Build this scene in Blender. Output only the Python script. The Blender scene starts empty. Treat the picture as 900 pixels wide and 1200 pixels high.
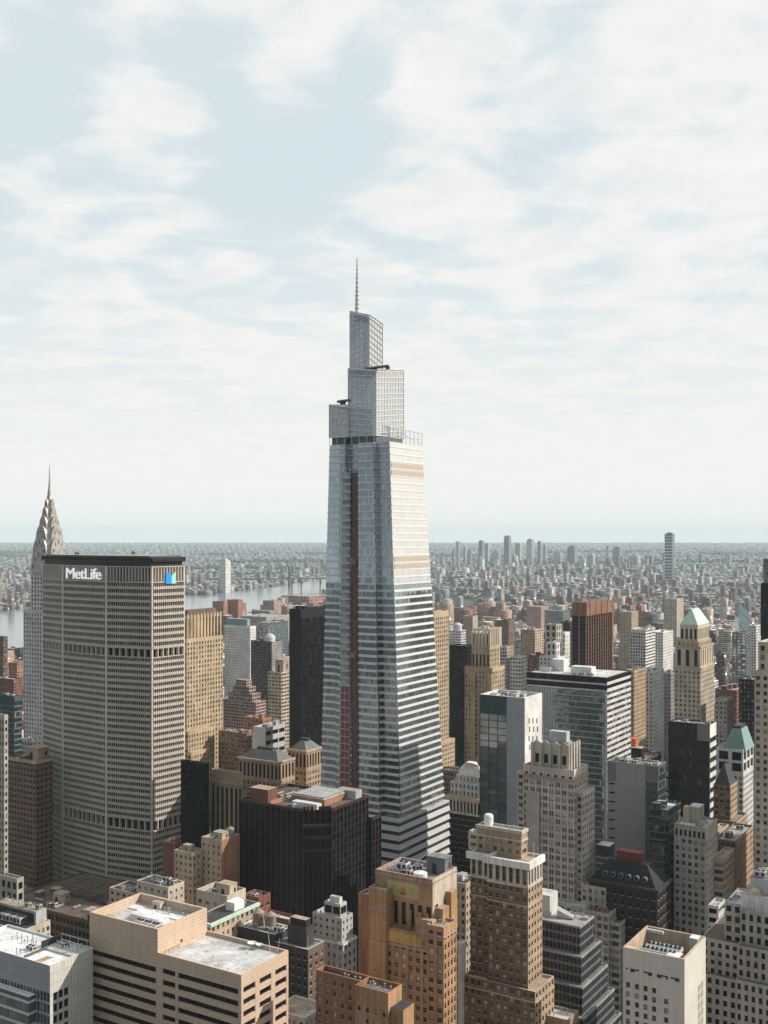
import bpy, math, random
import numpy as np
from mathutils import Vector
from mathutils.bvhtree import BVHTree

# ---------------------------------------------------------------- frame of the place
F, CZ, Y0, CX = 1300.0, 261.0, 626.0, 450.0      # focal length and horizon in photo pixels, eye height in metres
ANG = math.radians(32)                            # the street grid against the view
c_, s_ = math.cos(ANG), math.sin(ANG)
scene = bpy.context.scene
COL = scene.collection
rnd = random.Random(7)

def hx(r, g, b): return (r, g, b)

# ---------------------------------------------------------------- node helpers
def new_mat(name):
    m = bpy.data.materials.new(name); m.use_nodes = True
    nt = m.node_tree; nt.nodes.clear()
    out = nt.nodes.new('ShaderNodeOutputMaterial')
    bs = nt.nodes.new('ShaderNodeBsdfPrincipled')
    nt.links.new(bs.outputs[0], out.inputs[0])
    return m, nt, bs, out
def nd(nt, typ, ins=None, **props):
    n = nt.nodes.new(typ)
    for k, v in props.items(): setattr(n, k, v)
    for k, v in (ins or {}).items():
        if hasattr(v, 'is_linked'): nt.links.new(v, n.inputs[k])
        else: n.inputs[k].default_value = v
    return n
def mth(nt, op, a, b=0.0, c=None):
    d = {0: a, 1: b}
    if c is not None: d[2] = c
    return nd(nt, 'ShaderNodeMath', d, operation=op).outputs[0]
def mixc(nt, f, a, b, blend='MIX'):
    n = nt.nodes.new('ShaderNodeMix'); n.data_type = 'RGBA'; n.blend_type = blend
    for i, v in ((0, f), (6, a), (7, b)):
        if hasattr(v, 'is_linked'): nt.links.new(v, n.inputs[i])
        else: n.inputs[i].default_value = (*v, 1.0) if isinstance(v, tuple) and len(v) == 3 else v
    return n.outputs[2]
def maprange(nt, v, a, b, c=0.0, d=1.0):
    return nd(nt, 'ShaderNodeMapRange', {0: v, 1: a, 2: b, 3: c, 4: d}).outputs[0]

MATS = {}
def wall(key, rgb, rough=.8, var=.30, joint=None, spec=.3, streak=.8):
    """stone, brick, concrete: own colour with broad stains, fine grain and rain streaks; joint = (width, height) of panels"""
    gy = sum(rgb) / 3; rgb = tuple(min(.85, (v * .86 + gy * .14) * 1.04) for v in rgb)
    m, nt, bs, out = new_mat(key)
    tc = nd(nt, 'ShaderNodeTexCoord').outputs['Object']
    big = nd(nt, 'ShaderNodeTexNoise', {'Vector': tc, 'Scale': .06, 'Detail': 5.0, 'Roughness': .65}).outputs['Fac']
    mp = nd(nt, 'ShaderNodeMapping', {'Vector': tc, 'Scale': (.9, .9, .05)}).outputs[0]
    stk = nd(nt, 'ShaderNodeTexNoise', {'Vector': mp, 'Scale': 1.0, 'Detail': 3.0}).outputs['Fac']
    fine = nd(nt, 'ShaderNodeTexNoise', {'Vector': tc, 'Scale': 1.7, 'Detail': 3.0}).outputs['Fac']
    a = mth(nt, 'MULTIPLY_ADD', big, 1.0, mth(nt, 'MULTIPLY', stk, streak))
    a = mth(nt, 'ADD', a, mth(nt, 'MULTIPLY', fine, .6))
    f = maprange(nt, a, .98, 1.42)
    lo = tuple(max(0, v * (1 - var)) for v in rgb); hi = tuple(min(1, v * (1 + var * .8)) for v in rgb)
    col = mixc(nt, f, lo, hi)
    if joint:
        sx = nd(nt, 'ShaderNodeSeparateXYZ', {0: tc})
        u = mth(nt, 'ADD', sx.outputs[0], sx.outputs[1])
        v = nd(nt, 'ShaderNodeCombineXYZ', {0: u, 1: sx.outputs[2], 2: 0.0}).outputs[0]
        bt = nd(nt, 'ShaderNodeTexBrick', {'Vector': v, 'Color1': (1, 1, 1, 1), 'Color2': (.92, .92, .92, 1), 'Mortar': (.5, .48, .46, 1),
                'Scale': 1.0, 'Mortar Size': joint[2] if len(joint) > 2 else .06, 'Brick Width': joint[0], 'Row Height': joint[1], 'Bias': 0.0})
        bt.offset = 0.0 if len(joint) > 3 else .5
        col = mixc(nt, 1.0, col, bt.outputs[0], 'MULTIPLY')
    nt.links.new(col, bs.inputs['Base Color'])
    bs.inputs['Roughness'].default_value = rough
    bs.inputs['Specular IOR Level'].default_value = spec
    MATS[key] = m
    return m

def glass(key, rgb, blind=.25, blindc=(.5, .48, .44), ior=1.6, mirror=0.0, tint=(.6, .66, .7), wob=.02, rough=.06, mull=None, var=.6, clear=0.0, sash=None):
    """window glass in cells of one uv unit each: some cells show a drawn blind, every pane leans a hair differently"""
    m, nt, bs, out = new_mat(key)
    uv = nd(nt, 'ShaderNodeUVMap', uv_map='UVMap').outputs[0]
    fl = nd(nt, 'ShaderNodeVectorMath', {0: uv}, operation='FLOOR').outputs[0]
    fr = nd(nt, 'ShaderNodeSeparateXYZ', {0: nd(nt, 'ShaderNodeVectorMath', {0: uv}, operation='FRACTION').outputs[0]})
    wn = nd(nt, 'ShaderNodeTexWhiteNoise', {'Vector': fl}, noise_dimensions='2D')
    sc = nd(nt, 'ShaderNodeSeparateColor', {0: wn.outputs['Color']})
    has = mth(nt, 'LESS_THAN', wn.outputs['Value'], blind)
    edge = mth(nt, 'GREATER_THAN', fr.outputs[1], mth(nt, 'MULTIPLY', sc.outputs[0], .9))
    msk = mth(nt, 'MULTIPLY', has, edge)
    dark = mixc(nt, mth(nt, 'MULTIPLY', sc.outputs[1], var), rgb, tuple(min(1, v * 3 + .01) for v in rgb))
    bl = mixc(nt, sc.outputs[2], tuple(v * .45 for v in blindc), blindc)
    col = mixc(nt, msk, dark, bl)
    if sash:                                           # painted sash: frame all round and a meeting rail
        fx = mth(nt, 'ABSOLUTE', mth(nt, 'SUBTRACT', fr.outputs[0], .5)); fy = mth(nt, 'ABSOLUTE', mth(nt, 'SUBTRACT', fr.outputs[1], .5))
        fm = mth(nt, 'MAXIMUM', mth(nt, 'GREATER_THAN', fx, .42), mth(nt, 'MAXIMUM', mth(nt, 'GREATER_THAN', fy, .44), mth(nt, 'LESS_THAN', fy, .035)))
        col = mixc(nt, fm, col, sash)
    if mull:
        lin = mth(nt, 'LESS_THAN', fr.outputs[0], mull[0])
        col = mixc(nt, lin, col, mull[1])
    nt.links.new(col, bs.inputs['Base Color'])
    bs.inputs['Roughness'].default_value = rough
    bs.inputs['IOR'].default_value = ior
    g = nd(nt, 'ShaderNodeNewGeometry').outputs['Normal']
    off = nd(nt, 'ShaderNodeVectorMath', {0: wn.outputs['Color'], 1: (.5, .5, .5)}, operation='SUBTRACT').outputs[0]
    off = nd(nt, 'ShaderNodeVectorMath', {0: off, 3: wob}, operation='SCALE').outputs[0]
    nn = nd(nt, 'ShaderNodeVectorMath', {0: nd(nt, 'ShaderNodeVectorMath', {0: g, 1: off}, operation='ADD').outputs[0]}, operation='NORMALIZE').outputs[0]
    nt.links.new(nn, bs.inputs['Normal'])
    if mirror > 0:
        gl = nd(nt, 'ShaderNodeBsdfGlossy', {'Color': (*tint, 1), 'Roughness': rough, 'Normal': nn})
        mx = nt.nodes.new('ShaderNodeMixShader')
        fac = mirror
        if mull: fac = mth(nt, 'MULTIPLY', mth(nt, 'SUBTRACT', 1.0, lin), mirror)
        if hasattr(fac, 'is_linked'): nt.links.new(fac, mx.inputs[0])
        else: mx.inputs[0].default_value = fac
        nt.links.new(bs.outputs[0], mx.inputs[1]); nt.links.new(gl.outputs[0], mx.inputs[2])
        nt.links.new(mx.outputs[0], out.inputs[0])
        if clear > 0:                                  # open screen: part of the light passes straight through
            tr = nd(nt, 'ShaderNodeBsdfTransparent'); m2 = nt.nodes.new('ShaderNodeMixShader'); m2.inputs[0].default_value = clear
            nt.links.new(mx.outputs[0], m2.inputs[1]); nt.links.new(tr.outputs[0], m2.inputs[2]); nt.links.new(m2.outputs[0], out.inputs[0])
    MATS[key] = m
    return m

def plain(key, rgb, rough=.6, metal=0.0, var=.15, scale=.8):
    m, nt, bs, out = new_mat(key)
    tc = nd(nt, 'ShaderNodeTexCoord').outputs['Object']
    n = nd(nt, 'ShaderNodeTexNoise', {'Vector': tc, 'Scale': scale, 'Detail': 4.0}).outputs['Fac']
    col = mixc(nt, maprange(nt, n, .3, .7), tuple(v * (1 - var) for v in rgb), tuple(min(1, v * (1 + var)) for v in rgb))
    nt.links.new(col, bs.inputs['Base Color'])
    bs.inputs['Roughness'].default_value = rough; bs.inputs['Metallic'].default_value = metal
    MATS[key] = m
    return m

def roofmat(key, rgb, var=.35):
    """roof membrane: patches, ponding stains, seams"""
    m, nt, bs, out = new_mat(key)
    tc = nd(nt, 'ShaderNodeTexCoord').outputs['Object']
    n1 = nd(nt, 'ShaderNodeTexNoise', {'Vector': tc, 'Scale': .12, 'Detail': 6.0, 'Roughness': .7, 'Distortion': .6}).outputs['Fac']
    vo = nd(nt, 'ShaderNodeTexVoronoi', {'Vector': tc, 'Scale': .13}, distance='CHEBYCHEV')
    sv = nd(nt, 'ShaderNodeSeparateColor', {0: vo.outputs['Color']}).outputs[0]
    a = mth(nt, 'ADD', maprange(nt, n1, .3, .7), mth(nt, 'MULTIPLY', sv, .45))
    col = mixc(nt, maprange(nt, a, .2, 1.3), tuple(v * (1 - var) for v in rgb), tuple(min(1, v * (1 + var)) for v in rgb))
    sx = nd(nt, 'ShaderNodeTexBrick', {'Vector': tc, 'Color1': (1, 1, 1, 1), 'Color2': (.9, .9, .9, 1), 'Mortar': (.62, .61, .6, 1), 'Scale': 1.0, 'Mortar Size': .09, 'Brick Width': 9.0, 'Row Height': 2.4}).outputs[0]
    col = mixc(nt, 1.0, col, sx, 'MULTIPLY')               # lapped seams of the felt
    n3 = nd(nt, 'ShaderNodeTexNoise', {'Vector': tc, 'Scale': .45, 'Detail': 5.0, 'Distortion': 1.2}).outputs['Fac']
    col = mixc(nt, mth(nt, 'MULTIPLY', maprange(nt, n3, .58, .66), .6), col, tuple(v * .42 for v in rgb))      # tar repairs and puddle stains
    nt.links.new(col, bs.inputs['Base Color']); bs.inputs['Roughness'].default_value = .85
    MATS[key] = m
    return m

# ---------------------------------------------------------------- meshes
class MB:
    def __init__(s): s.v, s.f, s.m, s.u, s.mats = [], [], [], [], []
    def mi(s, key):
        if key not in s.mats: s.mats.append(key)
        return s.mats.index(key)
    def poly(s, pts, mat, uv=None):
        n = len(s.v); s.v += pts; s.f.append(tuple(range(n, n + len(pts)))); s.m.append(s.mi(mat))
        s.u.append(uv or [(0.0, 0.0)] * len(pts))
    def box(s, x0, x1, y0, y1, z0, z1, mat, top=None, bottom=False):
        a, b, c, d = (x0, y0), (x1, y0), (x1, y1), (x0, y1)
        for p, q in ((a, b), (b, c), (c, d), (d, a)):
            s.poly([(*p, z0), (*q, z0), (*q, z1), (*p, z1)], mat)
        s.poly([(*a, z1), (*b, z1), (*c, z1), (*d, z1)], top or mat)
        if bottom: s.poly([(*a, z0), (*d, z0), (*c, z0), (*b, z0)], mat)
    def prism(s, pts, z0, z1, mat, top=None, z1s=None):
        n = len(pts); zs = z1s or [z1] * n
        for i in range(n):
            p, q = pts[i], pts[(i + 1) % n]
            s.poly([(*p, z0), (*q, z0), (*q, zs[(i + 1) % n]), (*p, zs[i])], mat)
        s.poly([(*pts[i], zs[i]) for i in range(n)], top or mat)
    def frustum(s, lo, hi, z0, z1, mat, top=None):
        n = len(lo)
        for i in range(n):
            j = (i + 1) % n
            s.poly([(*lo[i], z0), (*lo[j], z0), (*hi[j], z1), (*hi[i], z1)], mat)
        s.poly([(*p, z1) for p in hi], top or mat)
    def lathe(s, cx, cy, prof, mat, n=12, rot=0.0):
        for (r0, z0), (r1, z1) in zip(prof, prof[1:]):
            for k in range(n):
                a, b = rot + 2 * math.pi * k / n, rot + 2 * math.pi * (k + 1) / n
                P = lambda r, t, z: (cx + r * math.cos(t), cy + r * math.sin(t), z)
                if r1 < 1e-4: s.poly([P(r0, a, z0), P(r0, b, z0), P(0, 0, z1)], mat)
                elif r0 < 1e-4: s.poly([P(0, 0, z0), P(r1, b, z1), P(r1, a, z1)], mat)
                else: s.poly([P(r0, a, z0), P(r0, b, z0), P(r1, b, z1), P(r1, a, z1)], mat)
    def bar(s, p, q, r, mat, n=4):
        p, q = Vector(p), Vector(q); d = (q - p).normalized()
        a = d.orthogonal().normalized(); b = d.cross(a)
        ring = lambda c: [tuple(c + (a * math.cos(2 * math.pi * (k + .5) / n) + b * math.sin(2 * math.pi * (k + .5) / n)) * r) for k in range(n)]
        R, S = ring(p), ring(q)
        for k in range(n): s.poly([R[k], R[(k + 1) % n], S[(k + 1) % n], S[k]], mat)
        s.poly(R, mat); s.poly(S, mat)
    def mesh(s, name):
        me = bpy.data.meshes.new(name); me.from_pydata(s.v, [], s.f)
        for k in s.mats: me.materials.append(MATS[k])
        me.polygons.foreach_set('material_index', s.m)
        ul = me.uv_layers.new(name='UVMap')
        ul.data.foreach_set('uv', [x for u in s.u for p in u for x in p])
        me.update()
        return me
    def build(s, name, parent=None, loc=None):
        if not s.f: return None
        o = bpy.data.objects.new(name, s.mesh(name)); COL.objects.link(o)
        o.parent = parent
        if loc: o.location = loc
        return o

def tag(o, label=None, cat=None, group=None, kind=None):
    for k, v in (('label', label), ('category', cat), ('group', group), ('kind', kind)):
        if v: o[k] = v
    return o
def empty(name, loc, rz=0.0):
    o = bpy.data.objects.new(name, None); COL.objects.link(o)
    o.location = loc; o.rotation_euler = (0, 0, rz); o.empty_display_size = 5
    return o

# ---------------------------------------------------------------- facade styles
def st(wall_, gl='g_dark', fh=3.7, bay=3.0, pw=1.5, sw=1.6, d=.35, top=1.6, bot=0.0, pd=.06, mw=0.0, mm='m_frame', ribbon=False, spm=None, pm=None):
    return dict(wall=wall_, gl=gl, fh=fh, bay=bay, pw=pw, sw=sw, d=d, top=top, bot=bot, pd=pd, mw=mw, mm=mm, ribbon=ribbon, spm=spm, pm=pm)

HERO = []          # footprints of everything placed by hand: (px range, depth, ...)
class Bld:
    """a building on the street grid; local +x runs west (towards the right and nearer), local +y runs away along the avenue;
    its near corner is the origin, the shaded face is y = 0 and the sunlit face x = 0"""
    def __init__(s, name, label, cat, xa, xb, xc, yt, Y, group=None):
        ka, kb, kc = ((p - CX) / F for p in (xa, xb, xc))
        s.bx, s.by = kb * Y, Y
        s.L = (s.bx - ka * Y) / (c_ + ka * s_)
        s.W = (kc * Y - s.bx) / (s_ - kc * c_)
        s.H = CZ - (yt - Y0) / F * Y
        s.root = empty(name, (s.bx, s.by, 0), -ANG)
        tag(s.root, label, cat, group)
        s.wallm, s.roofm, s.trim, s.panes, s.mull = MB(), MB(), MB(), [], MB()
        s.rects = []
        s.cell0 = rnd.randrange(1000) * 10
        HERO.append(s)
    def lx(s, px, y=0.0):
        k = (px - CX) / F
        return (k * (s.by + y * c_) - s.bx - y * s_) / (c_ + k * s_)
    def ly(s, px, x=0.0):
        k = (px - CX) / F
        return (k * (s.by - x * s_) - s.bx - x * c_) / (s_ - k * c_)
    def z(s, py, x=0.0, y=0.0): return CZ - (py - Y0) / F * (s.by - x * s_ + y * c_)
    def px(s, x, y): return CX + F * (s.bx + x * c_ + y * s_) / (s.by - x * s_ + y * c_)
    # --- one facade plane: origin O, direction t, outward normal n (2-D), from a0 to a1
    def facade(s, O, t, n, a0, a1, z0, z1, S, frame=True):
        P = lambda a, d, z: (O[0] + t[0] * a + n[0] * d, O[1] + t[1] * a + n[1] * d, z)
        W, M = S['wall'], s.wallm
        w = a1 - a0; zt = z1 - S['top']; zb = z0 + S['bot']
        if w < .4 or zt - zb < 1.2:
            M.poly([P(a0, 0, z0), P(a1, 0, z0), P(a1, 0, z1), P(a0, 0, z1)], W); return
        rows = max(1, round((zt - zb) / S['fh'])); fh = (zt - zb) / rows
        D, pd, sw, pw = S['d'], S['pd'], min(S['sw'], fh * .8), S['pw']
        cols = max(1, round((w - pw * .5) / S['bay'])); bay = w / cols
        pw = min(pw, bay * .8)
        if S['top'] > 0: M.poly([P(a0, 0, zt), P(a1, 0, zt), P(a1, 0, z1), P(a0, 0, z1)], W)
        if S['bot'] > 0: M.poly([P(a0, 0, z0), P(a1, 0, z0), P(a1, 0, zb), P(a0, 0, zb)], W)
        M.poly([P(a0, 0, zt), P(a1, 0, zt), P(a1, -D, zt), P(a0, -D, zt)], W)
        nb = 1 if S['ribbon'] else cols
        edges = [(a0 + w * k / nb) for k in range(nb + 1)]
        ep = pw if not S['ribbon'] else max(pw, .3)
        op = []
        for k, e in enumerate(edges):
            l, r = e - ep / 2, e + ep / 2
            if k == 0: l, r = a0, a0 + ep / 2
            if k == nb: l, r = a1 - ep / 2, a1
            M.poly([P(l, 0, zb), P(r, 0, zb), P(r, 0, zt), P(l, 0, zt)], S['pm'] or W)
            if k: M.poly([P(l, 0, zb), P(l, -D, zb), P(l, -D, zt), P(l, 0, zt)], W)
            if k < nb: M.poly([P(r, 0, zb), P(r, -D, zb), P(r, -D, zt), P(r, 0, zt)], W)
            if k: op.append((op_l, l))
            op_l = r
        SP = S['spm'] or W
        for j in range(rows):
            za, zc = zb + j * fh, zb + j * fh + sw
            for l, r in op:
                M.poly([P(l, -pd, za), P(r, -pd, za), P(r, -pd, zc), P(l, -pd, zc)], SP)
                M.poly([P(l, -pd, zc), P(r, -pd, zc), P(r, -D, zc), P(l, -D, zc)], SP)
                if j: M.poly([P(l, -pd, za), P(r, -pd, za), P(r, -D, za), P(l, -D, za)], SP)
            for i, (l, r) in enumerate(op):
                nu = (r - l) / S['bay'] if S['ribbon'] else 1.0
                u0 = s.cell0 + i * 3 + len(s.panes) * 7 % 911; v0 = s.cell0 + j
                zp = za + fh
                if pw >= .9 and not S['ribbon'] and zp - zc < 4 and bay < 5:      # stone sill under each window
                    M.poly([P(l - .1, .1, zc - .16), P(r + .1, .1, zc - .16), P(r + .1, .1, zc + .06), P(l - .1, .1, zc + .06)], 'sill')
                    M.poly([P(l - .1, .1, zc + .06), P(r + .1, .1, zc + .06), P(r + .1, -.02, zc + .06), P(l - .1, -.02, zc + .06)], 'sill')
                s.panes.append(([P(l, -D, zc), P(r, -D, zc), P(r, -D, zp), P(l, -D, zp)],
                                [(u0 + .001, v0 + .001), (u0 + nu - .001, v0 + .001), (u0 + nu - .001, v0 + .999), (u0 + .001, v0 + .999)], S['gl']))
        if S['mw'] > 0:
            k = max(1, round(w / S['bay'])) if S['ribbon'] else cols * 2
            for i in range(k + 1):
                if not S['ribbon'] and i % 2 == 0: continue
                e = a0 + w * i / k
                l, r = max(a0, e - S['mw'] / 2), min(a1, e + S['mw'] / 2)
                M.poly([P(l, -pd - .06, zb), P(r, -pd - .06, zb), P(r, -pd - .06, zt), P(l, -pd - .06, zt)], S['mm'])
    def flat(s, O, t, n, a0, a1, z0, z1, mat):
        P = lambda a, z: (O[0] + t[0] * a, O[1] + t[1] * a, z)
        s.wallm.poly([P(a0, z0), P(a1, z0), P(a1, z1), P(a0, z1)], mat)
    def tier(s, x0, x1, y0, y1, z0, z1, S, SW=None, roof='r_grey', par=1.1, pt=.5, pm=None, plainN=False, plainW=False):
        SW = SW or S; wm = S['wall']
        if plainN: s.flat((0, y0), (1, 0), (0, -1), x0, x1, z0, z1, wm)
        else: s.facade((0, y0), (1, 0), (0, -1), x0, x1, z0, z1, S)
        if plainW: s.flat((x1, 0), (0, 1), (1, 0), y0, y1, z0, z1, SW['wall'])
        else: s.facade((x1, 0), (0, 1), (1, 0), y0, y1, z0, z1, SW)
        s.flat((x0, 0), (0, 1), (-1, 0), y0, y1, z0, z1, wm)
        s.flat((0, y1), (1, 0), (0, 1), x0, x1, z0, z1, SW['wall'])
        s.rects.append((x0, x1, y0, y1, z1))
        if roof: s.roof(x0, x1, y0, y1, z1, roof, par, pt, pm or wm)
    def roof(s, x0, x1, y0, y1, z1, mat='r_grey', par=1.1, pt=.5, pm=None):
        zr = z1 - par
        i0, i1, j0, j1 = x0 + pt, x1 - pt, y0 + pt, y1 - pt
        m = MB(); m.poly([(i0, j0, zr), (i1, j0, zr), (i1, j1, zr), (i0, j1, zr)], mat); m.build('roof', s.root); m = MB()
        O, I = [(x0, y0), (x1, y0), (x1, y1), (x0, y1)], [(i0, j0), (i1, j0), (i1, j1), (i0, j1)]
        for k in range(4):
            a, b = k, (k + 1) % 4
            m.poly([(*O[a], z1), (*O[b], z1), (*I[b], z1), (*I[a], z1)], pm)
            m.poly([(*I[a], zr), (*I[b], zr), (*I[b], z1), (*I[a], z1)], pm)
        m.build('parapet', s.root)
    def ring(s, x0, x1, y0, y1, z0, z1, p, mat, name='cornice'):
        """a cornice or string course standing p proud of the walls"""
        m = MB()
        m.box(x0 - p, x1 + p, y0 - p, y0 - .003, z0, z1, mat, bottom=True)
        m.box(x1 + .003, x1 + p, y0 - .001, y1, z0, z1, mat, bottom=True)
        return m.build(name, s.root)
    def slab(s, name, x0, x1, y0, y1, z0, z1, mat, top=None):
        m = MB(); m.box(x0, x1, y0, y1, z0, z1, mat, top, bottom=True); return m.build(name, s.root)
    def done(s, single=0, wall_name='wall', win='window'):
        s.wallm.build(wall_name, s.root); s.roofm.build('roof', s.root); s.trim.build('parapet', s.root)
        ps = sorted(s.panes, key=lambda p: -p[0][2][2])
        for pts, uv, g in ps[:single]:
            m = MB(); m.poly(pts, g, uv); m.build(win, s.root)
        m = MB()
        for pts, uv, g in ps[single:]: m.poly(pts, g, uv)
        if m.f:
            o = m.build(win if single else 'glazing', s.root)
            o['kind'] = 'stuff'
        return s
# ---------------------------------------------------------------- materials of the place
for k, rgb, kw in (
    ('lime', (.40, .36, .30), {}), ('ivory', (.52, .46, .385), {}), ('cream', (.52, .44, .33), {}), ('gold', (.47, .355, .215), {}),
    ('tanbrick', (.40, .28, .17), {}), ('tan', (.46, .35, .24), {}), ('orange', (.42, .23, .10), {'var': .35}), ('orange2', (.30, .145, .065), {'var': .35}),
    ('brownbrick', (.20, .12, .07), {}), ('brown', (.17, .11, .075), {}), ('redbrick', (.20, .075, .05), {}), ('brick', (.36, .17, .09), {}),
    ('white', (.66, .65, .62), {}), ('whitestone', (.56, .55, .53), {}), ('greywhite', (.46, .46, .46), {}), ('grey', (.30, .29, .28), {}),
    ('concrete', (.33, .31, .29), {}), ('slate', (.15, .16, .17), {}), ('black', (.009, .009, .011), {}), ('charcoal', (.05, .05, .052), {}),
    ('granite', (.050, .030, .025), {'rough': .4}), ('metlife', (.60, .525, .44), {'var': .12}), ('copper', (.25, .115, .06), {'rough': .5}),
    ('pinkstone', (.40, .28, .24), {}), ('violet', (.30, .26, .28), {}), ('teal', (.05, .085, .09), {}), ('chrys', (.60, .59, .57), {}),
    ('mansard', (.15, .16, .155), {}), ('darkslate', (.022, .022, .026), {}), ('brownroof', (.13, .085, .065), {}), ('stonegrey', (.36, .325, .285), {}),
    ('darkbrown', (.035, .024, .02), {}), ('yellowtile', (.50, .30, .07), {}), ('chalk', (.62, .58, .50), {'var': .12}),
):
    wall(k, rgb, **kw)
wall('t1stone', (.62, .455, .32), joint=(2.6, 1.25, .05), var=.1)
wall('panelgrey', (.36, .39, .42), joint=(1.6, 3.6, .07, 1), var=.12, rough=.45)
wall('panelcream', (.60, .58, .52), joint=(1.6, 3.6, .07, 1), var=.1, rough=.45)
wall('panelgrid', (.33, .32, .305), joint=(1.5, 1.5, .05, 1), var=.1)
wall('paneldark', (.20, .195, .19), joint=(1.5, 1.5, .06, 1), var=.1)
wall('spandrel', (.53, .53, .525), var=.08, rough=.3, spec=.8)
glass('g_dark', (.012, .013, .016), blind=.34, blindc=(.42, .40, .36), sash=(.12, .115, .105))
wall('sill', (.44, .41, .37), var=.1)
wall('metpier', (.30, .265, .23), var=.1)
glass('g_blk', (.005, .005, .007), blind=.05, blindc=(.07, .07, .07), ior=1.4)
glass('g_dead', (.004, .004, .005), blind=.02, blindc=(.04, .04, .04), ior=1.25, rough=.2)
glass('g_met', (.006, .006, .007), blind=.14, blindc=(.16, .15, .13), ior=1.35)
glass('g_blind', (.014, .014, .016), blind=.45, blindc=(.62, .6, .56), sash=(.2, .19, .17))
glass('g_blue', (.03, .05, .06), blind=.15, mirror=.30, tint=(.62, .72, .78))
glass('g_slab', (.045, .075, .085), blind=.2, blindc=(.17, .22, .235), var=.3, mirror=.2, tint=(.62, .76, .82), wob=.02, mull=(.12, (.035, .045, .05)))
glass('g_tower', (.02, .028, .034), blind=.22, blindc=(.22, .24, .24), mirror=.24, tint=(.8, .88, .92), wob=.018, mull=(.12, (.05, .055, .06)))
glass('g_tower_lit', (.07, .085, .086), blind=.12, blindc=(.25, .27, .27), mirror=.42, tint=(.9, .94, .95), wob=.012, mull=(.1, (.06, .065, .07)))  # same tower glass for the sunlit face, its light put into paler colour
glass('g_crown', (.10, .14, .18), blind=.14, blindc=(.4, .45, .49), mirror=.26, tint=(.78, .85, .92), wob=.05, rough=.14, mull=(.2, (.5, .55, .58)), clear=.27)
glass('g_crown_lit', (.40, .41, .40), blind=.2, blindc=(.6, .58, .55), mirror=.66, tint=(.98, .97, .94), wob=.03, rough=.12, mull=(.12, (.55, .55, .54)), clear=.3)  # same crown glass, brightness of the sunlit side put into its colour
glass('g_grey', (.10, .12, .13), blind=.35, blindc=(.28, .29, .28), var=.35, mirror=.30, tint=(.7, .74, .76), wob=.05, mull=(.06, (.04, .04, .045)))
glass('g_green', (.012, .028, .026), blind=.12, blindc=(.3, .34, .32), mirror=.14, tint=(.6, .72, .7))
glass('g_far', (.05, .09, .11), blind=.1, mirror=.45, tint=(.75, .85, .9), wob=.03)
plain('m_frame', (.10, .10, .10), .5); plain('m_light', (.62, .63, .63), .45); plain('m_white', (.78, .78, .76), .5); plain('m_steel', (.42, .43, .44), .4, .5)
plain('m_dark', (.025, .025, .028), .6); plain('m_rust', (.30, .13, .10), .8, var=.4); plain('m_redlift', (.30, .075, .06), .7, var=.3); plain('m_wood', (.36, .25, .15), .8, var=.3)
plain('m_louvre', (.46, .39, .30), .7, var=.3, scale=1.2); plain('m_redbox', (.17, .026, .023), .6); plain('m_orange', (.55, .12, .045), .7, var=.3)
plain('m_tankwood', (.26, .22, .18), .85, var=.35, scale=2.0); plain('m_copper', (.30, .50, .42), .7, var=.2); plain('m_copperlight', (.50, .66, .56), .7, var=.15)
plain('m_copperblue', (.19, .30, .285), .7, var=.2); plain('m_silver', (.42, .395, .36), .4, .35, var=.2, scale=.25); plain('m_blue', (.0, .25, .72), .5, var=.05); plain('m_limelogo', (.28, .62, .55), .5, var=.05)
plain('m_sign', (.92, .92, .92), .4, var=.02); plain('m_panelgold', (.52, .42, .14), .6, var=.25, scale=1.5); plain('m_panelgreen', (.38, .37, .17), .7, var=.25, scale=1.5)
plain('m_tarp', (.47, .45, .42), .7); plain('m_dirt', (.30, .24, .17), .9)
for k, rgb in (('r_grey', (.34, .33, .32)), ('r_light', (.55, .55, .54)), ('r_white', (.78, .79, .79)), ('r_dark', (.045, .045, .048)), ('r_brown', (.13, .095, .075)),
               ('r_tan', (.40, .33, .25)), ('r_mid', (.20, .20, .20)), ('r_red', (.22, .10, .08))):
    roofmat(k, rgb)

# ---------------------------------------------------------------- roof fittings: one mesh of each kind, shared by its copies
def _ac():
    m = MB(); m.box(-.5, .5, -.5, .5, .12, 1, 'm_light', 'm_steel')
    for sx in (-.42, .42):
        for sy in (-.42, .42): m.box(sx - .05, sx + .05, sy - .05, sy + .05, 0, .12, 'm_dark')
    for cx in (-.25, .25):
        m.lathe(cx, 0, [(.19, 1.0), (.19, 1.1), (.15, 1.1), (.13, 1.02), (0, 1.02)], 'm_dark', 10)
    m.box(-.505, -.1, -.515, -.5, .25, .8, 'm_dark'); m.box(.1, .45, -.515, -.5, .25, .8, 'm_dark')
    m.box(.5, .515, -.4, .4, .25, .8, 'm_frame')
    return m.mesh('air_conditioner')
def _tank():
    m = MB(); m.lathe(0, 0, [(.5, .3), (.47, 1.0), (.52, 1.0), (0, 1.28)], 'm_tankwood', 14)
    m.lathe(0, 0, [(0, .3), (.5, .3)], 'm_dark', 14)
    for z in (.42, .58, .78): m.lathe(0, 0, [(.507, z), (.507, z + .02)], 'm_frame', 14)
    for a in range(4):
        t = math.pi / 4 + a * math.pi / 2
        m.bar((.38 * math.cos(t), .38 * math.sin(t), 0), (.38 * math.cos(t), .38 * math.sin(t), .3), .035, 'm_frame')
    return m.mesh('water_tank')
def _pipe():
    m = MB(); m.lathe(0, 0, [(.18, 0), (.18, .8), (.34, .85), (.34, 1.0), (0, 1.06)], 'm_steel', 8)
    return m.mesh('vent_pipe')
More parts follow.
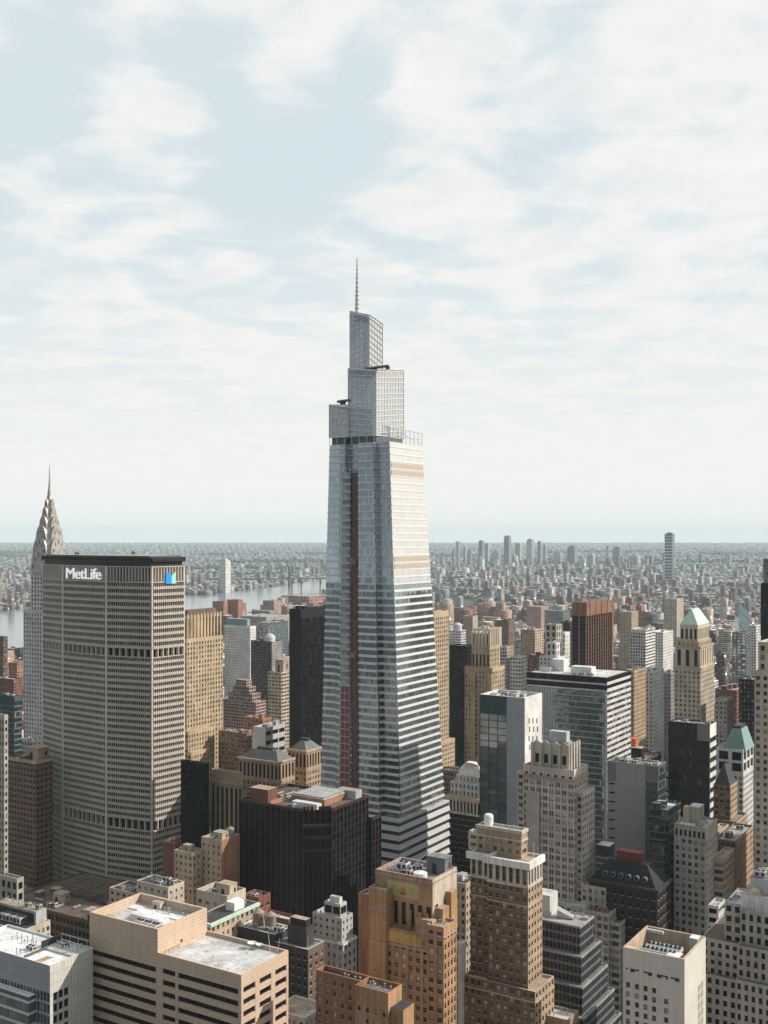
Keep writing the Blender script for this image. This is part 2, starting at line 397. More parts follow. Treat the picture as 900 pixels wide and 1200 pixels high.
def _dish():
    m = MB(); m.lathe(0, 0, [(.08, 0), (.08, .5)], 'm_steel', 6)
    m.lathe(0, 0, [(.05, .5), (.3, .58), (.55, .8), (.52, .82), (.28, .63), (0, .56)], 'm_white', 14)
    m.bar((0, 0, .56), (0, 0, 1.0), .02, 'm_steel'); return m.mesh('satellite_dish')
def _duct():
    m = MB(); m.box(-.5, .5, -.5, .5, .25, 1, 'm_steel', 'm_light', True)
    for x in (-.4, 0, .4): m.box(x - .03, x + .03, -.4, .4, 0, .25, 'm_dark')
    for x in (-.25, .05, .3): m.box(x - .012, x + .012, -.52, .52, .22, 1.03, 'm_frame')
    return m.mesh('duct')
KIT = {'air_conditioner': _ac(), 'water_tank': _tank(), 'vent_pipe': _pipe(), 'satellite_dish': _dish(), 'duct': _duct()}
def bulkhead_mesh(wm, rm):
    m = MB(); m.box(-.5, .5, -.5, .5, 0, .96, wm); m.box(-.53, .53, -.53, .53, .96, 1, wm, rm)
    m.box(-.2, .05, -.515, -.5, 0, .6, 'm_dark'); m.box(.5, .515, .1, .3, .35, .65, 'm_dark')
    return m.mesh('bulkhead')
BULK = {}
def fit(B, kind, x, y, z, sx, sy, sz, mesh=None, rz=0):
    o = bpy.data.objects.new(kind, mesh or KIT[kind]); COL.objects.link(o); o.parent = B.root if hasattr(B, 'root') else B
    o.location = (x, y, z); o.scale = (sx, sy, sz); o.rotation_euler = (0, 0, rz)
    return o
def bulk(B, x, y, z, sx, sy, sz, wm, rm='r_grey', name='bulkhead'):
    k = (wm, rm)
    if k not in BULK: BULK[k] = bulkhead_mesh(wm, rm)
    return fit(B, name, x, y, z, sx, sy, sz, BULK[k])
def clutter(B, x0, x1, y0, y1, z, n, seed, wm='greywhite', kinds='aavpdb', rm='r_grey'):
    """scatter n fittings on a roof, none touching another"""
    r = random.Random(seed); put = []; n = int(n * 1.7 + .5)
    W, D = x1 - x0, y1 - y0
    for _ in range(n * 6):
        if len(put) >= n: break
        k = r.choice(kinds)
        sx, sy, sz = {'a': (r.uniform(2, 4.2), r.uniform(1.8, 3), r.uniform(1.4, 2.4)), 'v': (1.2, 1.2, r.uniform(1, 2)), 'p': (.9, .9, r.uniform(1.2, 2.6)),
                      'd': (r.uniform(4, 8), 1.0, 1.1), 'b': (r.uniform(3, 6), r.uniform(3, 5), r.uniform(2.6, 4)), 't': (4.0, 4.0, 5.2), 's': (2.6, 2.6, 2.2)}[k]
        if k == 'd' and r.random() < .5: sx, sy = sy, sx
        if sx > W * .6 or sy > D * .6: continue
        x, y = r.uniform(x0 + sx * .6 + .4, x1 - sx * .6 - .4), r.uniform(y0 + sy * .6 + .4, y1 - sy * .6 - .4)
        if any(abs(x - a) < (sx + c) * .58 and abs(y - b) < (sy + d) * .58 for a, b, c, d in put): continue
        put.append((x, y, sx, sy))
        if k == 'b': bulk(B, x, y, z, sx, sy, sz, wm, rm)
        elif k == 'd':
            if sx < sy: fit(B, 'duct', x, y, z, sy, sx, sz, rz=math.pi / 2)
            else: fit(B, 'duct', x, y, z, sx, sy, sz)
        else: fit(B, {'a': 'air_conditioner', 'v': 'vent_pipe', 'p': 'vent_pipe', 't': 'water_tank', 's': 'satellite_dish'}[k], x, y, z, sx, sy, sz)

for k, e, rgb in (('m_sign', .42, (1, 1, 1)), ('m_blue', .3, (.0, .35, .9)), ('m_limelogo', .25, (.35, .75, .6))):   # the rooftop sign is a lit one
    b_ = MATS[k].node_tree.nodes['Principled BSDF']; b_.inputs['Emission Color'].default_value = (*rgb, 1); b_.inputs['Emission Strength'].default_value = e
# ================================================================ the near buildings, along the bottom of the view
# --- tan panelled office with a taller end and a lower wing
b = Bld('office_block', 'tan stone-panelled office with dark ribbon windows and a taller end beside its flat roof', 'office block', 105, 282.7, 338, 1142.7, 370)
xs = b.lx(184.8); H2 = b.z(1089, xs, 0); dep = b.W
S1 = st('t1stone', 'g_dead', fh=4.0, bay=3, pw=0, sw=2.1, top=4.6, ribbon=True, d=.6, mw=.08)
S1W = st('t1stone', 'g_dead', fh=4.0, bay=(b.W - .8) / 3, pw=2.3, sw=2.0, top=4.6, d=.7, pd=.05)
# lower wing and tall end share one shaded face; piers between the window groups
x1 = b.lx(189); x2 = b.lx(203); x3 = b.lx(208); x4 = b.lx(186)
for (a0, a1) in ((x3, -1.2), (x4 + 1.6, x3 - .9)):
    b.facade((0, 0), (1, 0), (0, -1), a0, a1, 0, b.H, {**S1, 'top': 5.0})
b.flat((0, 0), (1, 0), (0, -1), x3 - .9, x3, 0, b.H, 't1stone'); b.flat((0, 0), (1, 0), (0, -1), -1.2, 0, 0, b.H, 't1stone')
b.flat((0, 0), (1, 0), (0, -1), xs, x4 + 1.6, 0, b.H, 't1stone')
b.facade((0, 0), (0, 1), (1, 0), 0, dep, 0, b.H, S1W)
b.flat((0, dep), (1, 0), (0, 1), -b.L, 0, 0, b.H, 't1stone'); b.rects.append((-b.L, 0, 0, dep, b.H))
b.roof(xs, 0, 0, dep, b.H, 'r_light', 1.3, .7, 't1stone')
top_gap = H2 - (b.H - 1.2)
b.facade((0, 0), (1, 0), (0, -1), -b.L + 1.0, xs - .7, 0, H2, {**S1, 'top': H2 - b.z(1132, xs - 3, 0)})
b.flat((0, 0), (1, 0), (0, -1), -b.L, -b.L + 1.0, 0, H2, 't1stone'); b.flat((0, 0), (1, 0), (0, -1), xs - .7, xs, 0, H2, 't1stone')
b.flat((xs, 0), (0, 1), (1, 0), 0, dep, b.H - 1.3, H2, 't1stone'); b.flat((-b.L, 0), (0, 1), (-1, 0), 0, dep, 0, H2, 't1stone')
b.flat((0, dep), (1, 0), (0, 1), -b.L, xs, b.H, H2, 't1stone')
b.roof(-b.L, xs, 0, dep, H2, 'r_light', 3.2, .9, 't1stone'); b.rects.append((-b.L, xs, 0, dep, H2))
zr = H2 - 3.2; xm = (xs - b.L) / 2
for i in range(3): fit(b, 'air_conditioner', xs - 5 - 3.7 * i, 4.4, zr, 3.4, 4.2, 3.0)
b.slab('cooling_plant', xm - 5, xs - 8, 8.5, dep * .55, zr, zr + 2.4, 'm_light', 'r_white')
b.slab('skylight', -b.L + 2.5, -b.L + 6.5, 3, 6.4, zr, zr + 1.1, 'm_wood')
b.slab('walkway', -b.L + 2, xs - 2, dep * .66, dep * .8, zr, zr + .35, 'm_light', 'r_white')
bulk(b, xm - 5, dep * .9, zr, 4, 2.6, 2.6, 't1stone'); clutter(b, xm - 3, xs - 2, dep * .6, dep * .97, zr + .36, 5, 3, kinds='vpv')
zl = b.H - 1.3
fit(b, 'satellite_dish', b.lx(297, dep * .93), dep * .9, zl, 3.2, 3.2, 2.6); fit(b, 'satellite_dish', b.lx(304, dep * .93), dep * .93, zl, 2.4, 2.4, 2.2)
m = MB(); m.bar((-6, dep * .9, zl), (-7, dep * .9, zl + 7), .12, 'm_white'); m.bar((-3.4, dep * .92, zl), (-2.2, dep * .92, zl + 5.5), .12, 'm_white'); m.build('antenna', b.root)
for (fx, fy) in ((-18, 6), (-14, 5), (-8.5, 3.2), (-20, 9)): fit(b, 'vent_pipe', max(fx, xs + 3), fy, zl, .8, .8, .9)
for k in range(4): fit(b, 'vent_pipe', xs + 1.3, 3 + 2.2 * k, zl, .8, .8, 1.5)
m = MB(); m.box(xs + .02, xs + .12, dep * .45, dep * .45 + 1, zl, zl + 2.2, 'm_dark'); m.build('door', b.root)
b.done(100)

# --- pale metal-panelled block at the bottom corner
b = Bld('office_block', 'pale grey metal-panelled block with a bright white roof and a dark window bay', 'office block', -42, 58.5, 109, 1131.8, 385)
zw = b.z(1163); zb2 = b.z(1161, b.lx(30), 0)
b.flat((0, 0), (1, 0), (0, -1), -b.L, 0, zw, b.H, 'panelgrey')
b.facade((0, 0), (1, 0), (0, -1), -b.L, 0, 0, zw, st('panelgrey', 'g_green', fh=4.1, bay=1.7, pw=.25, sw=.8, top=.4, d=.4))
b.flat((0, 0), (0, 1), (1, 0), 0, b.W, zw, b.H, 'panelcream')
yw = b.ly(81)
b.facade((0, 0), (0, 1), (1, 0), 1.2, yw, 0, zw, st('panelcream', 'g_dead', fh=4.1, bay=(yw - 1.2) / 3, pw=.5, sw=1.2, top=.8, d=.5))
b.flat((0, 0), (0, 1), (1, 0), 0, 1.2, 0, zw, 'panelcream'); b.flat((0, 0), (0, 1), (1, 0), yw, b.W, 0, zw, 'panelcream')
b.flat((-b.L, 0), (0, 1), (-1, 0), 0, b.W, 0, b.H, 'panelgrey'); b.flat((0, b.W), (1, 0), (0, 1), -b.L, 0, 0, b.H, 'panelgrey')
b.roof(-b.L, 0, 0, b.W, b.H, 'r_white', .8, .4, 'm_light'); b.rects.append((-b.L, 0, 0, b.W, b.H))
xq = b.lx(34, -3)
m = MB(); m.box(-b.L, xq, -3.2, -.01, 0, zb2, 'm_frame', 'm_white', True)
for k in range(7):
    z0 = zb2 - 1.4 - 4.1 * k
    m.box(-b.L - .1, xq + .12, -3.35, -.02, z0 - .9, z0, 'm_light')
m.build('window_bay', b.root)
B2 = b; nb = MB()
b.facade((0, -3.25), (1, 0), (0, -1), -b.L, xq, 0, zb2 - 2.4, st('m_frame', 'g_grey', fh=4.1, bay=1.7, pw=.2, sw=.8, top=.2, d=.04, pd=.0))
m = MB()
for k in range(28): m.bar((-b.L + k * 1.2, -3.1, zb2), (-b.L + k * 1.2, -3.1, zb2 + 1.1), .05, 'm_frame') if -b.L + k * 1.2 < xq else None
m.bar((-b.L, -3.1, zb2 + 1.1), (xq, -3.1, zb2 + 1.1), .06, 'm_frame'); m.build('railing', b.root)
zr = b.H - .8
b.slab('screen_wall', b.lx(24), b.lx(24) + .5, 1.5, 13, zr, zr + .9, 'm_frame'); b.slab('hatch', b.lx(37), b.lx(37) + 3, 1.2, 7, zr, zr + .25, 'm_wood')
b.slab('screen', -17, -16.4, b.W - 9, b.W - .6, zr, zr + 2.6, 'm_dark'); b.slab('plant_deck', -16, -1, b.W - 9, b.W - 1, zr, zr + .6, 'm_tarp')
clutter(b, -16, -1, b.W - 9, b.W - 1, zr + .6, 6, 5, kinds='vavp'); clutter(b, -36, -18, 9, b.W - 4, zr, 7, 8, kinds='vpp'); clutter(b, b.lx(8), b.lx(24) - 1, 1, 12, zr, 4, 9, kinds='vap')
m = MB()
for k in range(4): m.bar((-15 + 4.4 * k, b.W - 1.2, zr + .6), (-15 + 4.4 * k, b.W - 1.2, zr + 3.4), .1, 'm_light')
m.bar((-15.4, b.W - 1.2, zr + 3.4), (-1, b.W - 1.2, zr + 3.4), .12, 'm_light'); m.build('gantry', b.root)
b.done(100)

# --- low cream block with a dark roof and air plant behind it
b = Bld('office_block', 'low cream block with white air plant on its dark roof beneath the concrete office slab', 'building', -25, 24.7, 59, 1091, 520)
b.tier(-b.L, 0, 0, b.W, 0, b.H, st('cream', 'g_dark', bay=2.6, pw=1.3, sw=1.6, top=2.6), roof='r_dark', par=.6)
zr = b.H - .6
b.slab('penthouse', -b.L, -2, b.W - 7, b.W - .6, zr, zr + 6.2, 'greywhite', 'r_tan'); b.slab('louvre_screen', -b.L + 1, -3.4, b.W - 7.4, b.W - 7.02, zr + .6, zr + 5, 'm_dark')
for k in range(3):
    fit(b, 'air_conditioner', -10 - 5 * k, 8, zr, 4.4, 4.6, 3.4); fit(b, 'air_conditioner', -10 - 5 * k, 14, zr, 4.4, 4.6, 3.4)
clutter(b, -b.L, -1, b.W - 6.5, b.W - 1, zr + 6.2, 6, 17, kinds='vavp')
b.done(80)

# --- stone tower at the left border with its low wing
b = Bld('stone_tower', 'pale stone tower with small windows, leftmost of all, above a low stepped wing', 'tower', -60, 5, 9.5, 838, 600)
b.tier(-b.L, 0, 0, b.W, 0, b.H, st('lime', 'g_dark', fh=3.9, bay=2.3, pw=1.1, sw=1.9, top=3), par=1)
b.done(100)
b = Bld('stone_block', 'low stone wing with tall dark windows at the foot of the leftmost tower', 'building', -30, 20, 28, 1030, 590)
b.tier(-b.L, 0, 0, b.W, 0, b.H, st('lime', 'g_dead', fh=6, bay=4.4, pw=1.7, sw=2.2, top=2.4), roof='r_tan'); b.done(40)

# --- the tan and brick huddle between the office slab and the tan panelled block
def small(name, label, xa, xb, xc, yt, Y, S, roof, n, seed, kinds='aavpb', single=60, SW=None, par=1.0, plainN=False, plainW=False, cat='building', pm=None, wm=None):
    b = Bld(name, label, cat, xa, xb, xc, yt, Y)
    b.tier(-b.L, 0, 0, b.W, 0, b.H, S, SW, roof, par, plainN=plainN, plainW=plainW, pm=pm)
    clutter(b, -b.L + .8, -.8, .8, b.W - .8, b.H - par, n, seed, wm or S['wall'], kinds)
    return b
TB = st('tan', 'g_dark', fh=3.4, bay=3.4, pw=2.2, sw=1.9, top=3)
b = small('brick_tower', 'tan apartment tower with a plain brick side, dark tank and air plant on its roof', 235.8, 259.4, 281, 985, 560, TB, 'r_grey', 3, 21, 'avp', plainW=True, SW=st('brick'))
bulk(b, -b.L * .3, b.W * .3, b.H - 1, 6, 5, 4.2, 'tan'); fit(b, 'water_tank', -b.L * .16, b.W * .66, b.H - 1, 4.2, 4.2, 4.6); b.done(60)
b = small('brick_building', 'narrow tan building with a blank dark red brick flank beside the office slab', 204, 226, 240, 1000, 560, st('tan', 'g_dark', fh=3.4, bay=3.2, pw=1.8, sw=1.7, top=2), 'r_tan', 5, 22, 'abvp'); b.done(60)
b = small('brick_building', 'small dark red brick block with a blank wall touching the office slab foot', 191, 204, 213, 988, 575, st('redbrick'), 'r_dark', 3, 23, 'vp', plainN=True); b.done(20)
b = small('stone_building', 'low tan building with black roof and thin white flues before the office slab', 160, 197, 216, 1040, 530, st('cream', 'g_dark', fh=3.6, bay=4, pw=2.6, sw=2.2, top=2.2), 'r_dark', 7, 24, 'vvpa', par=.5); b.done(60)
b = small('stone_building', 'low tan building with a long black skylight roof, furthest forward of the office slab foot', 128, 163, 186, 1048, 545, st('tan', 'g_dead', fh=3.6, bay=4, pw=2.4, sw=2.0), 'r_dark', 6, 25, 'vpa', par=.5); b.done(40)
b = small('stone_building', 'tan building with a sunken roof and small penthouse in front of the plain brick side', 230, 266, 288, 1050, 490, st('cream', 'g_dark', fh=3.6, bay=4, pw=2.6, sw=2.0, top=4), 'r_mid', 4, 26, 'avp', par=2)
bulk(b, -4, 5, b.H - 2, 7, 5, 6, 'cream', 'r_tan'); b.done(60)
b = small('stone_building', 'tan building with a pale green copper cornice and a white box on its dark roof', 222, 247, 303, 1082.5, 455, st('tan', 'g_dark', fh=3.8, bay=3.0, pw=1.7, sw=1.9, top=1.8), 'r_dark', 3, 27, 'avp', par=.4)
b.ring(-b.L, 0, 0, b.W, b.H - 1.3, b.H + .05, .9, 'm_copperlight'); b.slab('roof_box', -6.5, -1.8, b.W * .55, b.W * .55 + 6.5, b.H - .4, b.H + 3.2, 'm_white'); b.done(80)
b = small('brick_building', 'dark red brick building with a ragged roof beside the black granite tower', 284, 303, 317, 1052, 520, st('redbrick', 'g_dark', fh=3.5, bay=3.4, pw=2.2, sw=2, top=4), 'r_red', 5, 28, 'vpab', par=1.5); b.done(40)
b = small('brick_building', 'low dark red brick building with a long pale roof below the black granite tower', 304, 338.5, 349, 1078, 505, st('redbrick', 'g_dead', fh=3.6, bay=4, pw=2.8, sw=2.2, top=4.5), 'r_light', 1, 29, 'v', par=1.2); b.done(40)

# --- black block with water tanks
b = Bld('brick_tower', 'black block carrying two wooden water tanks behind the tan panelled office', 'building', 279, 361, 380, 1113, 450)
KS = st('charcoal', 'g_blk', fh=3.6, bay=3.0, pw=2, sw=2, top=3); zt = b.z(1080, -b.L, 0)
b.tier(-b.L, 0, 0, b.W, 0, b.H, KS, roof='r_mid', par=.5, pm='m_light', SW=st('brown', 'g_dark', fh=3.6, bay=3.2, pw=2, sw=2, top=3))
b.tier(-b.L, b.lx(322), 0, b.W - .01, b.H - .5, b.z(1098, b.lx(322), 0) + 1, st('charcoal'), roof='r_grey', par=.6, plainN=True, plainW=True, pm='r_tan' if False else 'm_light')
zh = b.z(1098, b.lx(322), 0) + .4
for p in (303, 317): fit(b, 'water_tank', b.lx(p, b.W * .45), b.W * .45, zh, 5.0, 5.0, 6.2)
fit(b, 'air_conditioner', b.lx(329, 6), 5, zh, 3.4, 3, 2.4); clutter(b, -b.L + 1, b.lx(300), 1, b.W - 1, zh, 4, 31, kinds='vpa')
b.slab('penthouse', b.lx(337, 3), -3, 3, b.W - 3, b.H - .5, b.H + 7, 'charcoal', 'r_dark'); b.slab('plant_screen', b.lx(340, 4), -4, 4, b.W - 4, b.H + 7, b.H + 10, 'darkbrown', 'r_tan')
clutter(b, b.lx(340, 5), -5, 5, b.W - 5, b.H + 10, 4, 33, kinds='avp'); m = MB(); m.bar((-.3, .3, b.H), (-.3, .3, b.H + 5), .12, 'm_light'); m.build('pole', b.root)
b.done(100)
b = small('stone_building', 'pale flat roof with a white kerb at the foot of the black block', 318, 357, 384, 1193, 425, st('greywhite', 'g_dark', top=2), 'r_tan', 2, 34, 'v', par=.8, pm='m_light'); b.done(20)

# --- white stepped block
b = Bld('stone_tower', 'small white stepped block with a glazed lantern on its roof beside the orange brick tower', 'building', 362, 402, 418, 1078, 500)
GS = st('greywhite', 'g_dark', fh=3.9, bay=3.1, pw=1.9, sw=1.9, top=1.5)
z1 = b.z(1082); z2 = b.H
b.tier(-b.L, 0, 0, b.W, 0, z1 - 9, GS, par=.8, roof='r_light'); b.tier(-b.L + 1.2, -1.5, 1.2, b.W - 1, z1 - 9.8, z1 + 1.5, GS, par=.9, roof='r_light')
b.tier(b.lx(380, 3), -3.5, 3, b.W - 3, z1 + .6, z1 + 7, st('greywhite', 'g_dead', fh=5, bay=3.6, pw=.6, sw=1.5, top=1.4), par=.6, roof='r_light')
b.slab('lantern_roof', b.lx(380, 3) + 2, -5, 4.5, b.W - 4.5, z1 + 6.4, z1 + 9.4, 'whitestone', 'r_tan'); b.ring(-b.L, 0, 0, b.W, z1 - 10.2, z1 - 9.4, .5, 'whitestone')
clutter(b, -b.L + 2, b.lx(378, 3), 2, b.W - 2, z1 + .6, 3, 35, kinds='av'); b.done(100)

# ================================================================ the orange brick deco tower
b = Bld('brick_tower', 'tall orange brick tower with setbacks and a green and gold mosaic panel near its top', 'tower', 421, 520, 535, 1087, 405)
OB = st('orange', 'g_blind', fh=3.55, bay=3.1, pw=1.45, sw=1.75, top=2.0, d=.4, pd=.18)
OS = st('orange', 'g_blind', fh=3.55, bay=2.6, pw=1.2, sw=1.5, top=3.0, d=.45, pd=.15)
zA = b.H                                          # right front wing
xr = b.lx(500, 0)
b.tier(xr, 0, 0, b.W, 0, zA, OB, OS, 'r_tan', 1.0, pm='pinkstone')
b.tier(b.lx(452, 1.5), xr, 1.5, b.W + 7, 0, b.z(1097, xr, 1.5), OB, roof='r_tan', par=.8, pm='pinkstone')
b.tier(b.lx(432, 0), b.lx(452, 0), 0, b.W, 0, b.z(1042, b.lx(446), 0) , st('orange'), plainN=True, plainW=True, roof='r_light', pm='pinkstone')
b.tier(b.lx(420, 4), b.lx(432, 4), 4, b.W, 0, b.z(1049, b.lx(428), 4), st('orange2'), plainN=True, plainW=True, roof='r_tan', pm='pinkstone')
yt = 5.0; xt1 = b.lx(507, yt); xt0 = b.lx(440, yt); zt = b.z(1031, xt1, yt)
zc = b.z(1068, xt1, yt); zlo = b.z(1097, xr, 1.5)
b.tier(xt0, xt1, yt, yt + 19, zlo - 2, zt, st('orange', 'g_blk', fh=zt - zlo - 13, bay=3.3, pw=1.5, sw=.4, top=10.5, bot=2.2, d=.9, pd=.3), st('cream', 'g_dark', fh=6, bay=6, pw=4, sw=3, top=10), 'r_mid', 1.6, .7, pm='pinkstone')
mx0, mx1 = b.lx(455, yt - .3), b.lx(490, yt - .3); mz0, mz1 = zt - 8.3, zt - 3.3
m = MB(); m.box(mx0 - .7, mx1 + .7, yt - .22, yt - .005, mz0 - .7, mz1 + .7, 'pinkstone', bottom=True); m.build('mosaic_frame', b.root)
m = MB(); m.box(mx0, mx1, yt - .32, yt - .225, mz0, mz1, 'm_panelgold', bottom=True)
cx = (mx0 + mx1) / 2
for sg in (-1, 1):
    for q in range(5):
        x_ = cx + sg * (2.9 + q * .72); m.prism([(x_ - .35, yt - .34), (x_ + .4, yt - .34), (x_ + .4, yt - .325), (x_ - .35, yt - .325)], mz0 + .5 + (q % 2) * .9, mz1 - 1.5 + (q % 3) * .4, 'm_panelgreen')
for k in range(7):
    t0, t1 = math.pi * k / 7, math.pi * (k + 1) / 7
    for r0, r1, mt in ((0.01, 1.3, 'orange2'), (1.3, 2.1, 'yellowtile'), (2.1, 2.5, 'pinkstone')):
        m.poly([(cx + r * math.cos(t), yt - .345, mz0 + .5 + r * 1.25 * math.sin(t)) for r, t in ((r0, t0), (r1, t0), (r1, t1), (r0, t1))], mt)
m.build('mosaic_panel', b.root)
m = MB(); m.box(b.lx(453, 1.2), b.lx(493, 1.2), 1.2, 1.49, zlo - 5, zlo - 1.0, 'yellowtile', bottom=True); m.build('tile_band', b.root)
for zz, (x0, x1, y0, y1) in ((zt - 1.8, (xt0, xt1, yt, yt + 19)), (zlo - 6.2, (b.lx(452, 1.5), xr, 1.5, 20)), (zA - 4, (xr, 0, 0, b.W)), (b.z(1107, b.lx(446), 0), (b.lx(432, 0), b.lx(452, 0), 0, 9)),
                             (b.z(1068, b.lx(446), 0), (b.lx(432, 0), b.lx(452, 0), 0, 9)), (zlo - 22, (b.lx(452, 1.5), xr, 1.5, 20))):
    b.ring(x0, x1, y0, y1, zz, zz + .8, .22, 'pinkstone', 'stone_course')
for p in (478, 490, 498): b.slab('buttress', b.lx(p, yt - 1), b.lx(p, yt - 1) + 1.2, yt - 1.0, yt - .01, zlo - 1, zt - 13, 'orange', 'pinkstone')
b.slab('corner_tower', xt1 + .01, xt1 + 3.2, yt + 2, yt + 7, zlo - 2, zt - 11, 'orange', 'pinkstone'); b.slab('corner_tower', xt1 + .01, xt1 + 2.4, yt + 10, yt + 15, zlo - 2, zt - 7, 'orange', 'pinkstone')
b.slab('oriel', xt1 - 5.5, xt1 + 1.5, yt - 3, yt - .01, zlo - 2, zlo + 5.5, 'tanbrick', 'pinkstone')
zr = zt - 1.6
fit(b, 'air_conditioner', b.lx(470, yt + 6), yt + 8, zr, 4, 3.4, 3.6); bulk(b, xt1 - 5, yt + 14, zr, 8, 5.5, 6.5, 'slate', 'r_mid', 'cooling_plant')
m = MB(); m.lathe(xt1 - 8.5, yt + 5.5, [(2.7, zr), (2.7, zr + 1.6), (0, zr + 2.3)], 'm_white', 18); m.build('round_tank', b.root)
clutter(b, xt0 + 1, xt1 - 11, yt + 2, yt + 16, zr, 7, 41, 'cream', 'avpd'); clutter(b, xr + 1, -1, 1, b.W - 1, zA - 1, 3, 42, kinds='vp')
m = MB(); m.bar((xt0 + 8, yt + 13, zr), (xt0 + 15, yt + 16, zr + 7), .16, 'm_white'); m.build('antenna', b.root)
b.done(100)
b = Bld('brick_building', 'dark brown brick block with rows of white-framed windows before the orange brick tower', 'building', 370, 424, 434, 1150, 372)
b.tier(-b.L, 0, 0, b.W, 0, b.H, st('orange2', 'g_blind', fh=3.5, bay=3.2, pw=2, sw=1.9, top=2.4), roof='r_dark', par=1.4); clutter(b, -10, -1, 1, b.W - 1, b.H - 1.4, 3, 44, 'brick', 'bv'); b.done(80)
b = Bld('brick_building', 'orange brick block with a walled gravel roof standing in front of the orange brick tower', 'building', 416, 455, 471, 1164, 352)
b.tier(-b.L, 0, 0, b.W, 0, b.H, st('orange', 'g_blind', fh=3.5, bay=3.2, pw=2, sw=1.9, top=6.5), roof='r_mid', par=1.8, pm='orange2'); clutter(b, -b.L + 1, -1, 1, b.W - 1, b.H - 1.8, 5, 45, 'brick', 'vvpa')
b.slab('penthouse', .02, 4.5, 1.5, b.W, b.H - 30, b.H - 5, 'orange', 'r_dark'); b.done(80)
b = Bld('stone_building', 'dark stone block with a cluttered black roof behind the orange brick tower', 'building', 500, 546, 562, 1036, 500)
b.tier(-b.L, 0, 0, b.W, 0, b.H, st('tan', 'g_dark', fh=3.6, bay=2.8, pw=1.4, sw=1.7, top=2), roof='r_dark', par=.8); clutter(b, -b.L + 1, -1, 1, b.W - 1, b.H - .8, 8, 46, kinds='avpb')
b.done(100)
b = Bld('concrete_shaft', 'thin white lift shaft rising beside the lit edge of the orange brick tower', 'tower', 536.5, 541, 546, 1105, 440)
b.tier(-b.L, 0, 0, b.W, 0, b.H, st('white'), plainN=True, plainW=True, roof='r_light'); b.ring(-b.L, 0, 0, b.W, b.H - 2.4, b.H + .02, .5, 'white'); b.done()

# ================================================================ brown brick tower with a white crown
b = Bld('brick_tower', 'brown brick tower with a white stone top storey and heavy white cornice', 'tower', 548.5, 618.7, 635.5, 1011.5, 430)
BS = st('brownbrick', 'g_blind', fh=3.6, bay=2.75, pw=1.35, sw=1.75, top=1.0); BW = st('tanbrick', 'g_dark', fh=3.6, bay=2.75, pw=1.35, sw=1.75, top=1.0)  # light put into the brick: shaded faces darker, sunlit faces paler
WS = st('ivory', 'g_dark', fh=10.5, bay=2.75, pw=1.2, sw=.6, top=1.6, d=.7); zc = b.z(1040)
xk = b.lx(571); zl = b.z(1157)
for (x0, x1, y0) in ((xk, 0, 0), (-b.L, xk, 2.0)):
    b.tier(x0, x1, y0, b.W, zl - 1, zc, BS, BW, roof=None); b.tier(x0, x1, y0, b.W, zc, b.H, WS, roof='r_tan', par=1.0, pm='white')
    b.ring(x0, x1, y0, b.W, b.H - 2.4, b.H + .3, 1.3, 'white'); b.ring(x0, x1, y0, b.W, zc - .5, zc + .4, .3, 'ivory', 'stone_course')
    b.ring(x0, x1, y0, b.W, zc - 8, zc - 7.3, .25, 'tan', 'stone_course')
b.tier(-b.L - 1, b.lx(620, -1.5) + 3, -2.5, b.W + 2, 0, zl, BS, BW, 'r_tan', 1.0, pm='ivory'); b.ring(-b.L - 1, b.lx(620, -1.5) + 3, -2.5, b.W + 2, zl - 4.5, zl - 3.8, .25, 'tan', 'stone_course')
yp = 6.5; xp = b.lx(611, yp); zp = b.z(974, xp, yp)
b.tier(b.lx(559, yp), xp, yp, b.W - 1.5, b.H - 1, zp, st('tanbrick', 'g_dark', fh=3.6, bay=3.4, pw=1.8, sw=1.7, top=4.2), roof='r_light', par=.9, pm='ivory')
b.ring(b.lx(559, yp), xp, yp, b.W - 1.5, zp - 4.4, zp - 3.7, .4, 'ivory', 'stone_course'); b.ring(b.lx(559, yp), xp, yp, b.W - 1.5, zp - 1.2, zp + .05, .5, 'ivory')
b.tier(b.lx(549, yp + 1), b.lx(559, yp) - .01, yp + 1, b.W - 2, b.H - 1, zp - 3.5, st('ivory', 'g_dark', fh=4, bay=3, pw=1.8, sw=1.8, top=1.5), roof='r_light', par=.7)
m = MB(); m.lathe(b.lx(572, yp + 4), yp + 4.5, [(1.9, zp - .9), (1.9, zp + 3), (1.4, zp + 3.6), (0, zp + 3.8)], 'm_white', 14); m.build('water_tank', b.root)
clutter(b, b.lx(580, yp), xp - 1, yp + 1, b.W - 3, zp - .9, 3, 51, kinds='vp'); m = MB(); m.bar((-.6, b.W * .5, b.H), (-.6, b.W * .5, b.H + 6.5), .12, 'm_white'); m.build('pole', b.root)
b.done(100)

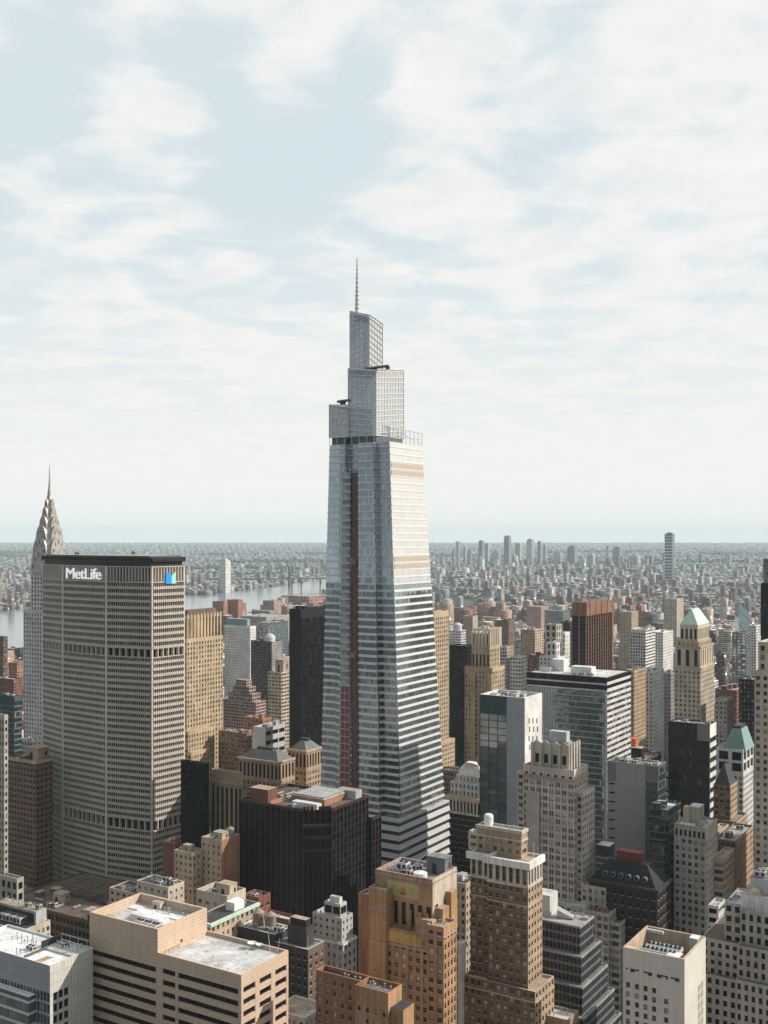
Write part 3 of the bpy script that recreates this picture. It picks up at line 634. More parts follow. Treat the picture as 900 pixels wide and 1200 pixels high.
# ================================================================ dark ziggurat of curtain wall
b = Bld('office_tower', 'dark stepped curtain-wall office rising in five setbacks with a tilted metal plate on its roof', 'office block', 612, 680, 696, 1086, 470)
ZS = st('slate', 'g_blk', fh=3.8, bay=1.75, pw=.32, sw=1.05, top=.9, d=.25, pd=.05)
ztop = b.H; dz = 11.3
for k in range(5):
    e = 3.4 * k; z1 = ztop - dz * k; z0 = z1 - dz - 1.0 if k < 4 else 0
    b.tier(-b.L - e, e * .55, -e, b.W + e, z0, z1, ZS, roof='r_mid' if k else 'r_grey', par=.5, pm='grey')
    b.ring(-b.L - e, e * .55, -e, b.W + e, z1 - .8, z1 + .02, .15, 'grey', 'coping')
zr = ztop - .5
m = MB(); x0, y0 = b.lx(655, 8), 6
m.prism([(x0, y0), (x0 + 7, y0 + 1), (x0 + 6.4, y0 + 4), (x0 - 1, y0 + 3.4)], zr + .3, 0, 'm_steel', 'm_steel', z1s=[zr + 3.6, zr + .9, zr + 1.2, zr + 4.2]); m.build('tilted_plate', b.root)
m = MB(); m.lathe(x0 + 11, y0 + 5, [(1.6, zr), (1.6, zr + 1.2), (0, zr + 1.5)], 'm_steel', 12); m.build('fan_housing', b.root)
b.slab('penthouse', -b.L + 1, b.lx(655, 9) - 3, 6, b.W - 1, zr, zr + 9, 'whitestone', 'r_light'); clutter(b, -14, -2, 8, b.W - 2, zr, 3, 53, kinds='avp')
b.done(100)
b = small('stone_building', 'small brown building with a pale roof below the dark stepped office', 636, 666, 678, 1196, 430, st('tanbrick', 'g_dark', top=4), 'r_light', 2, 54, 'vp'); b.done(20)

# ================================================================ white concrete block with sunken roof plant
b = Bld('office_block', 'white concrete block with few windows and air plant sunk inside its open roof', 'office block', 730, 802.2, 827, 1124.4, 400)
zt = b.H; za = b.z(1146, -b.L * .5, 0)
b.flat((0, 0), (1, 0), (0, -1), -b.L, 0, za, zt, 'chalk')
xv = b.lx(782)
for k, p in enumerate((733.5, 744, 754, 764, 778)):
    x0 = b.lx(p); x1 = x0 + 1.55
    b.flat((0, 0), (1, 0), (0, -1), (-b.L if k == 0 else xprev), x0, 0, za, 'chalk')
    b.facade((0, 0), (1, 0), (0, -1), x0, x1, 0, za, st('chalk', 'g_dark', fh=3.45, bay=1.5, pw=.01, sw=1.35, top=3.6 + (3 if k == 4 else 0), d=.5, pd=0)); xprev = x1
b.flat((0, 0), (1, 0), (0, -1), xprev, 0, 0, za, 'chalk')
y1, y2 = b.ly(817.5), b.ly(824.5); zw = b.z(1147, 0, y2)
b.flat((0, 0), (0, 1), (1, 0), 0, y1, 0, zt, 'chalk'); b.flat((0, 0), (0, 1), (1, 0), y2, b.W, 0, zt, 'chalk'); b.flat((0, 0), (0, 1), (1, 0), y1, y2, zw, zt, 'chalk')
b.facade((0, 0), (0, 1), (1, 0), y1, y2, 0, zw, st('chalk', 'g_dead', fh=3.45, bay=2.0, pw=1.0, sw=1.0, top=.3, d=.5))
b.flat((-b.L, 0), (0, 1), (-1, 0), 0, b.W, 0, zt, 'chalk'); b.flat((0, b.W), (1, 0), (0, 1), -b.L, 0, 0, zt, 'chalk')
b.roof(-b.L, 0, 0, b.W, zt, 'r_brown', 7.0, .9, 'tan'); b.rects.append((-b.L, 0, 0, b.W, zt))
zr = zt - 7
for i in range(4):
    for j in range(2): fit(b, 'air_conditioner', -b.L + 6 + 3.3 * i + j * .4, 8.5 + 5 * j, zr, 3.1, 4.6, 5.4)
b.slab('lift_housing', -8.2, -3.4, 3.6, 9.4, zr, zr + 5.6, 'tan', 'r_white'); b.slab('plant_box', -4.6, -1.4, b.W - 6, b.W - 1.6, zr, zr + 7.6, 'greywhite', 'r_white')
b.slab('roof_beam', -b.L + .95, -b.L + 7.5, b.W - 2.8, b.W - 1.8, zt - 1.4, zt - .4, 'whitestone'); b.slab('roof_beam', -b.L + 1, -b.L + 4, 2, 2.9, zt - 1.4, zt - .4, 'whitestone')
clutter(b, -12, -2, 10, b.W - 7, zr, 3, 57, kinds='vap')
m = MB()
for k in range(12):
    a = -b.L + 1.2 + k * (b.L - 3) / 12
    if k not in (3, 6): m.box(a, a + (1.6 if k % 3 else .7), -.07, -.004, za + 1.2 - (k % 2) * .7, za + 1.75, 'm_dark')
m.build('wall_slot', b.root); b.done(100)

# ================================================================ grey stone grid office, bottom right
b = Bld('stone_block', 'wide grey stone office with a regular grid of dark windows stepping up in terraces', 'office block', 822, 930, 960, 1178, 425)
QS = st('stonegrey', 'g_dead', fh=4.0, bay=2.75, pw=1.45, sw=1.6, top=1.2, d=.55)
Lx = lambda p, y: b.lx(p, y)
ya, yb, yc, yd = 0, 3.2, 6, 9
zq = [b.z(1199, Lx(862, 0), 0), b.z(1152, Lx(862, yb), yb), b.z(1095, Lx(866, yb), yb), b.z(1067, Lx(866, yc), yc)]
b.tier(Lx(862, 0), 0, 0, 40, 0, b.z(1148, Lx(862, 0), 0), QS, roof='r_brown', par=.4, pm='stonegrey')
b.tier(Lx(818, 2), Lx(862, 0) - .01, 2, 40, 0, b.z(1143, Lx(836, 2), 2), QS, roof='r_brown', par=.4)
b.tier(Lx(864, yb), -2, yb, 38, b.z(1148, Lx(862, 0), 0) - 1, b.z(1108, Lx(866, yb), yb), QS, roof='r_brown', par=.4)
b.tier(Lx(822, yb + 2), Lx(864, yb) - .01, yb + 2, 38, b.z(1148, Lx(862, 0), 0) - 3, b.z(1102, Lx(840, 5), 5), QS, roof='r_brown', par=.4)
b.tier(Lx(867, yc), -4, yc, 36, b.z(1108, Lx(866, yb), yb) - 1, b.z(1066, Lx(867, yc), yc), QS, roof='r_grey', par=.6)
b.tier(Lx(849, yc + 3), Lx(867, yc) - .01, yc + 3, 30, b.z(1108, Lx(866, yb), yb) - 3, b.z(1059, Lx(856, 8), 8), QS, roof='r_light', par=.5)
zt = b.z(1066, Lx(867, yc), yc) - .6
b.slab('penthouse', Lx(868, yd), -6, yd, 30, zt, zt + 6.2, 'whitestone', 'r_tan'); b.slab('plant_room', Lx(879, yd + 4), -8, yd + 4, 28, zt + 6.2, zt + 12, 'greywhite', 'r_mid')
m = MB(); q = Lx(884, yd + 1)
m.lathe(q, yd + 2.4, [(2.6, zt + 6.2), (2.2, zt + 7.6), (1.2, zt + 8.4), (0, zt + 8.7)], 'tan', 14); m.build('roof_dome', b.root)
clutter(b, Lx(880, yd + 5), -9, yd + 5, 27, zt + 12, 7, 61, kinds='davp'); clutter(b, Lx(850, 10), Lx(864, 10), 11, 26, b.z(1059, Lx(856, 8), 8) - .5, 6, 62, kinds='ddv')
b.done(100)
# ================================================================ black granite tower with a notched corner
b = Bld('office_tower', 'black and brown granite office tower with thin vertical piers and a notched corner', 'office tower', 279.7, 355.7, 440, 948, 560)
gz = b.H; G = st('granite', 'g_dead', fh=3.9, bay=3.4, pw=.62, sw=.7, top=1.6, d=.5, pd=.3, spm='black')
cw = 13.5                                         # the chamfer runs from (0,0) to (cx, cy)
P1 = (0.0, 0.0); k = (389 - CX) / F
ux = [(b.bx + t * 1.0, 0) for t in (0,)]
tgt = None
for i in range(400):                              # point on the 45-degree cut that falls at pixel 389
    q = i * .1
    if b.px(q * .93, q * .72) >= 389: tgt = (q * .93, q * .72); break
P2 = tgt; dl = math.hypot(*P2); T = (P2[0] / dl, P2[1] / dl); Nn = (T[1], -T[0])
yE = b.ly(432, P2[0]); xE = P2[0]; yL = b.ly(447, xE + 2.2); zlow = b.z(958, xE + 2, yE)
b.facade((0, 0), (1, 0), (0, -1), -b.L, 0, 0, gz, G)
b.facade((xE, 0), (0, 1), (1, 0), P2[1], yE, 0, gz, G)
zs = [b.z(v, P2[0] / 2, P2[1] / 2) for v in (968, 981, 996)]
for d, z0, z1 in ((-4.5, zs[0], gz), (-2.5, zs[1], zs[0]), (-1.0, zs[2], zs[1]), (0, 0, zs[2])):
    O = (P1[0] + Nn[0] * d, P1[1] + Nn[1] * d)
    b.facade(O, T, Nn, 0, dl, z0, z1, {**G, 'top': 2.0 if d < 0 else 1.2, 'bay': 2.9 if d < 0 else 2.2, 'pw': .5})
    if d < 0:
        A = [(P1[0] + Nn[0] * e, P1[1] + Nn[1] * e) for e in (0, d)]; C = [(P2[0] + Nn[0] * e, P2[1] + Nn[1] * e) for e in (0, d)]
        b.wallm.poly([(*A[0], z0), (*A[1], z0), (*A[1], z1), (*A[0], z1)], 'granite'); b.wallm.poly([(*C[0], z0), (*C[1], z0), (*C[1], z1), (*C[0], z1)], 'granite')
        b.roofm.poly([(*A[0], z0 + .02), (*C[0], z0 + .02), (*C[1], z0 + .02), (*A[1], z0 + .02)], 'r_brown')
ring = [(-b.L, 0), (0, 0), (Nn[0] * -4.5, Nn[1] * -4.5), (P2[0] - Nn[0] * 4.5, P2[1] - Nn[1] * 4.5), P2, (xE, yE), (-b.L, yE)]
zr = gz - 1.5
b.roofm.poly([(*p, zr) for p in ring], 'r_brown'); b.flat((-b.L, 0), (0, 1), (-1, 0), 0, yE, 0, gz, 'granite'); b.flat((0, yE), (1, 0), (0, 1), -b.L, xE, 0, gz, 'granite')
cen = (sum(p[0] for p in ring) / 7, sum(p[1] for p in ring) / 7)
inn = [(p[0] + (cen[0] - p[0]) * .03, p[1] + (cen[1] - p[1]) * .03) for p in ring]
for i in range(7):
    j = (i + 1) % 7
    b.trim.poly([(*ring[i], gz), (*ring[j], gz), (*inn[j], gz), (*inn[i], gz)], 'brownroof'); b.trim.poly([(*inn[i], zr), (*inn[j], zr), (*inn[j], gz), (*inn[i], gz)], 'granite')
b.rects += [(-b.L, xE, 0, yE, gz)]
b.tier(xE - 6, xE + 2.2, yE + .01, yL, 0, zlow, G, roof='r_brown', par=.8)
b.slab('roof_deck', -b.L * .45, xE - 9, 15, yE - 5, zr, zr + 3.4, 'brick', 'r_light'); b.slab('stair_tower', -b.L + 5, -b.L + 17, 3, 11, zr, zr + 7.4, 'redbrick', 'r_tan')
m = MB()
for i in range(9):
    yy = 16 + i * (yE - 23) / 9; m.box(-b.L * .45 + 1, xE - 10, yy, yy + 1.5, zr + 3.42, zr + 4.3, 'm_steel', 'r_light')
m.build('louvre_bank', b.root)
b.slab('duct_run', -b.L * .3, xE - 8, 7, 11, zr, zr + 2.6, 'm_light'); b.slab('parapet_wall', -b.L * .55, -b.L * .55 + .6, 2, 12, zr, zr + 2.2, 'brick'); b.slab('plant_room', xE - 15, xE - 3, yE - 8, yE - 2, zr, zr + 4.6, 'greywhite', 'r_tan')
clutter(b, -b.L + 2, -b.L * .5, 13, yE - 3, zr, 6, 71, kinds='avpd'); clutter(b, -b.L * .3, xE - 7, 2, 6.5, zr, 5, 72, kinds='vapd')
b.slab('wing', -b.L - 5.5, -b.L - .01, 8, 24, 0, b.z(966, -b.L - 5, 8), 'granite', 'r_dark')
b.done(100)

# ================================================================ the broad concrete office slab: a lens-shaped plan
Y_ = 700.0
pts = [((p - CX) / F * Y_ * r, Y_ * r) for p, r in ((49.5, 1.0884), (73, 1.0574), (124, 1.0198), (178, 1.0), (216.8, 1.031))]
O0 = pts[3]
root = empty('office_tower', (O0[0], O0[1], 0)); tag(root, 'broad concrete office slab with angled faces, two dark bands and a lettered sign on top', 'office tower')
b = Bld.__new__(Bld); b.root = root; b.wallm, b.roofm, b.trim, b.panes, b.cell0 = MB(), MB(), MB(), [], 40; b.rects = []
lp = [(x - O0[0], y - O0[1]) for x, y in pts]
mid = ((lp[0][0] + lp[4][0]) / 2, (lp[0][1] + lp[4][1]) / 2)
back = [(2 * mid[0] - x, 2 * mid[1] - y) for x, y in lp[1:4]]
zf = lambda py, i=3: CZ - (py - Y0) / F * pts[i][1]
ztop, zl0 = zf(664), zf(682.5); bands = [(zf(771), zf(761)), (zf(975), zf(963))]
MS = st('metlife', 'g_met', fh=4.03, bay=1.62, pw=.36, sw=1.75, top=.4, d=.55, pd=-.35, pm='metpier')
segs = [(0, bands[1][0]), (bands[1][1], bands[0][0]), (bands[0][1], zl0)]
for i in range(4):
    p, q = lp[i], lp[i + 1]; w = math.hypot(q[0] - p[0], q[1] - p[1]); t = ((q[0] - p[0]) / w, (q[1] - p[1]) / w); n = (t[1], -t[0])
    e = .9
    for z0, z1 in segs: b.facade(p, t, n, e, w - e, z0, z1, MS)
    for z0, z1 in bands: b.facade(p, t, n, e, w - e, z0, z1, st('metlife', 'g_dead', fh=z1 - z0, bay=4.6, pw=.55, sw=.02, top=.2, d=2.4, pd=.0))
    b.facade(p, t, n, e, w - e, zl0, ztop, st('metlife', 'g_dead', fh=ztop - zl0, bay=2.3, pw=.55, sw=.05, top=.5, d=1.6, pd=0))
    b.flat(p, t, n, 0, e, 0, ztop, 'metlife'); b.flat(p, t, n, w - e, w, 0, ztop, 'metlife')
fullp = lp + back
for i in range(4, 8): b.wallm.poly([(*fullp[i], 0), (*fullp[(i + 1) % 8], 0), (*fullp[(i + 1) % 8], ztop), (*fullp[i], ztop)], 'metlife')
sc_ = lambda k: [(mid[0] + (x - mid[0]) * k, mid[1] + (y - mid[1]) * k) for x, y in fullp]
m = MB(); m.frustum(sc_(.965), sc_(.965), ztop - .3, ztop + 3.0, 'm_dark', 'r_dark'); m.build('recessed_storey', root)
m = MB(); m.frustum(sc_(1.0), sc_(1.012), ztop + 2.9, ztop + 3.3, 'm_frame'); m.frustum(sc_(1.012), sc_(1.012), ztop + 3.3, ztop + 5.9, 'darkslate', 'r_mid'); m.build('roof', root)
m = MB(); m.frustum(sc_(.94), sc_(.94), ztop + 5.9, ztop + 6.7, 'm_frame', 'r_grey'); m.build('helipad', root)
b.roofm = MB(); b.done(100)
clutter(b, mid[0] - 30, mid[0] + 30, mid[1] - 4, mid[1] + 4, ztop + 6.7, 8, 73, kinds='avp')
# sign: white letters on the angled face, a blue and green mark on the end face
def face_frame(i, a, z, d):
    p, q = lp[i], lp[i + 1]; w = math.hypot(q[0] - p[0], q[1] - p[1]); t = ((q[0] - p[0]) / w, (q[1] - p[1]) / w)
    return (p[0] + t[0] * a + t[1] * d, p[1] + t[1] * a - t[0] * d, z), math.atan2(t[1], t[0]), w
_, _, w1 = face_frame(1, 0, 0, 0)
pos, az, _ = face_frame(1, w1 * .09, zf(679.3, 2), .55)
cu = bpy.data.curves.new('sign_lettering', 'FONT'); cu.body = 'MetLife'; cu.size = 10.2; cu.extrude = .35; cu.offset = .0; cu.space_character = .93; cu.materials.append(MATS['m_sign'])
so = bpy.data.objects.new('sign_lettering', cu); COL.objects.link(so); so.parent = root; so.location = pos; so.rotation_euler = (math.pi / 2, 0, az)
bpy.context.view_layer.update()
wd = so.dimensions.x; me_ = bpy.data.meshes.new_from_object(so.evaluated_get(bpy.context.evaluated_depsgraph_get())); bpy.data.objects.remove(so)
so = bpy.data.objects.new('sign_lettering', me_); COL.objects.link(so); so.parent = root; so.location = pos; so.rotation_euler = (math.pi / 2, 0, az); so.scale = (w1 * .80 / max(wd, 1), 1, 1)
pos, az, w4 = face_frame(3, 0, 0, 0)
def mark(name, quad, mat):
    m = MB(); A = []
    for a, z in quad: A.append(face_frame(3, w4 * a, zf(z, 4), .75)[0])
    Bk = [face_frame(3, w4 * a, zf(z, 4), .2)[0] for a, z in quad]
    m.poly(A, mat)
    for i in range(len(A)): m.poly([A[i], A[(i + 1) % len(A)], Bk[(i + 1) % len(A)], Bk[i]], mat)
    m.build(name, root)
mark('sign_mark', [(.40, 669), (.57, 674), (.57, 683.2), (.40, 683.2)], 'm_blue'); mark('sign_mark', [(.57, 674), (.70, 669), (.70, 683.2), (.57, 683.2)], 'm_limelogo')
MET = b
# its low brown podium
m = MB()
pod = [(-175, -42), (8, -66), (22, -10), (-20, 70), (-170, 60)]
q = Bld('podium_building', 'low brown-roofed podium spreading in front of the broad concrete slab', 'building', 40, 128, 190, 1085, 590)
q.tier(-q.L - 25, 0, 0, 60, 0, q.H, st('brown', 'g_dead', fh=5, bay=3, pw=1, sw=1.8, top=2), roof='r_brown', par=.8, pm='brownroof')
for i in range(7): q.slab('roof_rib', -q.L - 20, -3, 33 + 3.6 * i, 33.5 + 3.6 * i, q.H - .8, q.H - .1, 'brown')
for i in range(5): q.slab('skylight', -q.L + 2 + 11 * i, -q.L + 10 + 11 * i, 24, 31, q.H - .8, q.H + 1.4 + i % 2, 'brownroof', 'r_dark')
clutter(q, -q.L, -46, 2, 14, q.H - .8, 6, 76, kinds='vpad'); clutter(q, -q.L - 16, -q.L - 2, 8, 30, q.H - .8, 6, 77, 'brown', kinds='vpdb')
bulk(q, -q.L + 4, 16, q.H - .8, 7, 6, 5, 'cream', 'r_tan'); bulk(q, -15, 3.5, q.H - .8, 9, 6, 6, 'cream', 'r_tan'); clutter(q, -40, -18, 5, 16, q.H - .8, 6, 75, kinds='vpd'); q.done(30)

# ================================================================ pale spired tower behind it
b = Bld('spired_tower', 'white brick tower with a tiered silver crown of arches and a needle spire', 'skyscraper', 27.5, 68, 88, 716, 915)
CS = st('chrys', 'g_dark', fh=3.7, bay=3.2, pw=1.7, sw=1.5, top=3, d=.4, pd=.1)
b.tier(-b.L, 0, 0, b.W, 0, b.H, CS, roof='r_grey'); wL = b.L
cx, cy = -b.L * .5, b.W * .5; ccx = b.px(cx, cy)
k = (58.5 - CX) / F; sh = (58.5 - ccx) / F * 930
cx += sh * c_; cy -= 0
Yc = b.by - cx * s_ + cy * c_; mpp = Yc / F; zz = lambda py: CZ - (py - Y0) * mpp
hw = 20 * mpp / (c_ + s_) * 1.02
b.tier(cx - hw, cx + hw, cy - hw, cy + hw, b.H - 1, zz(672), CS, roof='r_grey')
hs = [(672, 11.6), (655, 11.2), (646, 10.6), (634, 9.2), (622, 7.2), (610, 5.4), (599, 3.8), (589, 2.4), (580, 1.5), (570, .85), (558, .45), (544, .12)]
m = MB()
for (p0, h0), (p1, h1) in zip(hs, hs[1:]):
    sq = lambda h: [(cx + h * a, cy + h * d) for a, d in ((-.7, -1), (.7, -1), (1, -.7), (1, .7), (.7, 1), (-.7, 1), (-1, .7), (-1, -.7))]
    m.frustum(sq(h0), sq(h1), zz(p0), zz(p1), 'm_silver')
m.build('crown', b.root)
for (pb, pt_, h, aw) in ((672, 642, 11.2, 10), (652, 628, 10.4, 8.2), (638, 615, 8.9, 6.4), (625, 604, 6.8, 4.8), (613, 594, 5.0, 3.4), (602, 585, 3.4, 2.2)):
    z0, z1 = zz(pb), zz(pt_)
    for fx in (0, 1):
        m = MB(); N_ = 12; arc = [(aw * math.cos(math.pi * i / N_), z0 + (z1 - z0) * math.sin(math.pi * i / N_) ** .8) for i in range(N_ + 1)]
        PT = (lambda a, d, z: (cx + a, cy - h - d, z)) if fx == 0 else (lambda a, d, z: (cx + h + d, cy + a, z))
        for i in range(N_):
            (a0, q0), (a1, q1) = arc[i], arc[i + 1]
            m.poly([PT(a0, .5, q0), PT(a1, .5, q1), PT(0, .5, z0)], 'm_silver'); m.poly([PT(a0, .5, q0), PT(a1, .5, q1), PT(a1, -3, q1), PT(a0, -3, q0)], 'm_silver')
        for i in range(5):
            t = math.pi * (i + .5) / 5; r0, r1 = .62, .88
            f_ = lambda t, r: PT(aw * r * math.cos(t), .56, z0 + (z1 - z0) * r * math.sin(t) ** .8)
            m.poly([f_(t - .12, r0), f_(t + .12, r0), f_(t, r1)], 'm_dark')
        m.build('arched_gable', b.root)
b.done(100)

# ================================================================ the tapering glass skyscraper
ov = Bld('glass_skyscraper', 'tallest tower, tapering glass skyscraper with white floor bands, stepped glass crown and antenna mast', 'skyscraper', 373.5, 470, 521.5, 971, 640)
zb, zt = ov.z(971), ov.z(516)
def tp(z):
    t = max(0.0, (z - zb) / (zt - zb)); return -11.0 * t, 5.0 * t, -ov.L + 3.5 * t, ov.W - 8.8 * t
fx0 = lambda p, y: (ov.lx(p, y) + ov.L) / ov.L
fr = [fx0(395, 1), fx0(400, -1), fx0(423, -2), fx0(445.5, -4)]
def plan(z):
    xB, yN, xL, yS = tp(z); X = [xL + (xB - xL) * f for f in fr]
    return [(xL, yN + 1.5), (X[0], yN + 1.5), (X[0], yN - .6), (X[1], yN - .6), (X[1], yN + 3.5), (X[2], yN + 3.5), (X[2], yN - 3.6), (X[3], yN - 3.6), (X[3], yN), (xB, yN), (xB, yS)]
glass('g_pale', (.20, .235, .255), blind=.3, blindc=(.5, .54, .55), mirror=.5, tint=(.85, .91, .95), wob=.02, mull=(.1, (.10, .12, .13)))  # bright sky reflection on the shaded face put into a paler glass
glass('g_mid', (.06, .075, .085), blind=.35, blindc=(.36, .40, .42), mirror=.34, tint=(.8, .88, .92), wob=.03, mull=(.1, (.08, .09, .1)))
glass('g_sunny', (.30, .28, .25), blind=.1, blindc=(.5, .47, .42), mirror=.72, tint=(.98, .955, .91), wob=.022, mull=(.1, (.40, .38, .35)))  # upper glass again, warm sun reflection put into colour and tint
def band(z0, z1, sw, gl, spm='spandrel', proud=.75, k=0, wside=None, g0=None):
    A, Bq = plan(z0), plan(z1); g = MB(); sp = MB()
    C = plan(z0 + sw)
    for i in range(len(A) - 1):
        (x0, y0), (x1, y1) = A[i], A[i + 1]; w = math.hypot(x1 - x0, y1 - y0)
        if w < .01: continue
        t = ((x1 - x0) / w, (y1 - y0) / w); n = (t[1], -t[0]); nu = max(1, round(w / 1.6)); u0 = 100 * i
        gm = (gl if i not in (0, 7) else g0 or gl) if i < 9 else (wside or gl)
        g.poly([(*A[i], z0), (*A[i + 1], z0), (*Bq[i + 1], z1), (*Bq[i], z1)], gm, [(u0 + .001, k + .001), (u0 + nu - .001, k + .001), (u0 + nu - .001, k + .999), (u0 + .001, k + .999)])
        lo = lambda p, d, z: (p[0] + n[0] * d, p[1] + n[1] * d, z)
        pr = proud if i >= 9 else proud * 1.7
        a, b_, c1, c2 = lo(A[i], pr, z0), lo(A[i + 1], pr, z0), lo(C[i + 1], .12, z0 + sw), lo(C[i], .12, z0 + sw)
        sp.poly([a, b_, c1, c2], spm)
        sp.poly([lo(A[i], .0, z0), lo(A[i + 1], .0, z0), b_, a], spm)
        sp.poly([c2, c1, lo(C[i + 1], 0, z0 + sw), lo(C[i], 0, z0 + sw)], spm)
    g.build('window_band', ov.root); sp.build('spandrel_band', ov.root)
fh = 4.25; z = zb; k = 0
zhi = ov.z(690)
while z < zt - .5:
    hi = z > zhi; py = Y0 - (z - CZ) / ov.by * F
    z1 = min(z + fh, zt)
    wood = 655 < py < 672 or 542 < py < 560
    band(z, z1, .85 if hi else 1.45, 'g_mid' if hi else 'g_tower', proud=.4 if hi else .42, k=k, wside='g_sunny' if hi else 'g_tower_lit', g0='g_pale' if hi else None)
    if wood:
        m = MB(); A, Bq = plan(z + .7), plan(z1 - .7); d = .25
        m.poly([(A[9][0] + d, A[9][1] + 1, z + .7), (A[10][0] + d, A[10][1] - 1, z + .7), (Bq[10][0] + d, Bq[10][1] - 1, z1 - .7), (Bq[9][0] + d, Bq[9][1] + 1, z1 - .7)], 'm_louvre'); m.build('louvre_band', ov.root)
    z, k = z1, k + 1
# closed back and flat roof
m = MB()
for za, zc in ((0, zb), (zb, zt)):
    A, Bq = plan(za), plan(zc); xa_, xb_ = A[0][0], A[10][0]
    m.poly([(A[0][0], A[0][1], za), (A[0][0], A[10][1], za), (Bq[0][0], Bq[10][1], zc), (Bq[0][0], Bq[0][1], zc)], 'spandrel'); m.poly([(A[0][0], A[10][1], za), (A[10][0], A[10][1], za), (Bq[10][0], Bq[10][1], zc), (Bq[0][0], Bq[10][1], zc)], 'spandrel')
m.build('rear_wall', ov.root)
pl = plan(zt); m = MB(); m.poly([(*p, zt) for p in pl] + [(pl[0][0], pl[10][1], zt)], 'r_mid'); m.build('roof', ov.root)
# flared base with thick pale bands
zq = ov.z(964, 3, -3); m = MB(); g = MB()
for i in range(12):
    z1 = zq - i * 5.2; z0 = z1 - 5.2
    if z1 < 1: break
    e = 1.9
    g.box(-ov.L - 1, e, -e - 3.4, ov.W + 1, max(z0, 0), z1 - .02, 'g_tower')
    m.frustum([(-ov.L - 1.6, -e - 4.6), (e + 1.0, -e - 4.6), (e + 1.0, ov.W + 1.6), (-ov.L - 1.6, ov.W + 1.6)], [(-ov.L - 1.2, -e - 3.7), (e + .3, -e - 3.7), (e + .3, ov.W + 1.2), (-ov.L - 1.2, ov.W + 1.2)], max(z0, 0) + .4, z0 + 3.2, 'spandrel', 'greywhite') if z0 > 0 else None
m.box(-ov.L - 1.2, e + .4, -e - 3.8, ov.W + 1.1, zq, zq + 1.3, 'spandrel', 'r_light'); m.build('base_bands', ov.root); g.build('base_glazing', ov.root)
clutter(ov, -1.5, 1.8, 4, ov.W - 3, zq + 1.3, 4, 81, kinds='vp')
# crown: dark gap storey, glass prisms with slanting tops, open frame and mast
xB, yN, xL, yS = tp(zt)
def prism(name, x0, x1, y0, y1, z0, zl, zn, zw, gl='g_crown', step=3.9, slant=0.0):
    """glass box on the crown: top runs from zl (far left) to zn (near corner) to zw (far right)"""
    m = MB(); c0 = k * 9 + 31
    def side(O, t, L, za, zc, sl, gl=gl):
        n = (t[1], -t[0]); rows = int((min(za, zc) - z0) / step) + 1; P = lambda a, z, d=0: (O[0] + t[0] * a + n[0] * d, O[1] + t[1] * a + n[1] * d, z)
        cols = max(2, round(L / 1.5))
        m.poly([P(0, z0), P(L, z0), P(L, zc), P(0, za)], gl, [(c0, c0), (c0 + cols, c0), (c0 + cols, c0 + rows), (c0, c0 + rows)])
        f = MB()
        for r_ in range(rows + 3):
            z = z0 + r_ * step; zA, zC = z - sl * L / 2, z + sl * L / 2
            zA, zC = max(z0, min(zA, za)), max(z0, min(zC, zc))
            if z - abs(sl) * L > max(za, zc): break
            if abs(zA - zC) < .01 and (zA >= min(za, zc) - .3): continue
            fr_.bar(P(.1, zA, .2), P(L - .1, zC, .2), .24, 'm_white')
        for a in (0, L): fr_.bar(P(a, z0, .1), P(a, za if a == 0 else zc, .1), .22, 'm_light')
        fr_.bar(P(0, za - .2, .1), P(L, zc - .2, .1), .25, 'm_light')
        for q in range(1, cols // 2): a = L * q / (cols // 2); fr_.bar(P(a, z0, .08), P(a, za + (zc - za) * q / (cols // 2), .08), .09, 'm_steel')
    fr_ = MB()
    side((x0, y0), (1, 0), x1 - x0, zl, zn, slant); side((x1, y0), (0, 1), y1 - y0, zn, zw, -slant, 'g_crown_lit')
    zb_ = zl + zw - zn
    m.poly([(x1, y1, z0), (x0, y1, z0), (x0, y1, zb_), (x1, y1, zw)], gl); m.poly([(x0, y1, z0), (x0, y0, z0), (x0, y0, zl), (x0, y1, zb_)], gl)
    m.poly([(x0, y0, zl - 1.4), (x1, y0, zn - 1.4), (x1, y1, zw - 1.4), (x0, y1, zb_ - 1.4)], 'r_mid')
    o = m.build(name, ov.root); fr_.build('glazing_frame', o)
    return o
def zat(py, x, y): return ov.z(py, x, y)
y2 = yN + 3.0; x2 = ov.lx(440.6, y2); x20 = ov.lx(408, y2); y2b = ov.ly(473, x2)
y3 = yN + 6.0; x3 = ov.lx(432.7, y3); x30 = ov.lx(410, y3); y3b = ov.ly(448.2, x3)
zc2 = zt + 4.4
m = MB(); m.box(x20 + .5, x2 - .4, y2 + .8, y2b - .5, zt, zc2, 'm_frame', 'r_dark'); m.box(xL + 1.4, x20 - .5, yN + 2, y2b - 7, zt, zc2, 'm_frame', 'r_dark'); m.build('gap_storey', ov.root)
m = MB()
for i in range(9):
    a = xL + .6 + (xB - xL - 1) * i / 8; m.bar((a, yN + .8, zt), (a, yN + .8, zc2), .22, 'm_light')
m.build('column_row', ov.root)
prism('glass_prism', xL + .3, x20, yN + .6, y2b - 6, zc2, zat(474, xL, yN), zat(474, x20, yN), zat(474, x20, yN))
prism('glass_prism', x20, x2, y2, y2b, zc2, zat(434.5, x20, y2) + 1.5, zat(434, x2, y2), zat(434, x2, y2b), slant=-.12, step=3.3)
z3 = zat(436, x3, y3)
prism('glass_prism', x30, x3, y3, y3b, z3 - 1, zat(364.5, x30, y3), zat(369, x3, y3), zat(379.5, x3, y3b), slant=.30, step=3.5)
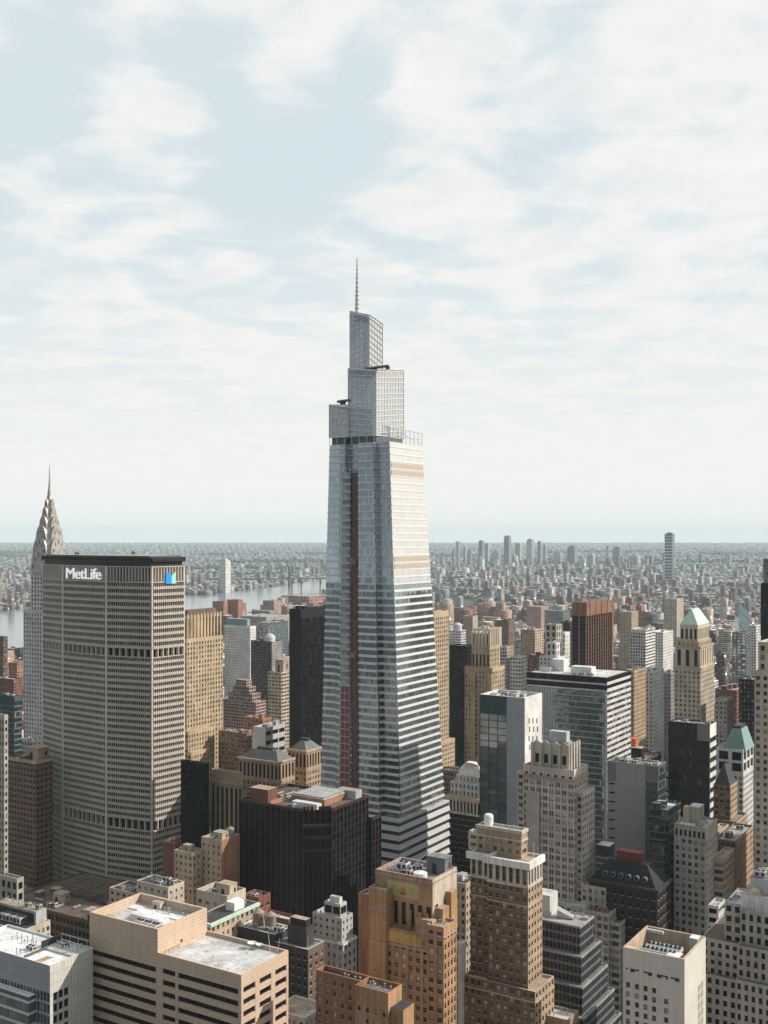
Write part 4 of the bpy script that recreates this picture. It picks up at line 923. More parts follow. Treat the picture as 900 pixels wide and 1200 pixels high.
# open frame screen round the sunlit corner of the main roof
m = MB(); xs_ = ov.lx(448, yN)
za, zb_, zc_ = zat(499, xs_, yN), zat(500, xB, yN), zat(508, xB, yS)
for i in range(5):
    a = xs_ + (xB - xs_) * i / 4; m.bar((a, yN + .3, zt), (a, yN + .3, za + (zb_ - za) * i / 4), .2, 'm_light')
for i in range(9):
    a = yN + (yS - yN) * i / 8; m.bar((xB - .3, a, zt), (xB - .3, a, zb_ + (zc_ - zb_) * i / 8), .2, 'm_light')
for f in (1.0, .5, .02):
    m.bar((xs_, yN + .3, zt + (za - zt) * f), (xB, yN + .3, zt + (zb_ - zt) * f), .2, 'm_light'); m.bar((xB - .3, yN, zt + (zb_ - zt) * f), (xB - .3, yS, zt + (zc_ - zt) * f), .2, 'm_light')
m.bar((xB - .3, yN, zb_), (xB - .3, yS, zt + 1), .14, 'm_light'); m.build('screen_frame', ov.root)
def cradle(x, y, z, L):
    m = MB(); m.box(x - 1.3, x + 1.3, y - 1.2, y + 1.2, z, z + 1.8, 'm_dark'); m.bar((x - L * .4, y, z + 2.2), (x + L * .6, y - .5, z + 2.6), .85, 'm_frame'); m.bar((x, y, z + 1.6), (x, y, z + 2.6), .5, 'm_dark')
    m.box(x + L * .5, x + L * .62, y - 1.1, y + .6, z + .8, z + 2.4, 'm_dark'); m.build('window_cradle', ov.root)
cradle(x2 - 3, y2 + 3, zat(434, x2, y2) - .2, 17); cradle(x20 - 4.5, y2 + 1, zat(474, xL, yN) - .4, 10)
m = MB(); sx = ov.lx(418.6, y3 + 5); sy = y3 + 5; zs0 = zat(372, x30, y3) - 2; zs1 = zat(301, sx, sy)
prof = [(1.35, zs0)]
for i in range(14):
    q = zs0 + (zs1 - zs0) * (i + 1) / 15; r = 1.3 * (1 - (i + 1) / 15) + .22; prof += [(r, q), (r + .3, q), (r + .3, q + .5), (r, q + .5)]
prof.append((.12, zs1)); m.lathe(sx, sy, prof, 'm_light', 8); m.build('antenna_mast', ov.root)
ov.rects = [(-ov.L, 4, -8, ov.W, zb)]
# construction hoist climbing the slot in the shaded face (stands against the tower, can be taken away)
h = empty('construction_hoist', (ov.bx, ov.by, 0), -ANG); tag(h, 'red and grey construction hoist climbing the shaded face of the tallest glass tower', 'hoist')
zh0, zh1, zred = ov.z(930), ov.z(552), ov.z(815)
def hp(p, z, dy):
    xB, yN, xL, yS = tp(z); f = fx0(p, -1); return (xL + (xB - xL) * f, yN + dy, z)
m = MB()
for p in (402, 407.5, 413):
    for dy in (-4.6, -1.2): m.bar(hp(p, 0, dy), hp(p, zb, dy), .26, 'm_steel'); m.bar(hp(p, zb, dy), hp(p, zh1 + 4, dy), .26, 'm_steel')
m.build('mast', h)
n = 0; z = zh0
while z < zh1:
    m = MB(); lo_ = z < zred; col = 'm_redlift' if lo_ else 'm_tarp'
    A = [hp(p, z, dy) for p, dy in ((400.5, -4.8), (413.5, -4.8), (413.5, -.9), (400.5, -.9))]; Bz = [hp(p, z + 1.6, dy) for p, dy in ((400.5, -4.8), (413.5, -4.8), (413.5, -.9), (400.5, -.9))]
    m.frustum([p[:2] for p in A], [p[:2] for p in Bz], z, z + (1.6 if not lo_ else .5), 'm_steel', col); m.build('platform', h)
    m = MB(); q0 = [hp(401.5, z + .5, -4.3), hp(410.5 if not lo_ else 413, z + .5, -4.3)]; q1 = [hp(410.5 if not lo_ else 413, z + 3.95, -4.3), hp(401.5, z + 3.95, -4.3)]
    m.poly([*q0, *q1], col if lo_ or n % 3 else 'concrete'); m.build('netting', h)
    z += 4.25; n += 1
m = MB(); m.poly([hp(414, zb, -2.2), hp(422.5, zb, -2.2), hp(422.5, zh1, -2.2), hp(414, zh1, -2.2)], 'm_rust')
for p in (414.5, 418.5, 422): m.bar(hp(p, zb, -2.6), hp(p, zh1, -2.6), .3, 'm_frame')
m.build('lift_track', h)
for i in range(2): m = MB(); x, y, z = hp(418, zred + 20 + 55 * i, -3.6); m.box(x - 1.9, x + 1.9, y - 1.5, y + 1.1, z, z + 3.4, 'm_rust'); m.build('lift_cage', h)

# ================================================================ the rest of the middle distance, one by one
def mid(name, label, cat, px, yt, Y, S, SW=None, roof='r_grey', n=4, kinds='abvp', single=100, par=1.1, pm=None, plainN=False, plainW=False, fin=True, seed=None):
    b = Bld(name, label, cat, *px, yt, Y)
    b.tier(-b.L, 0, 0, b.W, 0, b.H, S, SW, roof, par, pm=pm, plainN=plainN, plainW=plainW)
    if n: clutter(b, -b.L + .8, -.8, .8, b.W - .8, b.H - par, n, seed or int(px[0] * 7 + Y), S['wall'] if S['wall'] in MATS else 'grey', kinds)
    if fin: b.done(single)
    return b
GS = st('gold', 'g_dark', fh=3.7, bay=3.1, pw=1.6, sw=1.6, top=3, pd=.12)
b = mid('stone_tower', 'golden stone tower with a ribbed crown directly behind the broad concrete slab', 'tower', (205, 219, 261.5), 749, 850, GS, fin=False, n=0)
zc = b.z(722)
b.tier(-b.L + 1.5, -1.5, 1.5, b.W - 1.5, b.H - 1.1, zc, st('gold', 'g_dark', fh=zc - b.H - 3, bay=3.6, pw=1.5, sw=.4, top=2.4, d=1.0), roof='r_brown')
for i in range(11): y = 1.4 + (b.W - 4) * i / 10; b.slab('rib', -1.5, -.75, y, y + 1.2, b.H - 1, zc + 1.2, 'gold')
b.slab('penthouse', -b.L + 3, -4, 5, b.W - 4, zc - 1, zc + 4, 'brown', 'r_brown')
b.tier(.01, 5, -4, b.W * .62, 0, b.z(856, 2, 0), GS, roof='r_tan'); b.tier(5.01, 9, -5, b.W * .38, 0, b.z(880, 6, 0), GS, roof='r_tan'); b.done(100)
mid('office_tower', 'narrow black slab with a pale roof edge beside the broad concrete slab', 'office tower', (212, 240.5, 245), 895, 690, st('black', 'g_dead', bay=2, pw=.3, sw=.6), roof='r_light', n=2)
mid('glass_tower', 'sheer black glass tower standing close beside the tallest glass tower', 'office tower', (339, 352.5, 392), 714, 800, st('black', 'g_dead', fh=3.8, bay=1.6, pw=.12, sw=.3, top=7, d=.1), n=3, single=100, roof='r_dark')
b = mid('apartment_tower', 'tan balconied apartment tower beside the sheer black glass tower', 'apartment tower', (314, 330, 342), 788, 1000, st('cream', 'g_dark', fh=3.2, bay=3.6, pw=.7, sw=1.35, top=1.2, d=.8), fin=False, n=0, roof='r_tan')
bulk(b, -b.L * .35, b.W * .5, b.H - 1.1, 9, 8, 12, 'pinkstone', 'r_tan'); b.done(100)
b = mid('apartment_tower', 'dark grey apartment tower flecked with white windows and a domed roof plant', 'apartment tower', (294, 318.5, 331), 752, 1200, st('charcoal', 'g_blind', fh=3, bay=2.6, pw=1.4, sw=1.5, top=1), SW=st('violet', 'g_blind', fh=3, bay=2.6, pw=1.4, sw=1.5, top=1), n=2, fin=False, roof='r_light')
m = MB(); m.lathe(-b.L * .3, b.W * .4, [(6, b.H - 1), (6, b.H + 4), (4, b.H + 6.5), (1, b.H + 8), (0, b.H + 8)], 'whitestone', 14); m.build('roof_drum', b.root); b.done(100)
b = mid('hospital_building', 'wide white block peppered with small windows and a blue glass penthouse', 'building', (263, 293, 300), 734, 1500, st('white', 'g_dark', fh=3.6, bay=2.6, pw=1.5, sw=2.0, top=4), n=0, fin=False, roof='r_light')
b.slab('penthouse', -b.L + 1, -8, 4, b.W - 3, b.H, b.H + 9, 'm_copperblue', 'r_light'); b.done(100)
mid('glass_building', 'blue glass block in front of the wide beige blocks by the river', 'office block', (299, 314, 338), 730, 1900, st('slate', 'g_far', fh=4, bay=3, pw=.4, sw=1, top=1), single=60)
mid('apartment_tower', 'round-shouldered pink brick tower at the riverside, left one of two joined', 'apartment tower', (249, 262, 267), 705, 2600, st('brick', 'g_dark', fh=3.2, bay=4, pw=2.4, sw=1.7), n=1, single=40)
mid('apartment_tower', 'pink brick tower at the riverside touching the round-shouldered one', 'apartment tower', (266, 279, 284.5), 703, 2620, st('brick', 'g_dark', fh=3.2, bay=4, pw=2.4, sw=1.7), n=1, single=40)
mid('apartment_tower', 'lone pink brick riverside tower rising behind the beige blocks', 'apartment tower', (308, 321, 329.5), 704, 2700, st('pinkstone', 'g_dark', fh=3.2, bay=4, pw=2.4, sw=1.7), n=1, single=40)
mid('apartment_block', 'grey-pink slab block before the lone riverside tower', 'building', (295, 316, 325), 716, 2350, st('grey', 'g_dark', fh=3.4, bay=4, pw=2, sw=1.8), n=2, single=20)
mid('apartment_block', 'long beige block by the river above the blue glass block', 'building', (282, 312, 340), 723, 2150, st('lime', 'g_dark', fh=3.4, bay=4, pw=2, sw=1.8), n=3, single=20)
b = mid('power_station', 'long pink brick power station on the riverbank beneath three smokestacks', 'power station', (330, 362, 392), 699, 3850, st('brick', 'g_dark', fh=12, bay=12, pw=6, sw=5), n=3, single=0)
for i, p in enumerate((342.5, 353.4, 375.5)):
    Yk = 3900 + 60 * i; X = (p - CX) / F * Yk; zt_ = CZ - (679 - Y0) / F * Yk
    t = empty('smokestack', (X, Yk, 0)); tag(t, ('pale smokestack with a dark tip, first from the broad slab side', 'pale smokestack with a dark tip, middle one of the three', 'pale smokestack with a dark tip, nearest the tallest glass tower')[i], 'smokestack', 'smokestacks on the riverbank')
    m = MB(); m.lathe(0, 0, [(4.6, 0), (3.4, zt_ - 18)], 'lime', 10); m.build('shaft', t); m = MB(); m.lathe(0, 0, [(3.45, zt_ - 18), (3.4, zt_), (0, zt_ - 1)], 'm_frame', 10); m.build('tip', t)
b = mid('apartment_block', 'terraced pink apartment block stepping down like a ziggurat', 'apartment building', (262, 300, 312), 823, 1050, st('pinkstone', 'g_dark', fh=3, bay=3, pw=.6, sw=1.2, top=.8, d=.9), n=0, fin=False, roof='r_tan')
PK = st('pinkstone', 'g_dark', fh=3, bay=3, pw=.6, sw=1.2, top=.8, d=.9)
for i, (a, p) in enumerate(((.16, 813), (.3, 805), (.42, 797))): b.tier(-b.L * (1 - a * .7), -b.L * a * .9, b.W * a * .7, b.W * (1 - a * .5), b.H - 1 + i * 6, b.z(p, -b.L * a, 4), PK, roof='r_tan', par=.5)
b.done(60)
mid('stone_block', 'brown brick block with white machinery crowding its roof near the golden tower', 'building', (256, 289, 300), 860, 850, st('brownbrick', 'g_dark', fh=3.6, bay=3, pw=1.6, sw=1.8, top=2), n=11, kinds='aaavdb', roof='r_mid')
mid('brick_block', 'plain dark brick block between the machinery roof and the grey louvred block', 'building', (286, 308, 318), 842, 900, st('brick', 'g_dark', fh=3.6, bay=3.4, pw=2, sw=1.8, top=2), n=3)
b = mid('office_block', 'grey louvred block with a dark slot below its roof above the mansard hotel', 'office block', (296, 311, 334), 853, 830, st('greywhite', 'g_dead', fh=7, bay=8, pw=1, sw=4, top=3), n=6, roof='r_light', single=40, plainN=True)
def hip(b, x0, x1, y0, y1, z0, z1, inset, mat, top=None, name='mansard_roof'):
    m = MB(); m.frustum([(x0, y0), (x1, y0), (x1, y1), (x0, y1)], [(x0 + inset, y0 + inset), (x1 - inset, y0 + inset), (x1 - inset, y1 - inset), (x0 + inset, y1 - inset)], z0, z1, mat, top or mat); return m.build(name, b.root)
HS = st('tanbrick', 'g_dark', fh=3.9, bay=3.1, pw=1.5, sw=1.7, top=1.6)
for (lab, px_, yt, Y) in (('brown stone hotel block with a grey mansard roof, nearer of the joined pair', (279.7, 326, 345), 893, 705), ('brown stone hotel block with a grey mansard roof, tucked beside the tallest glass tower', (337, 359, 378), 880, 745)):
    b = Bld('hotel_building', lab, 'building', *px_, yt, Y); zc = b.H - 13
    b.tier(-b.L, 0, 0, b.W, 0, zc, HS, roof=None); b.tier(-b.L, 0, 0, b.W, zc, b.H, st('tanbrick', 'g_dead', fh=8, bay=3.3, pw=1.4, sw=1.5, top=2.8, d=.7), roof='r_grey', par=.4)
    b.ring(-b.L, 0, 0, b.W, b.H - 1.1, b.H + .1, .9, 'tan'); b.ring(-b.L, 0, 0, b.W, zc - .4, zc + .3, .4, 'tan', 'stone_course'); hip(b, -b.L + .6, -.6, .6, b.W - .6, b.H - .4, b.H + 5.2, 5.5, 'mansard'); b.slab('roof_light', -b.L * .7, -b.L * .3, b.W * .4, b.W * .6, b.H + 5.2, b.H + 6.6, 'charcoal'); b.done(100)
b = mid('stone_block', 'dull brown stone front with tall pilasters below the mansard hotel', 'building', (247, 279.5, 284), 906, 690, st('tanbrick', 'g_dead', fh=30, bay=3.4, pw=1.5, sw=2.5, top=10, d=.7, pd=.3), n=3, fin=False, roof='r_light', kinds='vvp')
b.ring(-b.L, 0, 0, b.W, b.H - 7.8, b.H - 6.8, .5, 'tan'); b.done(60)
b = mid('stone_tower', 'slender golden stone tower peering out from behind the tallest glass tower', 'tower', (500, 508.5, 526), 717, 900, st('gold', 'g_dark', fh=3.7, bay=3.0, pw=1.5, sw=1.5, top=5, pd=.15), fin=False, n=1, roof='r_tan')
b.tier(.01, 3.5, -2, b.W + 4, 0, b.z(870, 2, 4), st('gold', 'g_dark', fh=3.7, bay=3.0, pw=1.5, sw=1.5, top=3), roof='r_tan'); b.done(100)
mid('office_tower', 'dark glass slab wedged between the slender golden tower and the pinnacled brown tower', 'office tower', (526.5, 548, 556), 757, 1000, st('black', 'g_blk', fh=3.8, bay=1.8, pw=.35, sw=.9, top=1), n=1)
DS = st('tanbrick', 'g_dark', fh=3.7, bay=2.8, pw=1.5, sw=1.5, top=3, pd=.2); DW = st('gold', 'g_dark', fh=3.7, bay=2.8, pw=1.5, sw=1.5, top=3, pd=.2)  # shade and sun put into the wall colours: brown against gold
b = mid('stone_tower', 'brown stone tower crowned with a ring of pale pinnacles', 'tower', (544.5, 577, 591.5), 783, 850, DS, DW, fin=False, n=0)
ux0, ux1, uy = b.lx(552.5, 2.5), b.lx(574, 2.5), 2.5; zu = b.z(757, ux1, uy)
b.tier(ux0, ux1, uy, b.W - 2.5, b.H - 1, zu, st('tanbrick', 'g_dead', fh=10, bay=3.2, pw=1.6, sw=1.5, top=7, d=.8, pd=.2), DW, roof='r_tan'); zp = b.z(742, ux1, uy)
b.tier(ux0 + 1, ux1 - 1, uy + 1, b.W - 3.5, zu - 1, zp, st('cream', 'g_dark', fh=8, bay=3, pw=1.8, sw=1.5, top=2, d=.8), roof='r_tan')
for i in range(6):
    a = ux0 + (ux1 - ux0) * i / 5 * .94; m = MB(); m.box(a, a + 1.3, uy - .1, uy + 1.2, zu - .8, zp + 1, 'cream'); m.lathe(a + .65, uy + .55, [(.8, zp + 1), (0, zp + 4.5)], 'cream', 4); m.build('pinnacle', b.root)
for i in range(1, 6):
    a = uy + (b.W - 6) * i / 5; m = MB(); m.box(ux1 - 1.2, ux1 + .1, a, a + 1.3, zu - .8, zp + 1, 'cream'); m.lathe(ux1 - .55, a + .65, [(.8, zp + 1), (0, zp + 4.5)], 'cream', 4); m.build('pinnacle', b.root)
b.slab('corner_turret', b.lx(552), b.lx(552) + 4, -1.2, -.01, 0, b.H - 4, 'tanbrick'); b.slab('corner_turret', -4, -.3, -1.2, -.01, 0, b.H - 4, 'tanbrick'); b.done(100)
# grey glass tower with a blank white side
b = Bld('office_tower', 'grey glass office tower with a blank white side wall', 'office tower', 562, 615, 635.3, 818, 630)
xg = b.lx(593.6); GG = st('teal', 'g_grey', fh=3.9, bay=5.2, pw=.18, sw=.35, top=11, d=.2, pd=.0)
b.facade((0, 0), (1, 0), (0, -1), -b.L, xg, 0, b.H, GG); b.flat((0, 0), (1, 0), (0, -1), xg, 0, 0, b.H, 'panelgrey')
yq = b.ly(621)
b.flat((0, 0), (0, 1), (1, 0), 0, b.W, 0, b.H, 'white'); m = MB()
for i in range(3):
    for j, py in enumerate((845, 855, 866, 876)):
        y = b.ly(619.5 + 4.5 * i + (.8 if j % 2 else 0)); zz_ = b.z(py, 0, y); m.box(.01, .06, y, y + 1.3, zz_ - 1.4, zz_ + 1.6, 'm_dark')
m.build('slot_window', b.root)
b.flat((-b.L, 0), (0, 1), (-1, 0), 0, b.W, 0, b.H, 'teal'); b.flat((0, b.W), (1, 0), (0, 1), -b.L, 0, 0, b.H, 'white')
b.roof(-b.L, 0, 0, b.W, b.H, 'r_mid', 2.4, 1.0, 'white'); b.rects.append((-b.L, 0, 0, b.W, b.H)); clutter(b, -b.L + 2, -2, 2, b.W - 2, b.H - 2.4, 7, 91, 'whitestone', 'abd'); b.done(100)
# white mansard tower with a colonnade
b = Bld('stone_tower', 'white stone tower top with a domed mansard above a row of dark columns', 'tower', 522.5, 567, 580, 938, 690)
b.tier(-b.L, 0, 0, b.W, 0, b.z(957), st('darkbrown', 'g_blk', fh=3.6, bay=2.6, pw=1.3, sw=1.6), roof=None); b.tier(-b.L, 0, 0, b.W, b.z(957), b.H, st('ivory', 'g_dead', fh=13, bay=2.5, pw=1.0, sw=.5, top=2.6, d=1.2), roof='r_light')  # shadow on the lower storeys put into dark brown walls and black glass
x0 = b.lx(528, 2); b.tier(x0, -2, 2, b.W - 2, b.H - 1, b.z(920, -2, 2), st('greywhite', 'g_dark', fh=4.2, bay=2.6, pw=1.4, sw=1.7, top=1), roof='r_light')
x1 = b.lx(534, 4); b.tier(x1, -4, 4, b.W - 4, b.z(920, -2, 2) - 1, b.z(911, -4, 4), st('greywhite', 'g_dark', fh=4.2, bay=2.6, pw=1.4, sw=1.7, top=.7), roof='r_light', par=.4)
x2_ = b.lx(536.5, 5); zz0 = b.z(911, -4, 4) - .4; m = MB()
for (a, c), (d, e) in zip(((0, 0), (1.2, 4.5), (3.0, 7.0)), ((1.2, 4.5), (3.0, 7.0), (5.5, 8.4))):
    m.frustum([(x2_ + a, 5 + a), (-5 - a, 5 + a), (-5 - a, b.W - 5 - a), (x2_ + a, b.W - 5 - a)], [(x2_ + d, 5 + d), (-5 - d, 5 + d), (-5 - d, b.W - 5 - d), (x2_ + d, b.W - 5 - d)], zz0 + c, zz0 + e, 'whitestone')
m.build('mansard_roof', b.root); b.ring(-b.L, 0, 0, b.W, b.H - 1.6, b.H + .1, 1.0, 'tan'); b.ring(-b.L, 0, 0, b.W, b.z(957) - .6, b.z(957) + .5, .7, 'ivory', 'stone_course'); b.done(100)
mid('stone_block', 'low dark block with a grey roof wedged under the slender golden tower', 'building', (513, 541, 551), 905, 740, st('brown', 'g_blk', fh=3.6, bay=2.8, pw=1.4, sw=1.7), n=7, single=40)
# large glass slab with a white-striped side
b = Bld('office_tower', 'wide blue-green glass slab with a white-striped side and pale roof boxes', 'office tower', 617, 711.5, 739.5, 794, 720)
zk = b.z(811)
SL = st('teal', 'g_slab', fh=3.85, bay=1.9, pw=.2, sw=.75, top=.3, d=.12, pd=.0, spm='concrete'); SW_ = st('whitestone', 'g_dark', fh=3.85, bay=2, pw=0, sw=1.9, top=.3, d=.4, ribbon=True)
b.facade((0, 0), (1, 0), (0, -1), -b.L, 0, 0, zk, SL); b.facade((0, 0), (0, 1), (1, 0), 0, b.W, 0, zk, SW_)
KT = st('darkbrown', 'g_dead', fh=3.9, bay=2, pw=0, sw=1.0, top=.8, d=.3, ribbon=True, spm='greywhite')
b.facade((0, 0), (1, 0), (0, -1), -b.L, 0, zk, b.H, KT); b.facade((0, 0), (0, 1), (1, 0), 0, b.W, zk, b.H, {**KT, 'spm': 'whitestone', 'sw': 1.9})
b.flat((-b.L, 0), (0, 1), (-1, 0), 0, b.W, 0, b.H, 'teal'); b.flat((0, b.W), (1, 0), (0, 1), -b.L, 0, 0, b.H, 'whitestone'); b.roof(-b.L, 0, 0, b.W, b.H, 'r_light', .7, .5, 'charcoal'); b.rects.append((-b.L, 0, 0, b.W, b.H))
zr = b.H - .7
b.slab('penthouse', b.lx(669, 12), b.lx(693, 12), 12, 20, zr, zr + 5, 'white', 'r_white'); b.slab('penthouse', b.lx(648, 22), b.lx(662, 22), 20, 29, zr, zr + 8, 'white', 'r_white')
b.slab('plant_screen', b.lx(632, 14), b.lx(645, 14), 14, 24, zr, zr + 3, 'm_light', 'r_mid'); clutter(b, -b.L + 2, -3, 2, 11, zr, 8, 93, kinds='vdap'); b.done(100)
# copper-brown ribbed tower
b = Bld('office_tower', 'copper-brown ribbed tower with a flared solid top', 'office tower', 670, 687, 717.5, 706, 1100)
zk = b.z(722); CT = st('copper', 'g_dead', fh=3.8, bay=6.4, pw=1.35, sw=.5, top=.2, d=1.0, pd=.7, mw=.3, mm='charcoal', spm='charcoal')
b.tier(-b.L, 0, 0, b.W, 0, zk, CT, roof=None)
m = MB(); n_ = 9
for i in range(n_):
    y0, y1 = b.W * i / n_, b.W * (i + 1) / n_ - .5; m.box(-.4, .9 if i % 2 else .5, y0, y1, zk, b.H, 'copper')
for i in range(5):
    x0, x1 = -b.L * (i + 1) / 5 + .4, -b.L * i / 5; m.box(x0, x1, -.9 if i % 2 else -.5, .4, zk, b.H, 'copper')
m.box(-b.L, -.41, .41, b.W, zk, b.H - .5, 'copper', 'r_brown'); m.build('crown', b.root)
m = MB(); m.box(.003, 1.3, b.W - 4.2, b.W, 0, zk - .01, 'copper'); m.build('corner_pier', b.root); b.done(100)
# ivory deco tower
b = Bld('stone_tower', 'ivory deco tower with scalloped parapet and a grey tank house on top', 'tower', 613, 672.7, 689, 903, 560)
IV = st('ivory', 'g_blind', fh=3.7, bay=3.6, pw=1.1, sw=1.5, top=1.2, d=.45, pd=.12, mw=.35, mm='ivory'); zt1 = b.z(917)
b.tier(-b.L, 0, 0, b.W, 0, zt1, IV, roof=None); b.tier(-b.L, 0, 0, b.W, zt1, b.H, st('ivory', 'g_dead', fh=8, bay=3.8, pw=2.3, sw=1.5, top=3.4, d=.8, pd=.2), roof='r_grey', pm='ivory')
b.ring(-b.L, 0, 0, b.W, zt1 - .3, zt1 + 1.5, .35, 'pinkstone', 'stone_course')
cx0, cx1, cyy = b.lx(624, 3), b.lx(666.5, 3), 3; zc = b.z(877, cx1, cyy)
b.tier(cx0, cx1, cyy, b.W - 3, b.H - 1, zc, st('ivory', 'g_dead', fh=9.5, bay=(cx1 - cx0) / 4, pw=2.7, sw=2.4, top=4.2, d=.8, pd=.3), roof='r_mid', par=2.5, pm='ivory')
wv = (cx1 - cx0) / 4
for i in range(4):
    m = MB(); a0 = cx0 + wv * i
    arc = [(a0 + wv * .5 - wv * .42 * math.cos(math.pi * q / 8), zc + .01 + 2.6 * math.sin(math.pi * q / 8)) for q in range(9)]
    for (a, z0), (c, z1) in zip(arc, arc[1:]): m.poly([(a, cyy - .15, zc - 1), (c, cyy - .15, zc - 1), (c, cyy - .15, z1), (a, cyy - .15, z0)], 'ivory'); m.poly([(a, cyy - .15, z0), (c, cyy - .15, z1), (c, cyy + .5, z1), (a, cyy + .5, z0)], 'ivory'); m.poly([(a, cyy + .5, zc - 1), (c, cyy + .5, zc - 1), (c, cyy + .5, z1), (a, cyy + .5, z0)], 'ivory')
    m.build('scalloped_parapet', b.root)
for i in range(5):
    a = cx0 + wv * i; m = MB(); m.box(a - .6, a + .6, cyy - .8, cyy - .16, b.H - .9, zc + 1.6, 'ivory'); m.build('buttress', b.root)
for i in range(4): yy = cyy + 1.5 + (b.W - 8) * i / 3; b.slab('buttress', cx1 + .01, cx1 + .8, yy, yy + 1.2, b.H - .9, zc + 2.2, 'ivory')
b.slab('tank_house', cx0 + 6.5, cx1 - 2.5, cyy + 5, b.W - 5, zc - 2.5, zc + 2, 'grey'); b.slab('tank_house', cx0 + 7, cx1 - 3.5, cyy + 5.5, b.W - 6, zc + 2, zc + 7, 'greywhite', 'r_light')
b.tier(b.lx(606, 3), -b.L - .01, 3, b.W - 3, 0, b.z(905, -b.L, 3), st('cream', 'g_dark', fh=3.7, bay=3.2, pw=1.6, sw=1.7), roof='r_grey')
b.tier(.01, 3, 3.5, b.W + 2, 0, b.z(930, 3, 3), st('ivory', 'g_dark', fh=3.7, bay=3.0, pw=1.2, sw=1.6, top=2), roof='r_grey'); b.slab('buttress', b.lx(617, -1), b.lx(632, -1), -1.2, -.01, 0, b.z(927, b.lx(625), 0), 'lime', 'ivory')
b.tier(3.01, 16, 2, b.W + 6, 0, b.z(1040, 14, 2), st('ivory', 'g_blind', fh=3.9, bay=3.4, pw=1.5, sw=1.6, top=1.6), roof='r_white', pm='ivory')
b.tier(8, 21, -7, b.W + 2, 0, b.z(1071, 20, -7), st('ivory', 'g_dark', fh=3.9, bay=3.0, pw=1.1, sw=1.6, top=1.6), roof='r_red', pm='ivory')
b.tier(21.01, 26, -5, b.W + 6, 0, b.z(1082, 25, -5), st('ivory', 'g_dark', fh=3.9, bay=3.0, pw=1.1, sw=1.6, top=1.6), roof='r_red', pm='ivory')
b.tier(-b.L - 4, 7.99, -6, 1.9, 0, b.z(1060, 0, -6), st('ivory', 'g_blind', fh=3.9, bay=3.4, pw=1.5, sw=1.6, top=1.6), roof='r_light', pm='ivory')
clutter(b, 4, 15, 4, b.W, b.z(1040, 14, 2) - 1.1, 5, 95, kinds='aavp'); clutter(b, 9, 20, -6, 0, b.z(1071, 20, -7) - 1.1, 4, 96, kinds='vp'); b.done(100)
# grey concrete slab with green glass
b = Bld('office_tower', 'grey concrete slab tower edged with dark green glass', 'office tower', 711.5, 771, 780.5, 898, 620)
xa_, xb_ = b.lx(722), b.lx(756.5)
b.flat((0, 0), (1, 0), (0, -1), xa_, xb_, 0, b.H, 'panelgrid'); zd = b.z(922)
b.flat((0, .3), (1, 0), (0, -1), -b.L, xa_, zd, b.H, 'paneldark'); b.facade((0, .3), (1, 0), (0, -1), -b.L, xa_, 0, zd, st('panelgrid', 'g_dead', fh=5.2, bay=4, pw=1.6, sw=4.3, top=1))
b.flat((0, .3), (1, 0), (0, -1), xb_, 0, b.z(918), b.H, 'paneldark'); b.facade((0, .3), (1, 0), (0, -1), xb_, 0, 0, b.z(918), st('teal', 'g_green', fh=4, bay=1.6, pw=.15, sw=.4, d=.1)); b.facade((0, 0), (0, 1), (1, 0), 0, b.W, 0, b.H, st('teal', 'g_green', fh=4, bay=1.8, pw=.2, sw=.5, d=.15, spm='slate'))
for x in (xa_, xb_): b.wallm.poly([(x, 0, 0), (x, .3, 0), (x, .3, b.H), (x, 0, b.H)], 'panelgrid')
b.flat((-b.L, 0), (0, 1), (-1, 0), .3, b.W, 0, b.H, 'panelgrid'); b.flat((0, b.W), (1, 0), (0, 1), -b.L, 0, 0, b.H, 'panelgrid'); b.roof(-b.L, 0, .3, b.W, b.H, 'r_mid', 1, .5, 'grey'); b.rects.append((-b.L, 0, 0, b.W, b.H)); clutter(b, -b.L + 1, -1, 1.5, b.W - 1, b.H - 1, 9, 97, kinds='aavd')
b.done(100)
GZ = st('teal', 'g_green', fh=4, bay=2, pw=.2, sw=.9, top=.8, d=.2, spm='slate')
b = mid('glass_building', 'dark green glass block with a chamfered pale roof beside the grey concrete slab', 'office block', (758, 783, 798), 950, 600, GZ, n=3, fin=False, roof='r_light'); b.tier(.01, 6, 4, b.W + 3, 0, b.z(980, 3, 2), GZ, roof='r_mid'); b.tier(-8, -.5, -5, -.01, 0, b.z(965, -3, -3), GZ, roof='r_mid'); b.done(100)
# mansard block with a red container, its shade put into dark colours
b = Bld('stone_block', 'dark shaded stone block with a slate mansard and round dormers carrying a red container', 'building', 690, 770, 786, 1043, 540)
DK = st('darkbrown', 'g_blk', fh=5, bay=4, pw=2.2, sw=2.4, top=3, d=.6); b.tier(-b.L, 0, 0, b.W, 0, b.H, DK, roof='r_dark', par=.4); b.ring(-b.L, 0, 0, b.W, b.H - 1.2, b.H + .2, 1.0, 'charcoal')
hip(b, -b.L + 1, -1, 1, b.W - 1, b.H - .4, b.H + 9, 6.5, 'darkslate', 'r_dark')
for i in range(6):
    a = -b.L * .78 + b.L * .58 * i / 5; m = MB(); m.lathe(0, 0, [(1.3, 0), (1.3, 2.0), (.9, 2.0)], 'slate', 10); o = m.build('dormer', b.root, (a, 3.6 , b.H + 3.2)); o.rotation_euler = (math.pi / 2, 0, 0)
b.slab('plant_house', b.lx(699, 12), b.lx(714, 12), 12, 20, b.H + 8.9, b.H + 14, 'charcoal', 'r_light'); b.done(60)
m = MB(); x0, x1, z0 = b.lx(723, 9.5), b.lx(751, 9.5), b.H + 9.02
m.box(x0, x1, 9, 14.5, z0 + .3, z0 + 4.6, 'm_redbox', bottom=True)
